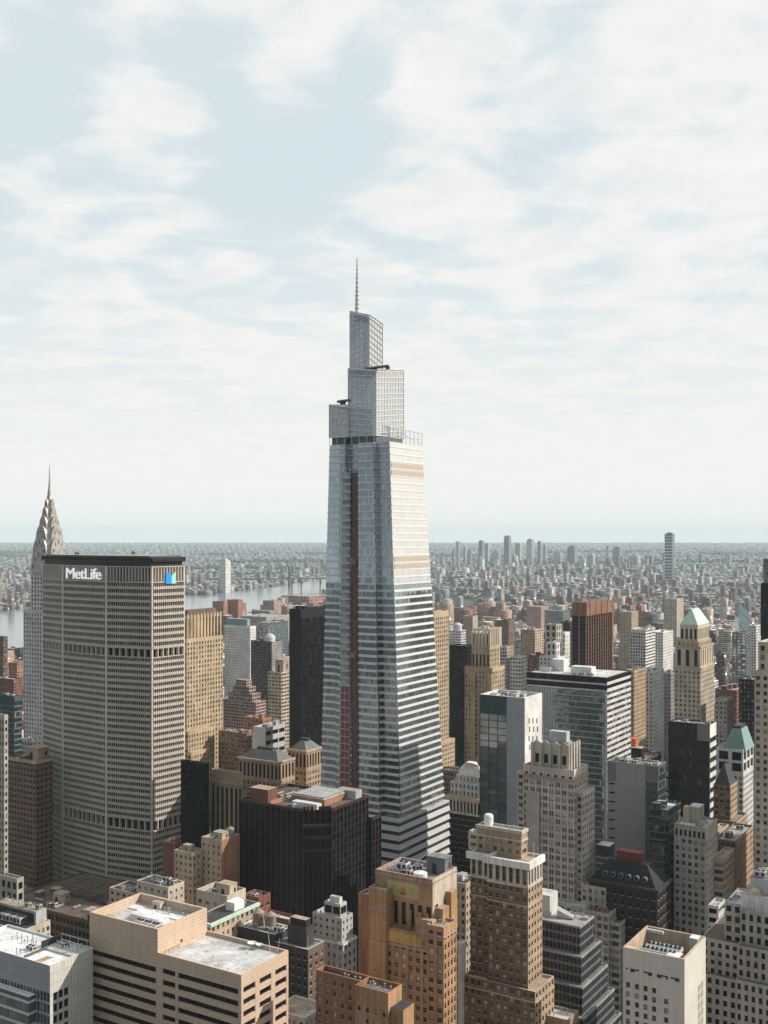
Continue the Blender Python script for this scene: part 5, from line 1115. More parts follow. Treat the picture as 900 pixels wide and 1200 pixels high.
for i in range(13): a = x0 + (x1 - x0) * (i + .5) / 13; m.box(a - .15, a + .15, 8.9, 8.999, z0 + .5, z0 + 4.4, 'm_redbox')
for q in (x0 + .8, x1 - .8): m.box(q - .3, q + .3, 9.2, 14.2, z0, z0 + .3, 'm_dark')
o = m.build('shipping_container'); o.parent = None; o.location = (b.bx, b.by, 0); o.rotation_euler = (0, 0, -ANG); tag(o, 'red ribbed container sitting on the dark mansard roof', 'container')
# stone tower with columns
b = Bld('stone_tower', 'grey stone office tower with tall top-floor slots and a sunlit cream side', 'office tower', 790, 827, 841, 970, 560)
zc = b.z(985); b.tier(-b.L, 0, 0, b.W, 0, zc, st('stonegrey', 'g_dark', fh=3.8, bay=3.0, pw=1.4, sw=1.6, top=.8, d=.5), st('ivory', 'g_dark', fh=3.8, bay=3.0, pw=1.3, sw=1.6, top=.8, d=.5), roof=None)  # sunlight on the one side put into a cream copy of the stone
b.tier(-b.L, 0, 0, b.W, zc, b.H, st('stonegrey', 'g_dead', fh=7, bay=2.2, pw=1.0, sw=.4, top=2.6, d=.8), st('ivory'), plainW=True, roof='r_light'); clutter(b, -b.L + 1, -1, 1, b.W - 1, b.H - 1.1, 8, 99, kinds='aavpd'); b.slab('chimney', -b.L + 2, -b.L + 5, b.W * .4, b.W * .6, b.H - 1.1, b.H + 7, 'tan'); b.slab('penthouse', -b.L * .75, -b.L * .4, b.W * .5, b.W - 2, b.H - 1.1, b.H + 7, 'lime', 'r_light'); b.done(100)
# black glass tower with striped side
b = Bld('glass_tower', 'black glass tower with a white-striped narrow side below the green pyramid roof', 'office tower', 783, 832, 839.5, 849.5, 680)
xk = b.lx(817); b.facade((0, 0), (1, 0), (0, -1), -b.L, xk, 0, b.H, st('black', 'g_blk', fh=3.9, bay=1.6, pw=.15, sw=.3, top=1, d=.08)); zk = b.z(869)
b.flat((0, 0), (1, 0), (0, -1), xk, 0, zk, b.H, 'paneldark'); b.facade((0, 0), (1, 0), (0, -1), xk, 0, 0, zk, st('black', 'g_blk', fh=3.9, bay=2.4, pw=.2, sw=.6, d=.15, top=.5)); b.flat((0, 0), (0, 1), (1, 0), 0, b.W, b.z(864, 0, 2), b.H, 'white')
b.facade((0, 0), (0, 1), (1, 0), 0, b.W, 0, b.z(864, 0, 2), st('whitestone', 'g_dead', fh=6.2, bay=2, pw=0, sw=3.0, top=.4, d=.4, ribbon=True)); b.flat((-b.L, 0), (0, 1), (-1, 0), 0, b.W, 0, b.H, 'black'); b.flat((0, b.W), (1, 0), (0, 1), -b.L, 0, 0, b.H, 'black')
b.roof(-b.L, 0, 0, b.W, b.H, 'r_mid', 1, .5, 'charcoal'); b.rects.append((-b.L, 0, 0, b.W, b.H)); clutter(b, -b.L + 1, -1, 1, b.W - 1, b.H - 1, 5, 100, kinds='adv'); b.done(100)
# ivory tower with the pale green pyramid
b = Bld('stone_tower', 'ivory stone tower topped by a pale green copper pyramid', 'tower', 790, 821, 837, 783, 880)
IS = st('cream', 'g_dark', fh=3.8, bay=3.2, pw=1.7, sw=1.7, top=3, pd=.15); zt1 = b.z(758)
b.tier(-b.L, 0, 0, b.W, 0, b.H, IS, roof='r_tan'); b.tier(-b.L + .6, -.6, .6, b.W - .6, b.H - 1.1, zt1, st('cream', 'g_dead', fh=15, bay=6, pw=4, sw=2, top=3, d=1), roof='r_tan', pm='gold')
b.ring(-b.L + .6, -.6, .6, b.W - .6, zt1 - 1.4, zt1 + .1, .9, 'gold'); b.ring(-b.L, 0, 0, b.W, b.H - 1.5, b.H + .1, .7, 'gold')
b.tier(-b.L + 2, -1.8, 1.8, b.W - 2, zt1 - 1.1, b.z(752, -2, 2), st('gold', 'g_dark', fh=3, bay=3, pw=2, sw=1.2, top=1), roof='r_tan', par=.5); x0, x1, y0, y1 = b.lx(797, 3.5), -3.2, 3.2, b.W - 3.4
zt2 = b.z(732.5, x1, y0); b.tier(x0, x1, y0, y1, b.z(752, -2, 2) - .5, zt2, st('cream', 'g_dead', fh=8, bay=3.2, pw=1.7, sw=2, top=3.4, d=.7), roof='r_tan', par=.4)
za = b.z(713, (x0 + x1) / 2, (y0 + y1) / 2); hip(b, x0 - .3, x1 + .3, y0 - .3, y1 + .3, zt2 - .2, za, min(x1 - x0, y1 - y0) / 2 - .2, 'm_copperlight', name='pyramid_roof'); b.done(100)
# pale tower with blue-green hipped roof
b = Bld('stone_tower', 'pale stone tower with a blue-green hipped roof and open top storeys', 'tower', 840, 871, 883, 879, 720)
PS = st('whitestone', 'g_dark', fh=3.8, bay=3.2, pw=1.6, sw=1.7, top=1.5); b.tier(-b.L, 0, 0, b.W, 0, b.H - 16, PS, roof=None); b.tier(-b.L, 0, 0, b.W, b.H - 16, b.H, st('whitestone', 'g_dead', fh=6.5, bay=9, pw=2.4, sw=1.6, top=1.8, d=.8), roof='r_grey')
zz0 = b.H - 1.1; x0, x1 = b.lx(847, 2), b.lx(874, 2); zh = b.z(853, -6, 8)
m = MB(); m.frustum([(x0, 2), (x1, 2), (x1, b.W - 2), (x0, b.W - 2)], [(x0 + 5, 6), (x1 - 4, 6), (x1 - 4, b.W - 6), (x0 + 5, b.W - 6)], zz0, zh, 'm_copperblue', 'charcoal'); m.build('hipped_roof', b.root); b.slab('roof_cap', x0 + 5.5, x1 - 4.5, 6.5, b.W - 6.5, zh, zh + 1.6, 'm_dark'); b.done(100)
b = Bld('brick_tower', 'brown brick tower under a dark slate pyramid in front of the blue-green hipped roof', 'tower', 836, 856, 864, 921, 650)
BRS = st('brownbrick', 'g_dark', fh=3.6, bay=2.8, pw=1.5, sw=1.7, top=1.5); BRW = st('tanbrick', 'g_dark', fh=3.6, bay=2.8, pw=1.5, sw=1.7, top=1.5)  # same brick twice, the sunlit faces painted in a paler tone
b.tier(-b.L, 0, 0, b.W, 0, b.H, BRS, BRW, roof='r_mid', par=.4); hip(b, -b.L + .2, -.2, .2, b.W - .2, b.H - .4, b.z(896, -b.L / 2, 5), min(b.L, b.W) / 2 - .6, 'charcoal', name='pyramid_roof'); b.tier(-b.L, 5, -6, b.W + 3, 0, b.z(962, 2, -5), BRS, BRW, roof='r_mid'); b.done(100)
mid('brick_block', 'brown brick block with a long grey roof at the foot of the blue-green hipped roof', 'building', (838, 862, 883), 986, 600, BRS, BRW, roof='r_grey', n=4)
mid('brick_block', 'tan block with a rounded roof corner beside the sunlit cream side', 'building', (836, 848, 861), 1006, 570, st('tan', 'g_dark', fh=3.8, bay=3.4, pw=.6, sw=1.8, top=2.5), roof='r_tan', n=3)
mid('brick_block', 'tan block with a light parapet tucked behind the sunlit cream side', 'building', (832, 843, 854), 975, 620, st('tan', 'g_dark', fh=3.8, bay=3.4, pw=1.6, sw=1.8, top=2.5), roof='r_tan', n=2)
mid('parking_block', 'white-striped block with open floors at the foot of the tan rounded block', 'building', (830, 842, 850), 1062, 520, st('whitestone', 'g_dead', fh=4.2, bay=4, pw=0, sw=1.8, ribbon=True, d=1), roof='r_light', n=2, single=20)
b = mid('stone_tower', 'cream stone tower with stepped top and square windows at the far right', 'tower', (884, 945, 970), 790, 560, st('cream', 'g_dark', fh=3.9, bay=3.3, pw=1.8, sw=1.9, top=2.5, d=.5), n=0, fin=False)
b.tier(b.lx(888.5, 2), -2, 2, b.W - 2, b.H - 1, b.z(752, b.lx(888.5, 2), 2), st('cream', 'g_dark', fh=4.4, bay=4.2, pw=2.4, sw=2, top=2, d=.6), roof='r_tan'); b.done(100)
mid('glass_tower', 'tall black tower rising behind the cream stone tower at the far right', 'tower', (891.5, 930, 950), 684, 800, st('black', 'g_blk', fh=3.9, bay=2, pw=.6, sw=.5, top=3), n=0, single=100)
mid('stone_tower', 'sliver of a grey tower lined up behind the tall black tower', 'tower', (894.5, 925, 940), 655, 1000, st('slate', 'g_dark', fh=3.9, bay=2.6, pw=1.2, sw=1.4), n=0, single=20)
mid('apartment_tower', 'white gridded tower with a striped side above the wide glass slab', 'apartment tower', (738.5, 756.5, 768), 738, 1300, st('whitestone', 'g_dark', fh=3.6, bay=3.0, pw=.9, sw=1.2, top=4), SW=st('white', 'g_dark', fh=3.6, bay=3.0, pw=0, sw=1.8, top=1, ribbon=True), n=2)
mid('brick_tower', 'tan brown brick block hugging the striped side of the wide glass slab', 'building', (733, 743, 757), 786, 950, st('tanbrick', 'g_dark', fh=3.6, bay=3.2, pw=2, sw=1.8, top=2), n=3)
mid('stone_block', 'off-white ornate block with a sunlit side beside the tan brown block', 'building', (752, 765, 778), 787, 1010, st('whitestone', 'g_dark', fh=3.6, bay=3.2, pw=1.8, sw=1.8, top=2), n=4)
mid('stone_block', 'mauve-grey block left of the ivory tower with the green pyramid', 'building', (774, 786, 793), 789, 1060, st('violet', 'g_dark', fh=3.6, bay=3.4, pw=2, sw=1.8, top=2), n=2)
mid('brick_tower', 'deep red brick block right of the ivory tower with the green pyramid', 'building', (838, 863, 873), 809, 960, st('redbrick', 'g_dark', fh=3.5, bay=3, pw=1.7, sw=1.7, top=2), n=3)
mid('brick_tower', 'dark brown brick slab with white window dots before the tall black tower', 'building', (866, 893, 900), 797, 870, st('darkbrown', 'g_blind', fh=3.5, bay=3, pw=1.7, sw=1.7, top=2), n=3)
mid('stone_block', 'narrow grey block standing between the red brick block and the hipped roof', 'building', (838, 852, 859), 820, 840, st('stonegrey', 'g_dark', fh=3.6, bay=3, pw=1.5, sw=1.7, top=2), n=2)
b = Bld('apartment_tower', 'white and blue stepped glass block with a rounded top behind the dark slab', 'apartment tower', 525, 540, 546, 739, 1500); WB = st('white', 'g_far', fh=3.6, bay=4, pw=.3, sw=1.3, top=.8); b.tier(-b.L, 0, 0, b.W, 0, b.H, WB)
m = MB(); m.lathe(-b.L * .45, b.W * .45, [(6, b.H - 1), (6, b.H + 7), (3.6, b.H + 9.5), (0, b.H + 10)], 'whitestone', 14); m.build('roof_drum', b.root); b.done(60)
mid('apartment_tower', 'tall peach apartment tower with a narrow raised top above the dark slab', 'apartment tower', (543, 554, 560), 722, 1900, st('pinkstone', 'g_dark', fh=3.2, bay=3.6, pw=2, sw=1.7), SW=st('cream', 'g_dark', fh=3.2, bay=3.6, pw=2, sw=1.7), n=0, single=60)
mid('apartment_block', 'pale tan apartment block behind the ring of pinnacles', 'apartment building', (553, 573, 588), 737, 1600, st('ivory', 'g_dark', fh=3.2, bay=3.6, pw=2, sw=1.7), n=4, single=60)
mid('apartment_block', 'squat dark brown tower with a white roof rim beyond the pinnacled tower', 'apartment building', (580, 596, 603), 727, 1900, st('brown', 'g_dark', fh=3.2, bay=3.6, pw=2, sw=1.7), n=2, single=40, pm='white')
mid('apartment_tower', 'tan-brown tower with a pale overhanging roof left of the copper-brown tower', 'apartment tower', (610, 627, 637), 738, 1400, st('tanbrick', 'g_dark', fh=3.3, bay=3.4, pw=2, sw=1.7), SW=st('tan', 'g_dark', fh=3.3, bay=6, pw=3, sw=1.7), n=2, single=60, pm='white')
mid('office_block', 'grey-blue flat office block beyond the tan-brown tower', 'office block', (638, 660, 668), 716, 2300, st('slate', 'g_far', fh=4, bay=4, pw=1, sw=1.6), n=2, single=30)
mid('apartment_tower', 'brown slab tower beyond the tan-brown tower beside the grey-blue office', 'apartment tower', (617, 634, 643), 711, 2500, st('pinkstone', 'g_dark', fh=3.2, bay=4, pw=2.4, sw=1.8), n=1, single=30)
mid('stone_block', 'ornate stone block with an arched slot left of the copper-brown tower', 'building', (639, 652, 659), 732, 1500, st('lime', 'g_dead', fh=9, bay=6, pw=4, sw=3), n=4, single=30)
mid('glass_tower', 'short dark blue glass block touching the left side of the copper-brown tower', 'office block', (657, 667, 673), 729, 1550, st('charcoal', 'g_blk', fh=3.8, bay=2, pw=.4, sw=.8), n=1, single=30)
b = mid('stone_block', 'bright white stepped block just over the roof of the wide glass slab', 'building', (632, 654, 668), 770, 1050, st('white', 'g_dark', fh=3.8, bay=3.8, pw=2.2, sw=2, top=2), n=4, fin=False, roof='r_white'); b.tier(-b.L * .7, -4, 4, b.W - 4, b.H - 1, b.H + 13, st('white', 'g_dark', fh=8, bay=4, pw=2.4, sw=2, top=2), roof='r_white'); b.tier(-b.L * .2, 0, b.W * .6, b.W, b.H - 1, b.H + 22, st('white', 'g_dark', top=3, bay=4, pw=2.6), roof='r_tan'); b.done(60)
mid('office_block', 'white-striped slanting block between the pinnacled tower and the wide glass slab', 'office block', (598, 610, 618), 770, 1100, st('white', 'g_dark', fh=3.8, bay=3, pw=.9, sw=2.0, top=1, ribbon=False), n=1, single=80)
mid('brick_block', 'slim pink brick tower with a pale striped flank behind the brown pinnacled tower', 'building', (586, 594, 602), 758, 1150, st('greywhite', 'g_dark', fh=3.6, bay=3, pw=.5, sw=1.5), SW=st('pinkstone', 'g_dark', fh=3.6, bay=3.2, pw=1.8, sw=1.8), n=1, single=60)
mid('brick_block', 'dark red brick block between the slanting white block and the white stepped block', 'building', (617, 632, 640), 768, 1150, st('redbrick', 'g_dark', fh=3.6, bay=3.2, pw=1.8, sw=1.8), n=3, single=40)
mid('apartment_tower', 'grey residential tower with pale vertical piers right of the green pyramid', 'apartment tower', (858, 874, 879), 742, 1300, st('slate', 'g_far', fh=3.4, bay=5, pw=1.3, sw=1.0, pd=.4), n=2, single=80)
b = Bld('glass_tower', 'dark faceted glass tower with a slanting top right of the green pyramid', 'tower', 861, 866, 880, 705, 1650)
m = MB(); m.prism([(-b.L, 0), (0, 0), (0, b.W), (-b.L, b.W)], 0, 0, 'g_far', 'slate', z1s=[b.H - 4, b.H, b.H - 26, b.H - 30]); m.build('glass_shaft', b.root); m = MB(); m.bar((-b.L, -.2, b.H - 4), (0.2, -.2, b.H), .5, 'm_light'); m.bar((.2, 0, b.H), (.2, b.W, b.H - 26), .5, 'm_light')
for i in range(4): m.bar((.3, 0, b.H - 12 - 22 * i), (.3, b.W, b.H - 36 - 22 * i), .3, 'm_steel')
m.build('edge_frame', b.root); b.rects = [(-b.L, 0, 0, b.W, b.H)]
mid('apartment_tower', 'pale lattice-fronted tower beside the tall black tower', 'apartment tower', (877, 886, 891), 733, 1400, st('white', 'g_dark', fh=3.4, bay=3, pw=1.2, sw=1.5), n=1, single=60)
mid('stone_block', 'twin-topped cream block beyond the green pyramid', 'apartment building', (778, 793, 801), 702, 2200, st('cream', 'g_dark', fh=3.4, bay=4, pw=2, sw=1.8), n=2, single=30)
mid('apartment_tower', 'brown apartment tower with pale piers beyond the white gridded tower', 'apartment tower', (726, 740, 748), 717, 1900, st('tan', 'g_dark', fh=3.3, bay=3.6, pw=1.6, sw=1.6), n=2, single=40)
mid('office_block', 'long white sunlit roof right behind the white gridded tower', 'building', (762, 777, 789), 741, 1500, st('white', 'g_dark', fh=3.8, bay=3.4, pw=2, sw=1.8), n=2, single=30, roof='r_white')
mid('glass_building', 'dark green glass block with level bands left of the broad slab, below the river', 'office block', (-30, 17, 25.5), 816, 800, st('teal', 'g_green', fh=4, bay=2.4, pw=.3, sw=1.1, top=4, spm='slate'), n=2, single=60, roof='r_light')
b = mid('brick_tower', 'brown brick block with a sunlit crest left of the broad concrete slab', 'building', (9, 42, 62), 892, 720, st('brownbrick', 'g_blk', fh=3.7, bay=3, pw=1.6, sw=1.8, top=2), n=5, fin=False, roof='r_tan'); bulk(b, -10, 10, b.H - 1.1, 12, 9, 8, 'tanbrick', 'r_tan'); b.ring(-b.L, 0, 0, b.W, b.H - 2, b.H + .1, .6, 'tan'); b.done(100)
mid('stone_block', 'pale curved roof pavilion behind the brown crest beside the spired tower', 'building', (22, 38, 52), 868, 860, st('greywhite', 'g_dark', top=2), n=3, single=20, roof='r_light')
mid('brick_block', 'pink brick apartment block left of the spired tower near the river', 'apartment building', (10, 20, 27), 777, 1350, st('brick', 'g_dark', fh=3.2, bay=3.6, pw=2, sw=1.7), n=2, single=40)
mid('brick_block', 'striped brown apartment block at the left border near the river', 'apartment building', (-14, 4, 9), 746, 1500, st('brownbrick', 'g_dark', fh=3.2, bay=3.6, pw=.3, sw=1.4, d=.7), n=2, single=40)
mid('brick_block', 'low dull red block below the striped brown one at the left border', 'apartment building', (-8, 16, 26), 796, 1150, st('redbrick', 'g_dark', fh=3.2, bay=3.6, pw=2, sw=1.7), n=3, single=40)
# building site with orange hoardings
b = mid('building_frame', 'unfinished dark frame building draped in orange safety hoardings behind the grey slab', 'building', (722, 752, 775), 893, 760, st('charcoal', 'g_dead', fh=4, bay=5, pw=.6, sw=.6, d=1.5), n=6, kinds='vpa', single=40, roof='r_brown')
for (nm, lab, p, py, w, d, h, tilt) in (('hoarding_box', 'orange netted hoist box beside the striped side of the glass slab', 740, 868, 7, 6, 9, .1), ('site_platform', 'flat orange working platform on the unfinished frame', 742, 885, 16, 8, 2.4, .25), ('tilted_hoarding', 'orange sheet leaning over the unfinished frame next to the black water box', 752.5, 885, 3, 6.5, 10, -.35)):
    x, y = b.lx(p, 8), 8 if nm != 'site_platform' else 5; m = MB(); m.box(-w / 2, w / 2, -d / 2, d / 2, .4, h, 'm_orange', bottom=True)
    for q in (-.42, .42):
        for q2 in (-.42, .42): m.box(w * q - .2, w * q + .2, d * q2 - .2, d * q2 + .2, 0, .4, 'm_dark')
    for q in (.3, .62): m.box(-w / 2 - .1, w / 2 + .1, -d / 2 - .1, d / 2 + .1, h * q, h * q + .35, 'm_rust', bottom=True)
    o = m.build(nm); o.location = (b.bx + x * c_ + y * s_, b.by - x * s_ + y * c_, b.H - 1.0 + (6.5 if nm == 'hoarding_box' else 0)); o.rotation_euler = (0, tilt if nm == 'tilted_hoarding' else 0, -ANG + tilt); tag(o, lab, 'hoarding')
bulk(b, -b.L * .28, 5, b.H - 1.1, 9, 7, 10, 'black', 'r_tan')
# far towers, each standing by itself
def far(name, label, px0, px1, yt, Y, mat, wallk, group=None, yb=None):
    mpp = Y / F; w = (px1 - px0) * mpp; X = ((px0 + px1) / 2 - CX) * mpp; h = CZ - (yt - Y0) * mpp
    t = empty(name, (X, Y, 0), -ANG); tag(t, label, 'tower', group); m = MB(); q = w / (c_ + s_) / 2
    m.box(-q, q, -q, q, 0, h, wallk, 'r_grey'); m.build('shaft', t); m = MB(); nfl = max(3, int(h / 14))
    for i in range(1, nfl): m.box(-q - .6, q + .6, -q - .6, q + .6, h * i / nfl, h * i / nfl + 5, mat)
    m.build('storey_bands', t); m = MB(); m.box(-q * .6, q * .5, -q * .5, q * .6, h, h + w * .12, wallk, 'r_grey'); m.build('penthouse', t)
far('glass_tower', 'lone tall blue-grey glass tower standing high above the far right districts', 778.5, 791, 625.5, 5300, 'g_far', 'slate')
far('white_tower', 'lone white tower on the far bank of the river right of the broad slab', 257.5, 270, 656.5, 4950, 'white', 'whitestone')
DB = [(534, 539.5, 635), (530, 532.8, 644), (543, 546.6, 641), (548.5, 553, 643.5), (560.7, 567.3, 634), (567.8, 574, 637), (576.6, 587.6, 647), (590.5, 599, 628.5), (603.5, 612, 637), (617, 626, 632.5), (630, 634.5, 634.5), (636.5, 640.6, 638.5), (648.7, 660, 647.5), (664.6, 676.8, 641), (688, 697.6, 650), (710, 714.5, 640), (718, 729, 642), (737, 751, 651), (849, 858, 650)]
DL = ['dark glass tower, first tall one of the far downtown cluster beside the tallest glass tower', 'thin hazy needle tower left of the far downtown cluster', 'small slim tower second from the near end of the far cluster', 'pale low tower in the first gap of the far cluster', 'tall paired tower of the far cluster, left half of the close pair', 'lower half of the close pair in the far cluster', 'wide low block tower right of the close pair', 'tallest tower of the far downtown cluster', 'grey tower one step right of the tallest in the far cluster',
      'broad tower, second tallest of the far downtown cluster', 'thin pale tower hugging the second tallest of the far cluster', 'last slim tower at the right end of the far cluster', 'wide low dark block just right of the far downtown cluster', 'single pale tower standing above the copper-brown tower', 'hazy stub tower above the right edge of the copper-brown tower', 'slim dark tower left of the lone tall blue-grey tower', 'pale blue twin-width tower left of the lone tall blue-grey tower', 'low wide hazy block closest on the left of the lone tall blue-grey tower', 'small hazy block far off above the dark faceted glass tower']
for i, (a, c, y) in enumerate(DB): far('far_tower', DL[i], a, c, y, 8500 + (i * 37 % 11) * 60, ('g_far', 'concrete', 'slate')[i % 3], ('slate', 'greywhite', 'concrete')[i % 3 - 1], 'towers of the far downtown')
SL_ = [(558.5, 563, 680, 'first'), (564.5, 569, 681, 'second'), (573, 578, 679, 'third'), (579.5, 584.5, 680, 'fourth'), (586, 591, 679, 'fifth'), (592.5, 597.5, 680, 'sixth'), (603, 608, 682, 'seventh'), (610, 615, 680, 'eighth')]
for i, (a, c, y, o_) in enumerate(SL_): far('housing_slab', f'{o_} in the line of pale housing slabs running right from the tallest glass tower', a, c, y, 5000 + 60 * (i % 3), 'concrete', 'lime' if i < 6 else 'pinkstone', 'pale housing slabs in a line')

# suspension bridge far down the river
br = empty('suspension_bridge', ((339 - CX) / F * 5500, 5500, 0), math.radians(12)); tag(br, 'faint steel suspension bridge crossing the river far behind the smokestacks', 'bridge')
m = MB(); m.box(-420, 900, -10, 10, 38, 44, 'slate', bottom=True)
m.build('deck', br)
for x in (0, 480):
    m = MB()
    for y in (-11, 11): m.frustum([(x - 6, y - 3), (x + 6, y - 3), (x + 6, y + 3), (x - 6, y + 3)], [(x - 3, y - 2), (x + 3, y - 2), (x + 3, y + 2), (x - 3, y + 2)], 0, 104, 'slate')
    for z in (52, 74, 98): m.box(x - 2.5, x + 2.5, -9, 9, z, z + 4, 'slate', bottom=True)
    m.build('bridge_tower', br)
for y in (-11, 11):
    m = MB(); P_ = [(-420, 44)] + [(-420 + 42 * i, 44 + 60 * (i / 10) ** 1.6) for i in range(1, 11)] + [(48 * i, 50 + 54 * ((i - 5) / 5) ** 2) for i in range(1, 11)] + [(480 + 42 * i, 104 - 60 * (i / 10) ** .7) for i in range(1, 11)]
    for (x0, z0), (x1, z1) in zip(P_, P_[1:]): m.bar((x0, y, z0), (x1, y, z1), .9, 'slate')
    m.build('cable', br)
# ================================================================ the setting: ground, river, blocks, the far-off city
def world_uv(x, y): return x * c_ - y * s_, x * s_ + y * c_
def uv_world(u, v): return u * c_ + v * s_, -u * s_ + v * c_
def gp(px, py):                                     # ground point seen at a pixel
    Y = CZ * F / (py - Y0); return ((px - CX) / F * Y, Y)
BANK_FAR = [gp(*p) for p in ((-120, 722), (0, 717), (45, 710), (100, 705), (150, 702), (218, 697.5), (240, 698.5), (265, 694), (300, 690), (330, 686), (360, 681), (390, 677), (425, 672))]
BANK_NEAR = [gp(*p) for p in ((430, 684), (400, 696), (370, 706), (340, 713), (300, 722), (250, 733), (150, 758), (60, 780), (0, 792), (-120, 810))]
RIVER = BANK_FAR + BANK_NEAR
def in_river(x, y):
    n, ins = len(RIVER), False
    for i in range(n):
        (x1, y1), (x2, y2) = RIVER[i], RIVER[i - 1]
        if (y1 > y) != (y2 > y) and x < (x2 - x1) * (y - y1) / (y2 - y1) + x1: ins = not ins
    return ins
# materials
m, nt, bs, out = new_mat('ground_cover')
tc = nd(nt, 'ShaderNodeTexCoord').outputs['Object']
n1 = nd(nt, 'ShaderNodeTexNoise', {'Vector': tc, 'Scale': .004, 'Detail': 10.0, 'Roughness': .7}).outputs['Fac']
n2 = nd(nt, 'ShaderNodeTexNoise', {'Vector': tc, 'Scale': .05, 'Detail': 4.0}).outputs['Fac']
cc = mixc(nt, maprange(nt, n1, .42, .62), (.035, .05, .035), (.12, .115, .11)); cc = mixc(nt, maprange(nt, n2, .35, .75), cc, (.07, .068, .066))
nt.links.new(cc, bs.inputs['Base Color']); bs.inputs['Roughness'].default_value = .95; MATS['ground_cover'] = m
m, nt, bs, out = new_mat('river_water')
tc = nd(nt, 'ShaderNodeTexCoord').outputs['Object']
n1 = nd(nt, 'ShaderNodeTexNoise', {'Vector': tc, 'Scale': .02, 'Detail': 6.0}).outputs['Fac']
bp = nd(nt, 'ShaderNodeBump', {'Height': n1, 'Strength': .02, 'Distance': 1.0}); nt.links.new(bp.outputs[0], bs.inputs['Normal'])
bs.inputs['Base Color'].default_value = (.17, .20, .21, 1); bs.inputs['Roughness'].default_value = .17; bs.inputs['IOR'].default_value = 1.5; MATS['river_water'] = m
plain('asphalt', (.05, .05, .052), .9, var=.25, scale=.1); plain('pavement_stone', (.20, .195, .185), .9, var=.2, scale=.2); plain('lane_paint', (.7, .7, .66), .7)
# city fabric: own colour per building from an attribute, windows from metre uvs
m, nt, bs, out = new_mat('city_fabric')
at = nd(nt, 'ShaderNodeAttribute', attribute_name='Col'); uv = nd(nt, 'ShaderNodeUVMap', uv_map='UVMap').outputs[0]
sx = nd(nt, 'ShaderNodeSeparateXYZ', {0: uv})
cu_, cv_ = mth(nt, 'DIVIDE', sx.outputs[0], 3.1), mth(nt, 'DIVIDE', sx.outputs[1], 3.5)
fu, fv = mth(nt, 'FRACT', cu_), mth(nt, 'FRACT', cv_)
inr = lambda v, a, b_: mth(nt, 'MULTIPLY', mth(nt, 'GREATER_THAN', v, a), mth(nt, 'LESS_THAN', v, b_))
punch = mth(nt, 'MULTIPLY', inr(fu, .26, .76), inr(fv, .3, .8)); rib = inr(fv, .38, .86)
msk = mth(nt, 'ADD', mth(nt, 'MULTIPLY', punch, mth(nt, 'LESS_THAN', at.outputs['Alpha'], .7)), mth(nt, 'MULTIPLY', rib, mth(nt, 'GREATER_THAN', at.outputs['Alpha'], .7)))
nz = nd(nt, 'ShaderNodeSeparateXYZ', {0: nd(nt, 'ShaderNodeNewGeometry').outputs['True Normal']}).outputs[2]
side = mth(nt, 'LESS_THAN', mth(nt, 'ABSOLUTE', nz), .4); msk = mth(nt, 'MULTIPLY', msk, side)
wn = nd(nt, 'ShaderNodeTexWhiteNoise', {'Vector': nd(nt, 'ShaderNodeCombineXYZ', {0: mth(nt, 'FLOOR', cu_), 1: mth(nt, 'FLOOR', cv_), 2: 0.0}).outputs[0]}, noise_dimensions='2D').outputs['Value']
wc = mixc(nt, mth(nt, 'GREATER_THAN', wn, .8), (.02, .022, .026), (.25, .24, .22))
tc = nd(nt, 'ShaderNodeTexCoord').outputs['Object']
n1 = nd(nt, 'ShaderNodeTexNoise', {'Vector': tc, 'Scale': .15, 'Detail': 4.0, 'Roughness': .7}).outputs['Fac']
n1 = maprange(nt, n1, .3, .7, .72, 1.22)
wl = mixc(nt, 1.0, at.outputs['Color'], nd(nt, 'ShaderNodeCombineColor', {0: n1, 1: n1, 2: n1}).outputs[0], 'MULTIPLY')
nt.links.new(mixc(nt, msk, wl, wc), bs.inputs['Base Color']); nt.links.new(maprange(nt, msk, 0, 1, .85, .12), bs.inputs['Roughness']); MATS['city_fabric'] = m

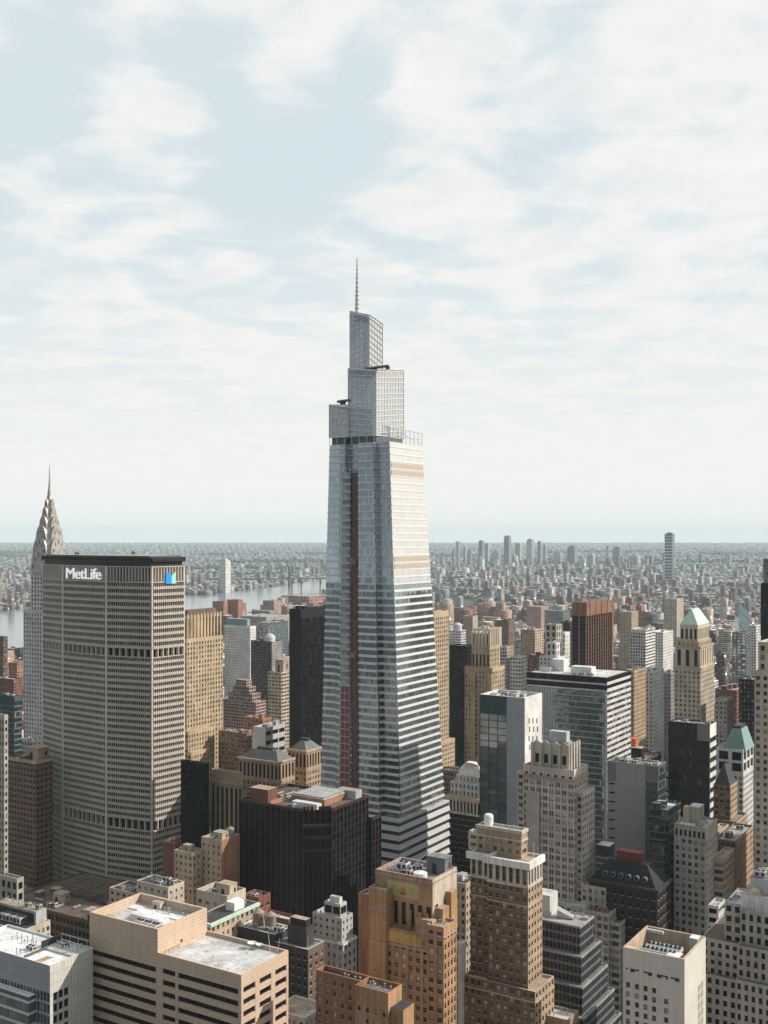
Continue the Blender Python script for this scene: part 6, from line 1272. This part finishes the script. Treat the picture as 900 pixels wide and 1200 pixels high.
def blocks(name, rows):
    """rows of (cx, cy, angle, w, d, z0, h, wall rgb, roof rgb, style) joined into one mesh with uvs in metres"""
    R = np.array([r[:7] for r in rows], float); n = len(R)
    WC = np.array([r[7] for r in rows], float); RC = np.array([r[8] for r in rows], float); ST = np.array([r[9] for r in rows], float)
    ca, sa = np.cos(R[:, 2]), np.sin(R[:, 2]); V = np.zeros((n, 8, 3))
    for k, (a, b_) in enumerate(((-.5, -.5), (.5, -.5), (.5, .5), (-.5, .5))):
        lx, ly = a * R[:, 3], b_ * R[:, 4]
        X, Y = R[:, 0] + lx * ca - ly * sa, R[:, 1] + lx * sa + ly * ca
        for q, z in ((k, R[:, 5]), (k + 4, R[:, 5] + R[:, 6])): V[:, q, 0], V[:, q, 1], V[:, q, 2] = X, Y, z
    fq = np.array([[0, 1, 5, 4], [1, 2, 6, 5], [2, 3, 7, 6], [3, 0, 4, 7], [4, 5, 6, 7]])
    FI = (np.arange(n)[:, None, None] * 8 + fq[None]).reshape(-1)
    UV = np.zeros((n, 5, 4, 2)); off = np.floor(np.random.RandomState(3).rand(n) * 300) * 3.1
    for k in range(4):
        L = R[:, 3] if k % 2 == 0 else R[:, 4]; L = np.maximum(1, np.round(L / 3.1)) * 3.1
        UV[:, k, 0, 0] = UV[:, k, 3, 0] = off + 310 * k; UV[:, k, 1, 0] = UV[:, k, 2, 0] = off + 310 * k + L
        H = np.round(R[:, 6] / 3.5) * 3.5 + .9; UV[:, k, 2, 1] = UV[:, k, 3, 1] = H
    CL = np.ones((n, 5, 4, 4)); CL[:, :4, :, :3] = WC[:, None, None, :]; CL[:, 4, :, :3] = RC[:, None, :]; CL[..., 3] = ST[:, None, None]
    me = bpy.data.meshes.new(name); me.vertices.add(n * 8); me.loops.add(n * 20); me.polygons.add(n * 5)
    me.vertices.foreach_set('co', V.reshape(-1)); me.loops.foreach_set('vertex_index', FI.astype(np.int32))
    me.polygons.foreach_set('loop_start', np.arange(0, n * 20, 4, dtype=np.int32))
    me.uv_layers.new(name='UVMap').data.foreach_set('uv', UV.reshape(-1))
    me.color_attributes.new('Col', 'FLOAT_COLOR', 'CORNER').data.foreach_set('color', CL.reshape(-1))
    me.materials.append(MATS['city_fabric']); me.update(calc_edges=True); me.validate()
    return me

PAL = [('tan brick', (.36, .26, .17), 'brick'), ('red brick', (.24, .095, .065), 'brick'), ('brown brick', (.21, .13, .09), 'brick'), ('grey stone', (.31, .30, .29), 'stone'), ('white', (.62, .61, .59), 'office'),
       ('cream stone', (.46, .40, .32), 'stone'), ('pink brick', (.38, .22, .17), 'brick'), ('slate grey', (.14, .15, .16), 'office'), ('dark brown', (.10, .07, .055), 'brick'), ('pale concrete', (.42, .41, .40), 'office')]
ROOFS = [('pale', (.58, .58, .57)), ('grey', (.32, .32, .31)), ('black', (.05, .05, .052)), ('white', (.76, .76, .75)), ('brown', (.17, .13, .10)), ('dull red', (.22, .10, .08))]
# lots on the street grid
ex = []
for h_ in HERO:
    u0, v0 = world_uv(h_.bx, h_.by)
    for (x0, x1, y0, y1, z) in h_.rects: ex.append((u0 + x0 - 1.5, u0 + x1 + 1.5, v0 + y0 - 1.5, v0 + y1 + 1.5))
mu = [world_uv(O0[0] + x, O0[1] + y) for x, y in fullp]; ex.append((min(p[0] for p in mu) - 2, max(p[0] for p in mu) + 2, min(p[1] for p in mu) - 2, max(p[1] for p in mu) + 2))
EX = np.array(ex); lots = []; r = random.Random(11)
BU, BV, AV, STW = 250.0, 80.0, 28.0, 16.0
pave = MB()
for j in range(2, 46):
    v0 = j * BV + 14
    for i in range(-16, 12):
        u0 = i * BU + 60; cx_, cy_ = uv_world(u0 + (BU - AV) / 2, v0 + 32)
        if cy_ < 250 or cy_ > 3300 or abs(cx_) > cy_ * .46 + 170: continue
        if in_river(cx_, cy_): continue
        P = [uv_world(u0 - 3, v0 - 3), uv_world(u0 + BU - AV + 3, v0 - 3), uv_world(u0 + BU - AV + 3, v0 + BV - STW + 3), uv_world(u0 - 3, v0 + BV - STW + 3)]
        if cy_ < 1600: pave.prism(P, 0.0, .15, 'pavement_stone')
        for side_ in (0, 1):
            u = u0
            while u < u0 + BU - AV - 8:
                w = r.choice((15, 18, 22, 26, 32, 40)) * (1 if cy_ < 2200 else 1.25); w = min(w, u0 + BU - AV - u)
                d = (BV - STW) / 2 - r.uniform(.3, 3); vv = v0 + side_ * (BV - STW) / 2
                x, y = uv_world(u + w / 2, vv + d / 2); lots.append([u + .15, u + w - .15, vv + .15, vv + d, x, y]); u += w
boxes, L2 = [], []
for (u0, u1, v0, v1, x, y) in lots:
    if in_river(x, y) or abs(x) > y * .42 + 60: continue
    if ((EX[:, 0] < u1) & (EX[:, 1] > u0) & (EX[:, 2] < v1) & (EX[:, 3] > v0)).any(): continue
    if y < 640: h = r.uniform(14, 34)
    elif y < 900: h = r.uniform(18, 52)
    elif y < 1400: h = r.uniform(16, 58) if r.random() < .8 else r.uniform(58, 84)
    else: h = r.uniform(12, 38) if r.random() < .88 else r.uniform(45, 84)
    pal = r.choices(range(10), (5, 5, 4, 4, 3, 4, 3, 2, 3, 3))[0]; rf = r.choices(range(6), (5, 5, 3, 3, 2, 1))[0]
    jit = r.uniform(.85, 1.15); L2.append(dict(u0=u0, u1=u1, v0=v0, v1=v1, x=x, y=y, h=h, pal=pal, rf=rf, jit=jit, st=r.random(), ph=r.random(), seed=r.randrange(10**6)))
# which of them the view really shows: rays against boxes of everything tall
vs, fs = [], []
def addbox(u0, u1, v0, v1, z):
    n = len(vs)
    for (u, v) in ((u0, v0), (u1, v0), (u1, v1), (u0, v1)):
        for zz_ in (0, z): x, y = uv_world(u, v); vs.append((x, y, zz_))
    for k in range(4): a, b_ = n + 2 * k, n + 2 * ((k + 1) % 4); fs.append((a, b_, b_ + 1, a + 1))
    fs.append((n + 1, n + 3, n + 5, n + 7))
for h_ in HERO:
    u0, v0 = world_uv(h_.bx, h_.by)
    for (x0, x1, y0, y1, z) in h_.rects: addbox(u0 + x0, u0 + x1, v0 + y0, v0 + y1, z)
addbox(min(p[0] for p in mu), max(p[0] for p in mu), min(p[1] for p in mu) + 12, max(p[1] for p in mu) - 12, 246)
for d in L2: addbox(d['u0'], d['u1'], d['v0'], d['v1'], d['h'])
bvh = BVHTree.FromPolygons(vs, fs); eye = Vector((0, 0, CZ))
for d in L2:
    sc = 0
    for fu_ in (.15, .5, .85):
        for (fv_, zf_) in ((.5, 1.0), (0, .85), (0, .45)):
            for e_ in ((fu_, fv_),) if zf_ == 1.0 else ((fu_, 0), (1, fu_)):
                x, y = uv_world(d['u0'] + (d['u1'] - d['u0']) * e_[0], d['v0'] + (d['v1'] - d['v0']) * e_[1]); p = Vector((x, y, d['h'] * zf_ + (.2 if zf_ == 1 else 0)))
                px_, py_ = CX + F * x / y, Y0 + (CZ - p.z) / y * F
                if not (0 <= px_ <= 900 and py_ <= 1200): continue
                di = p - eye; hit = bvh.ray_cast(eye, di.normalized(), di.length - .8)
                sc += hit[0] is None
    d['score'] = sc * ((d['u1'] - d['u0']) + 10) * (d['h'] + 12) / d['y'] ** 2
order = sorted([d for d in L2 if d['score'] > 0], key=lambda d: -d['score'])
ONE = order[:150]; ids = {id(d) for d in ONE}
def col(d): return tuple(min(1, v * d['jit']) for v in PAL[d['pal']][1])
# landmarks that labels may name, by place across the view
LM = sorted([(20, 'the leftmost stone tower'), (58, 'the spired tower'), (240, 'the golden ribbed tower'), (280, 'the white block by the river'), (312, 'the flecked grey tower'), (360, 'the sheer black tower'), (440, 'the tallest glass tower'), (515, 'the slender golden tower'), (570, 'the pinnacled tower'),
      (598, 'the grey glass tower'), (650, 'the ivory deco tower'), (672, 'the wide glass slab'), (694, 'the copper-brown tower'), (735, 'the grey concrete slab'), (753, 'the white gridded tower'), (813, 'the green pyramid'), (860, 'the hipped blue-green roof'), (885, 'the tall black tower')])
FEAT = ['nothing on it', 'one roof hut', 'water tank', 'two roof huts', 'stepped-back top', 'four vents']
def words_for(d):
    px_ = CX + F * d['x'] / d['y']; lm = min(LM, key=lambda q: abs(q[0] - px_))
    rel = 'left of' if px_ < lm[0] - 6 else 'right of' if px_ > lm[0] + 6 else ('beyond' if d['y'] > 900 else 'near')
    size = 'squat' if d['h'] < 24 else 'low' if d['h'] < 40 else 'mid-height' if d['h'] < 62 else 'tall'
    return f"{size} {PAL[d['pal']][0]} block, {ROOFS[d['rf']][0]} roof, {FEAT[d['feat']]}, {rel} {lm[1]}"
texts = {}
for d in ONE:
    d['feat'] = 4 if d['h'] > 48 and d['ph'] < .6 else int(d['ph'] * 17) % 4 if d['ph'] < .85 else 5
    texts.setdefault(words_for(d), []).append(d)
ORD = ['nearest', 'second', 'third', 'fourth', 'fifth', 'sixth', 'seventh']
for t, ds in texts.items():
    ds.sort(key=lambda d: d['y'])
    for k, d in enumerate(ds):
        d['label'] = t
        if len(ds) > 1: d['label'] = (('nearer ', 'farther ')[k] if len(ds) == 2 else ORD[min(k, 6)] + ' ') + t
used = {}
for d in ONE:                                          # whatever still reads alike shares one group
    used.setdefault(d['label'], []).append(d)
KIND = {'brick': 'brick_building', 'stone': 'stone_building', 'office': 'office_building'}
for lab, ds in used.items():
    for d in ds:
        w, dd = d['u1'] - d['u0'], d['v1'] - d['v0']; C = col(d); RC_ = ROOFS[d['rf']][1]; nm = KIND[PAL[d['pal']][2]]; stl = d['st']
        o = empty(nm, (d['x'], d['y'], 0), -ANG); tag(o, lab, 'building', 'alike: ' + lab if len(ds) > 1 else None)
        rr = random.Random(d['seed']); H = d['h']; hs_ = H * .72 if d['feat'] == 4 else H
        q = bpy.data.objects.new('wall', blocks('wall', [(0, 0, 0, w, dd, 0, hs_, C, RC_, stl)])); COL.objects.link(q); q.parent = o
        zt_ = hs_
        mb = MB(); MATS.setdefault('city_fabric', None)
        P_ = []
        for (a, b_, c2, d2) in ((-w / 2, w / 2, -dd / 2, -dd / 2 + .5), (-w / 2, w / 2, dd / 2 - .5, dd / 2), (-w / 2, -w / 2 + .5, -dd / 2 + .5, dd / 2 - .5), (w / 2 - .5, w / 2, -dd / 2 + .5, dd / 2 - .5)):
            P_.append(((a + b_) / 2, (c2 + d2) / 2, 0, b_ - a, d2 - c2, hs_, 1.0, C, C, -1.0))
        q = bpy.data.objects.new('parapet', blocks('parapet', P_)); COL.objects.link(q); q.parent = o
        if d['feat'] == 4:
            q = bpy.data.objects.new('upper_tier', blocks('upper_tier', [(rr.uniform(-.08, .08) * w, dd * .06, 0, w * .72, dd * .72, hs_, H - hs_, C, RC_, stl)])); COL.objects.link(q); q.parent = o; zt_ = H
        nb = {0: 0, 1: 1, 2: 0, 3: 2, 4: 1, 5: 0}[d['feat']]
        for i in range(nb):
            q = bpy.data.objects.new('roof_hut', blocks('roof_hut', [((-.22 + .42 * i) * w * .6, rr.uniform(-.15, .2) * dd * .6, 0, min(6, w * .24), min(6, dd * .25), zt_, rr.uniform(2.8, 5), C if rr.random() < .6 else (.5, .5, .49), RC_, -1.0)])); COL.objects.link(q); q.parent = o
        if d['feat'] == 2: fit(o, 'water_tank', w * .15, dd * .1, zt_, 4, 4, 5.5)
        if d['feat'] == 5:
            for i in range(4): fit(o, 'vent_pipe', -w * .3 + w * .18 * i, 0, zt_, 1.4, 1.4, 2)
        if d['y'] < 1000:
            for i in range(rr.randrange(2, 5)):
                k = rr.choice(('air_conditioner', 'vent_pipe')); s0 = 2.6 if k[0] == 'a' else 1
                fit(o, k, rr.uniform(-.32, .32) * w, -dd * .36 + i * .1, zt_, s0, s0, 1.8)
# the rest of the low city, one mass nobody could count
rows = []; r = random.Random(23)
def lot_rows(d):
    w, dd = d['u1'] - d['u0'], d['v1'] - d['v0']; C = col(d); RC_ = ROOFS[d['rf']][1]
    rows.append((d['x'], d['y'], -ANG, w, dd, 0, d['h'], C, RC_, d['st']))
    for i in range(2 if d['ph'] > .5 else 1): rows.append((d['x'] + (r.random() - .5) * w * .5, d['y'] + (r.random() - .5) * dd * .4, -ANG, 4.5, 4.5, d['h'] - .05, r.uniform(2.5, 4.5), C if r.random() < .5 else (.5, .5, .49), RC_, -1))
for d in L2:
    if id(d) not in ids: lot_rows(d)
FP = [((.26, .20, .165), 3), ((.19, .11, .09), 3), ((.18, .14, .12), 3), ((.27, .27, .27), 4), ((.58, .58, .57), 3), ((.38, .35, .30), 2), ((.11, .115, .12), 5), ((.42, .42, .42), 3)]
FPn = [((.25, .18, .15), 3), ((.19, .10, .085), 5), ((.16, .12, .105), 4), ((.26, .26, .26), 4), ((.50, .50, .49), 1.8), ((.34, .30, .25), 2), ((.10, .105, .11), 4)]
GR = []                                               # clearings where trees stand
for (p, q, rx, ry) in ((600, 703, 150, 260), (640, 706, 190, 200), (520, 697, 260, 200), (862, 690, 160, 250), (250, 668, 400, 500), (330, 660, 600, 700), (100, 674, 500, 300), (700, 672, 500, 300), (800, 660, 700, 600), (560, 690, 180, 150), (660, 690, 120, 150), (300, 676, 300, 200)):
    x, y = gp(p, q); GR.append((x, y, rx, ry))
Rr = 3300.0
while Rr < 30000:
    d0 = 19 + (Rr - 3300) * .0052; nlat = int(.92 * Rr / d0); tall = .03 if Rr < 7000 else .008
    for i in range(nlat):
        x = (i + r.uniform(-.35, .35)) * d0 - .46 * Rr; y = Rr + r.uniform(-.4, .4) * d0
        if in_river(x, y) or in_river(x, y - 40): continue
        if any(((x - a) / rx) ** 2 + ((y - b_) / ry) ** 2 < 1 for a, b_, rx, ry in GR): continue
        if r.random() < .10: continue
        if abs((x * .94 - y * .34) % 620) < d0 * .55 or abs((x * .34 + y * .94 + 140 * math.sin(x / 2600)) % 930) < d0 * .6: continue      # wide avenues
        if math.sin(x / 410 + 1.3) * math.sin(y / 560 + .4) + .35 * math.sin(x / 150) > 1.02: continue                       # yards and parks
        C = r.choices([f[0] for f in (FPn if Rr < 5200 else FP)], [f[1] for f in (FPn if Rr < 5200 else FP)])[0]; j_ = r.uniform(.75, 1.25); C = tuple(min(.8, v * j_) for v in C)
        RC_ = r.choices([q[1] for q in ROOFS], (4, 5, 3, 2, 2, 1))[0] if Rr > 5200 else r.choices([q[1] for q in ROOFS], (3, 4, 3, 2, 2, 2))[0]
        k_ = min(.62, max(0, (Rr - 3300) / 9000)); C = tuple(v * (1 - k_) + g_ * k_ for v, g_ in zip(C, (.20, .205, .205))); RC_ = tuple(v * (1 - k_) + .27 * k_ for v in RC_)  # haze put into colour: walls and roofs fade toward grey with distance
        w, dd = d0 * r.uniform(.55, .98), d0 * r.uniform(.55, .98); h = r.uniform(9, 20) * (1 + min(1, Rr / 25000))
        if r.random() < tall: h, w, dd = r.uniform(30, 70), max(18, w * .55), max(18, dd * .55)
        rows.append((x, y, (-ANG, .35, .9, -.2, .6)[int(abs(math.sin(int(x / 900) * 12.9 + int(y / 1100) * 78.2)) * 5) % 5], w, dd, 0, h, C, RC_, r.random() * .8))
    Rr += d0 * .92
# clumps of slabs on both banks
for (p, q, n_, sp, hh) in ((530, 676, 26, 700, 50), (620, 678, 18, 500, 50), (700, 676, 30, 800, 60), (760, 690, 22, 500, 55), (830, 672, 24, 900, 50), (300, 682, 16, 700, 45), (150, 690, 14, 600, 50), (40, 700, 14, 600, 45), (330, 671, 14, 700, 70), (600, 664, 40, 1600, 90), (700, 664, 24, 1200, 80), (680, 700, 20, 400, 45), (740, 700, 22, 400, 45)):
    x0, y0 = gp(p, q)
    for _ in range(n_):
        x, y = x0 + r.gauss(0, sp * .5), y0 + r.gauss(0, sp * .4)
        if in_river(x, y) or in_river(x, y - 60) or y < 3300: continue
        C = r.choice([f[0] for f in FP]); rows.append((x, y, r.choice((-ANG, .35)), r.uniform(18, 34), r.uniform(18, 50), 0, r.uniform(.5, 1.2) * hh, C, (.5, .5, .5), r.random()))
for d0_ in range(260):                                # neighbours beside and behind the viewpoint: they shade and are mirrored
    x, y = r.uniform(-900, 900), r.uniform(-900, 1500)
    if y > 60 and abs(x) < y * .50 + 110: continue
    if abs(x) < 60 and -60 < y < 80: continue
    u, v = world_uv(x, y); u, v = round(u / 62) * 62, round(v / 80) * 80; x, y = uv_world(u, v)
    if y > 60 and abs(x) < y * .50 + 95 or in_river(x, y): continue
    C = r.choice([(.30, .30, .31), (.18, .18, .20), (.38, .36, .33), (.10, .10, .11)]); hmax = 215 if y < 0 else 120
    rows.append((x, y, -ANG, r.uniform(36, 56), r.uniform(34, 60), 0, r.uniform(55, hmax), C, (.3, .3, .3), r.random()))
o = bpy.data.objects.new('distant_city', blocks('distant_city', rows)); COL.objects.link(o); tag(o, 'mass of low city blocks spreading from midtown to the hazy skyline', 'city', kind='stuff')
# trees far off: leaf clumps in the clearings
plain('foliage', (.055, .085, .045), .9, var=.45, scale=.05)
rg = random.Random(77)
for _ in range(46):
    y = rg.uniform(4200, 15000); x = rg.uniform(-.42, .42) * y
    if not in_river(x, y): GR.append((x, y, rg.uniform(60, 260) * y / 6000, rg.uniform(60, 200) * y / 6000))
V, FC = [], []; r = random.Random(5); ico = [(0, 0, 1), (.89, 0, .45), (.28, .85, .45), (-.72, .53, .45), (-.72, -.53, .45), (.28, -.85, .45), (.72, .53, -.45), (-.28, .85, -.45), (-.89, 0, -.45), (-.28, -.85, -.45), (.72, -.53, -.45), (0, 0, -1)]
icf = [(0, 1, 2), (0, 2, 3), (0, 3, 4), (0, 4, 5), (0, 5, 1), (1, 6, 2), (2, 7, 3), (3, 8, 4), (4, 9, 5), (5, 10, 1), (2, 6, 7), (3, 7, 8), (4, 8, 9), (5, 9, 10), (1, 10, 6), (6, 11, 7), (7, 11, 8), (8, 11, 9), (9, 11, 10), (10, 11, 6)]
for (a, b_, rx, ry) in GR:
    for _ in range(150):
        t, q = r.uniform(0, 6.283), r.random() ** .5; x, y = a + rx * q * math.cos(t), b_ + ry * q * math.sin(t)
        if in_river(x, y): continue
        s0 = r.uniform(6, 13) * max(1, b_ / 5000)
        for _k in range(3):
            n = len(V); ox, oy, oz = r.gauss(0, s0 * .5), r.gauss(0, s0 * .5), s0 * r.uniform(.5, 1.1)
            V += [(x + ox + p[0] * s0 * r.uniform(.5, .9), y + oy + p[1] * s0 * r.uniform(.5, .9), oz + p[2] * s0 * r.uniform(.4, .7)) for p in ico]; FC += [tuple(n + i for i in f) for f in icf]
me = bpy.data.meshes.new('tree_canopy'); me.from_pydata(V, [], FC); me.materials.append(MATS['foliage']); o = bpy.data.objects.new('tree_canopy', me); COL.objects.link(o); tag(o, 'far green tree crowns filling parks between the distant blocks', 'trees', kind='stuff')
# ground sheet to the skyline, river, roads
m = MB(); m.poly([(31000 * math.cos(2 * math.pi * k / 128), 31000 * math.sin(2 * math.pi * k / 128), -.02) for k in range(128)], 'ground_cover'); o = m.build('ground'); tag(o, 'flat city ground reaching the hazy skyline', 'ground', kind='structure')
def sheet(name, poly, z, mat, label, cat):
    from mathutils.geometry import tessellate_polygon
    me = bpy.data.meshes.new(name); tri = tessellate_polygon([[Vector((x, y, 0)) for x, y in poly]]); me.from_pydata([(x, y, z) for x, y in poly], [], [tuple(t) for t in tri]); me.materials.append(MATS[mat])
    o = bpy.data.objects.new(name, me); COL.objects.link(o); tag(o, label, cat, kind='structure')
sheet('river', RIVER, .3, 'river_water', 'pale river curving between the two shores', 'river')
sheet('bay_water', [gp(*p) for p in ((846, 672), (905, 668), (960, 665), (960, 660), (880, 664))], .3, 'river_water', 'thin pale strip of water far beyond the right districts', 'water')
o = pave.build('pavement'); tag(o, 'raised stone pavements round the city blocks', 'pavement', kind='structure')
m = MB(); mk = MB()
for i in range(-6, 8):
    u = i * BU + 60 - AV; a = [uv_world(u + 3.2, 300), uv_world(u + AV - 3.2, 300), uv_world(u + AV - 3.2, 3400), uv_world(u + 3.2, 3400)]; m.poly([(*p, .02) for p in a], 'asphalt')
    for q in (7, 14, 21):
        v = 300
        while v < 1500: mk.poly([(*uv_world(u + q - .1, v), .03), (*uv_world(u + q + .1, v), .03), (*uv_world(u + q + .1, v + 5), .03), (*uv_world(u + q - .1, v + 5), .03)], 'lane_paint'); v += 14
for j in range(3, 30):
    v = j * BV + 14 - STW
    for i in range(-6, 7): u = i * BU + 60; m.poly([(*uv_world(*p), .016) for p in ((u - 3.1, v + 3.2), (u + BU - AV + 3.1, v + 3.2), (u + BU - AV + 3.1, v + STW - 3.2), (u - 3.1, v + STW - 3.2))], 'asphalt')
o = m.build('road'); tag(o, 'asphalt avenues and cross streets of the city grid', 'road', kind='structure'); o = mk.build('road_markings'); tag(o, 'white lane dashes along the avenues', 'road marking', kind='structure')
BLOBS = [(330, 170, 6, -.10), (30, 30, 7, -.10), (20, 150, 4, -.08), (120, 110, 3.5, .10), (340, 80, 3.2, .12), (150, 20, 3, .10), (500, 85, 2, .1), (540, 160, 6, .10), (150, 250, 7, .12), (620, 20, 4, -.06), (850, 80, 8, .12)]
CLOUD_LO, CLOUD_HI, HORIZON, BLUE, BLUE_MIX = (7.9, 8.0, 7.95), (8.75, 8.65, 8.4), (8.5, 8.5, 8.2), (6.75, 7.75, 8.1), .88
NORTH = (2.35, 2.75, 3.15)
EXPO = .12
# ================================================================ air, sky, sun, camera
HAZE_DENSITY, HAZE_COL = 3.3e-5, (.75, .915, 1.0)
EL, AZ = 33.0, 84.0                                    # sun height; bearing clockwise from the view axis
m = bpy.data.materials.new('haze_air'); m.use_nodes = True; nt = m.node_tree; nt.nodes.clear()
out = nt.nodes.new('ShaderNodeOutputMaterial'); pv = nt.nodes.new('ShaderNodeVolumePrincipled'); pv.inputs['Color'].default_value = (*HAZE_COL, 1); pv.inputs['Density'].default_value = HAZE_DENSITY; pv.inputs['Density Attribute'].default_value = ''; pv.inputs['Anisotropy'].default_value = 0.0
nt.links.new(pv.outputs[0], out.inputs['Volume']); MATS['haze_air'] = m
hb = MB(); hb.box(-31500, 31500, -31500, 31500, -1.2, 432, 'haze_air', bottom=True); o = hb.build('haze'); tag(o, 'pale blue haze over the far city', 'haze', kind='stuff')
sd = Vector((math.sin(math.radians(AZ)) * math.cos(math.radians(EL)), math.cos(math.radians(AZ)) * math.cos(math.radians(EL)), math.sin(math.radians(EL))))
L = bpy.data.lights.new('sun', 'SUN'); L.energy = 4.5; L.angle = math.radians(.6); L.color = (1.0, .92, .82)
lo = bpy.data.objects.new('sun', L); COL.objects.link(lo); lo.rotation_euler = (-sd).to_track_quat('-Z', 'Y').to_euler()
w = bpy.data.worlds.new('World'); scene.world = w; w.use_nodes = True; nt = w.node_tree; nt.nodes.clear()
wo = nt.nodes.new('ShaderNodeOutputWorld'); bg = nt.nodes.new('ShaderNodeBackground'); nt.links.new(bg.outputs[0], wo.inputs[0]); bg.inputs['Strength'].default_value = .1
sky = nt.nodes.new('ShaderNodeTexSky'); sky.sky_type = 'NISHITA'; sky.sun_disc = False; sky.sun_elevation = math.radians(EL); sky.sun_rotation = math.radians(AZ); sky.altitude = 200; sky.air_density = 1.0; sky.dust_density = 2.5; sky.ozone_density = 1.0
g = nd(nt, 'ShaderNodeTexCoord').outputs['Generated']
dv = nd(nt, 'ShaderNodeVectorMath', {0: g}, operation='NORMALIZE').outputs[0]; sp = nd(nt, 'ShaderNodeSeparateXYZ', {0: dv}); dz = mth(nt, 'MAXIMUM', sp.outputs[2], 0.0)
den = mth(nt, 'ADD', dz, .10)
pc = nd(nt, 'ShaderNodeCombineXYZ', {0: mth(nt, 'DIVIDE', sp.outputs[0], den), 1: mth(nt, 'DIVIDE', sp.outputs[1], den), 2: 3.7}).outputs[0]
big = nd(nt, 'ShaderNodeTexNoise', {'Vector': pc, 'Scale': 1.15, 'Detail': 3.0}).outputs['Fac']
nn = nd(nt, 'ShaderNodeTexNoise', {'Vector': pc, 'Scale': 4.6, 'Detail': 10.0, 'Roughness': .56, 'Distortion': .35}).outputs['Fac']
def toward(px, py): return Vector(((px - CX) / F, 1, (Y0 - py) / F)).normalized()
def blob(px, py, deg, amp):
    d = nd(nt, 'ShaderNodeVectorMath', {0: dv, 1: tuple(toward(px, py))}, operation='DOT_PRODUCT').outputs['Value']
    return nd(nt, 'ShaderNodeMapRange', {0: d, 1: math.cos(math.radians(deg)), 2: 1.0, 3: 0.0, 4: amp}, interpolation_type='SMOOTHSTEP').outputs[0]
bias = mth(nt, 'MULTIPLY', sp.outputs[0], .10)
for b_ in BLOBS: bias = mth(nt, 'ADD', bias, blob(*b_))
cv = mth(nt, 'ADD', mth(nt, 'ADD', mth(nt, 'MULTIPLY', big, .45), mth(nt, 'MULTIPLY', nn, .80)), bias)
mask = nd(nt, 'ShaderNodeMapRange', {0: cv, 1: .50, 2: .74, 3: 0.0, 4: 1.0}, interpolation_type='SMOOTHSTEP').outputs[0]
sh = nd(nt, 'ShaderNodeTexNoise', {'Vector': pc, 'Scale': 6.5, 'Detail': 7.0, 'Roughness': .6}).outputs['Fac']
cloud = mixc(nt, maprange(nt, sh, .36, .64), CLOUD_LO, CLOUD_HI)
blue = mixc(nt, BLUE_MIX, sky.outputs[0], BLUE)
cs = mixc(nt, mth(nt, 'MULTIPLY', mask, .93), blue, cloud)
hz = nd(nt, 'ShaderNodeMapRange', {0: dz, 1: .0, 2: .30, 3: .97, 4: 0.0}, interpolation_type='SMOOTHSTEP').outputs[0]
cs = mixc(nt, hz, cs, HORIZON)
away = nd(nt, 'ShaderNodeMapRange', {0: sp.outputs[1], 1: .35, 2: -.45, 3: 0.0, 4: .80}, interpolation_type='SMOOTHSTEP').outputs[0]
cs = mixc(nt, away, cs, NORTH)                           # sky behind the viewpoint darkened to dim the shaded faces
sg = nd(nt, 'ShaderNodeVectorMath', {0: dv, 1: tuple(sd)}, operation='DOT_PRODUCT').outputs['Value']
glow = mth(nt, 'MULTIPLY', mth(nt, 'POWER', mth(nt, 'MAXIMUM', sg, 0.0), 6.0), .55)
gl_ = nd(nt, 'ShaderNodeVectorMath', {0: (9.0, 8.0, 6.4), 3: glow}, operation='SCALE').outputs[0]
cs = nd(nt, 'ShaderNodeVectorMath', {0: cs, 1: gl_}, operation='ADD').outputs[0]
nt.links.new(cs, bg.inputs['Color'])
cam = bpy.data.cameras.new('camera'); co = bpy.data.objects.new('camera', cam); COL.objects.link(co); scene.camera = co
co.location = (0, 0, CZ); co.rotation_euler = (math.pi / 2, 0, 0); cam.sensor_fit = 'HORIZONTAL'; cam.sensor_width = 36; cam.lens = 36 * F / 900; cam.shift_y = (Y0 - 600) / 900; cam.clip_start = 1; cam.clip_end = 120000
vs_ = scene.view_settings; vs_.view_transform = 'Standard'; vs_.look = 'None'; vs_.gamma = 1; vs_.exposure = EXPO; vs_.use_curve_mapping = False
cy = scene.cycles; cy.max_bounces = 5; cy.diffuse_bounces = 2; cy.glossy_bounces = 3; cy.volume_bounces = 1; cy.transmission_bounces = 0; cy.use_denoising = True; cy.denoiser = 'OPENIMAGEDENOISE'; cy.denoising_input_passes = 'RGB_ALBEDO_NORMAL'; cy.sample_clamp_indirect = 8; cy.caustics_reflective = False
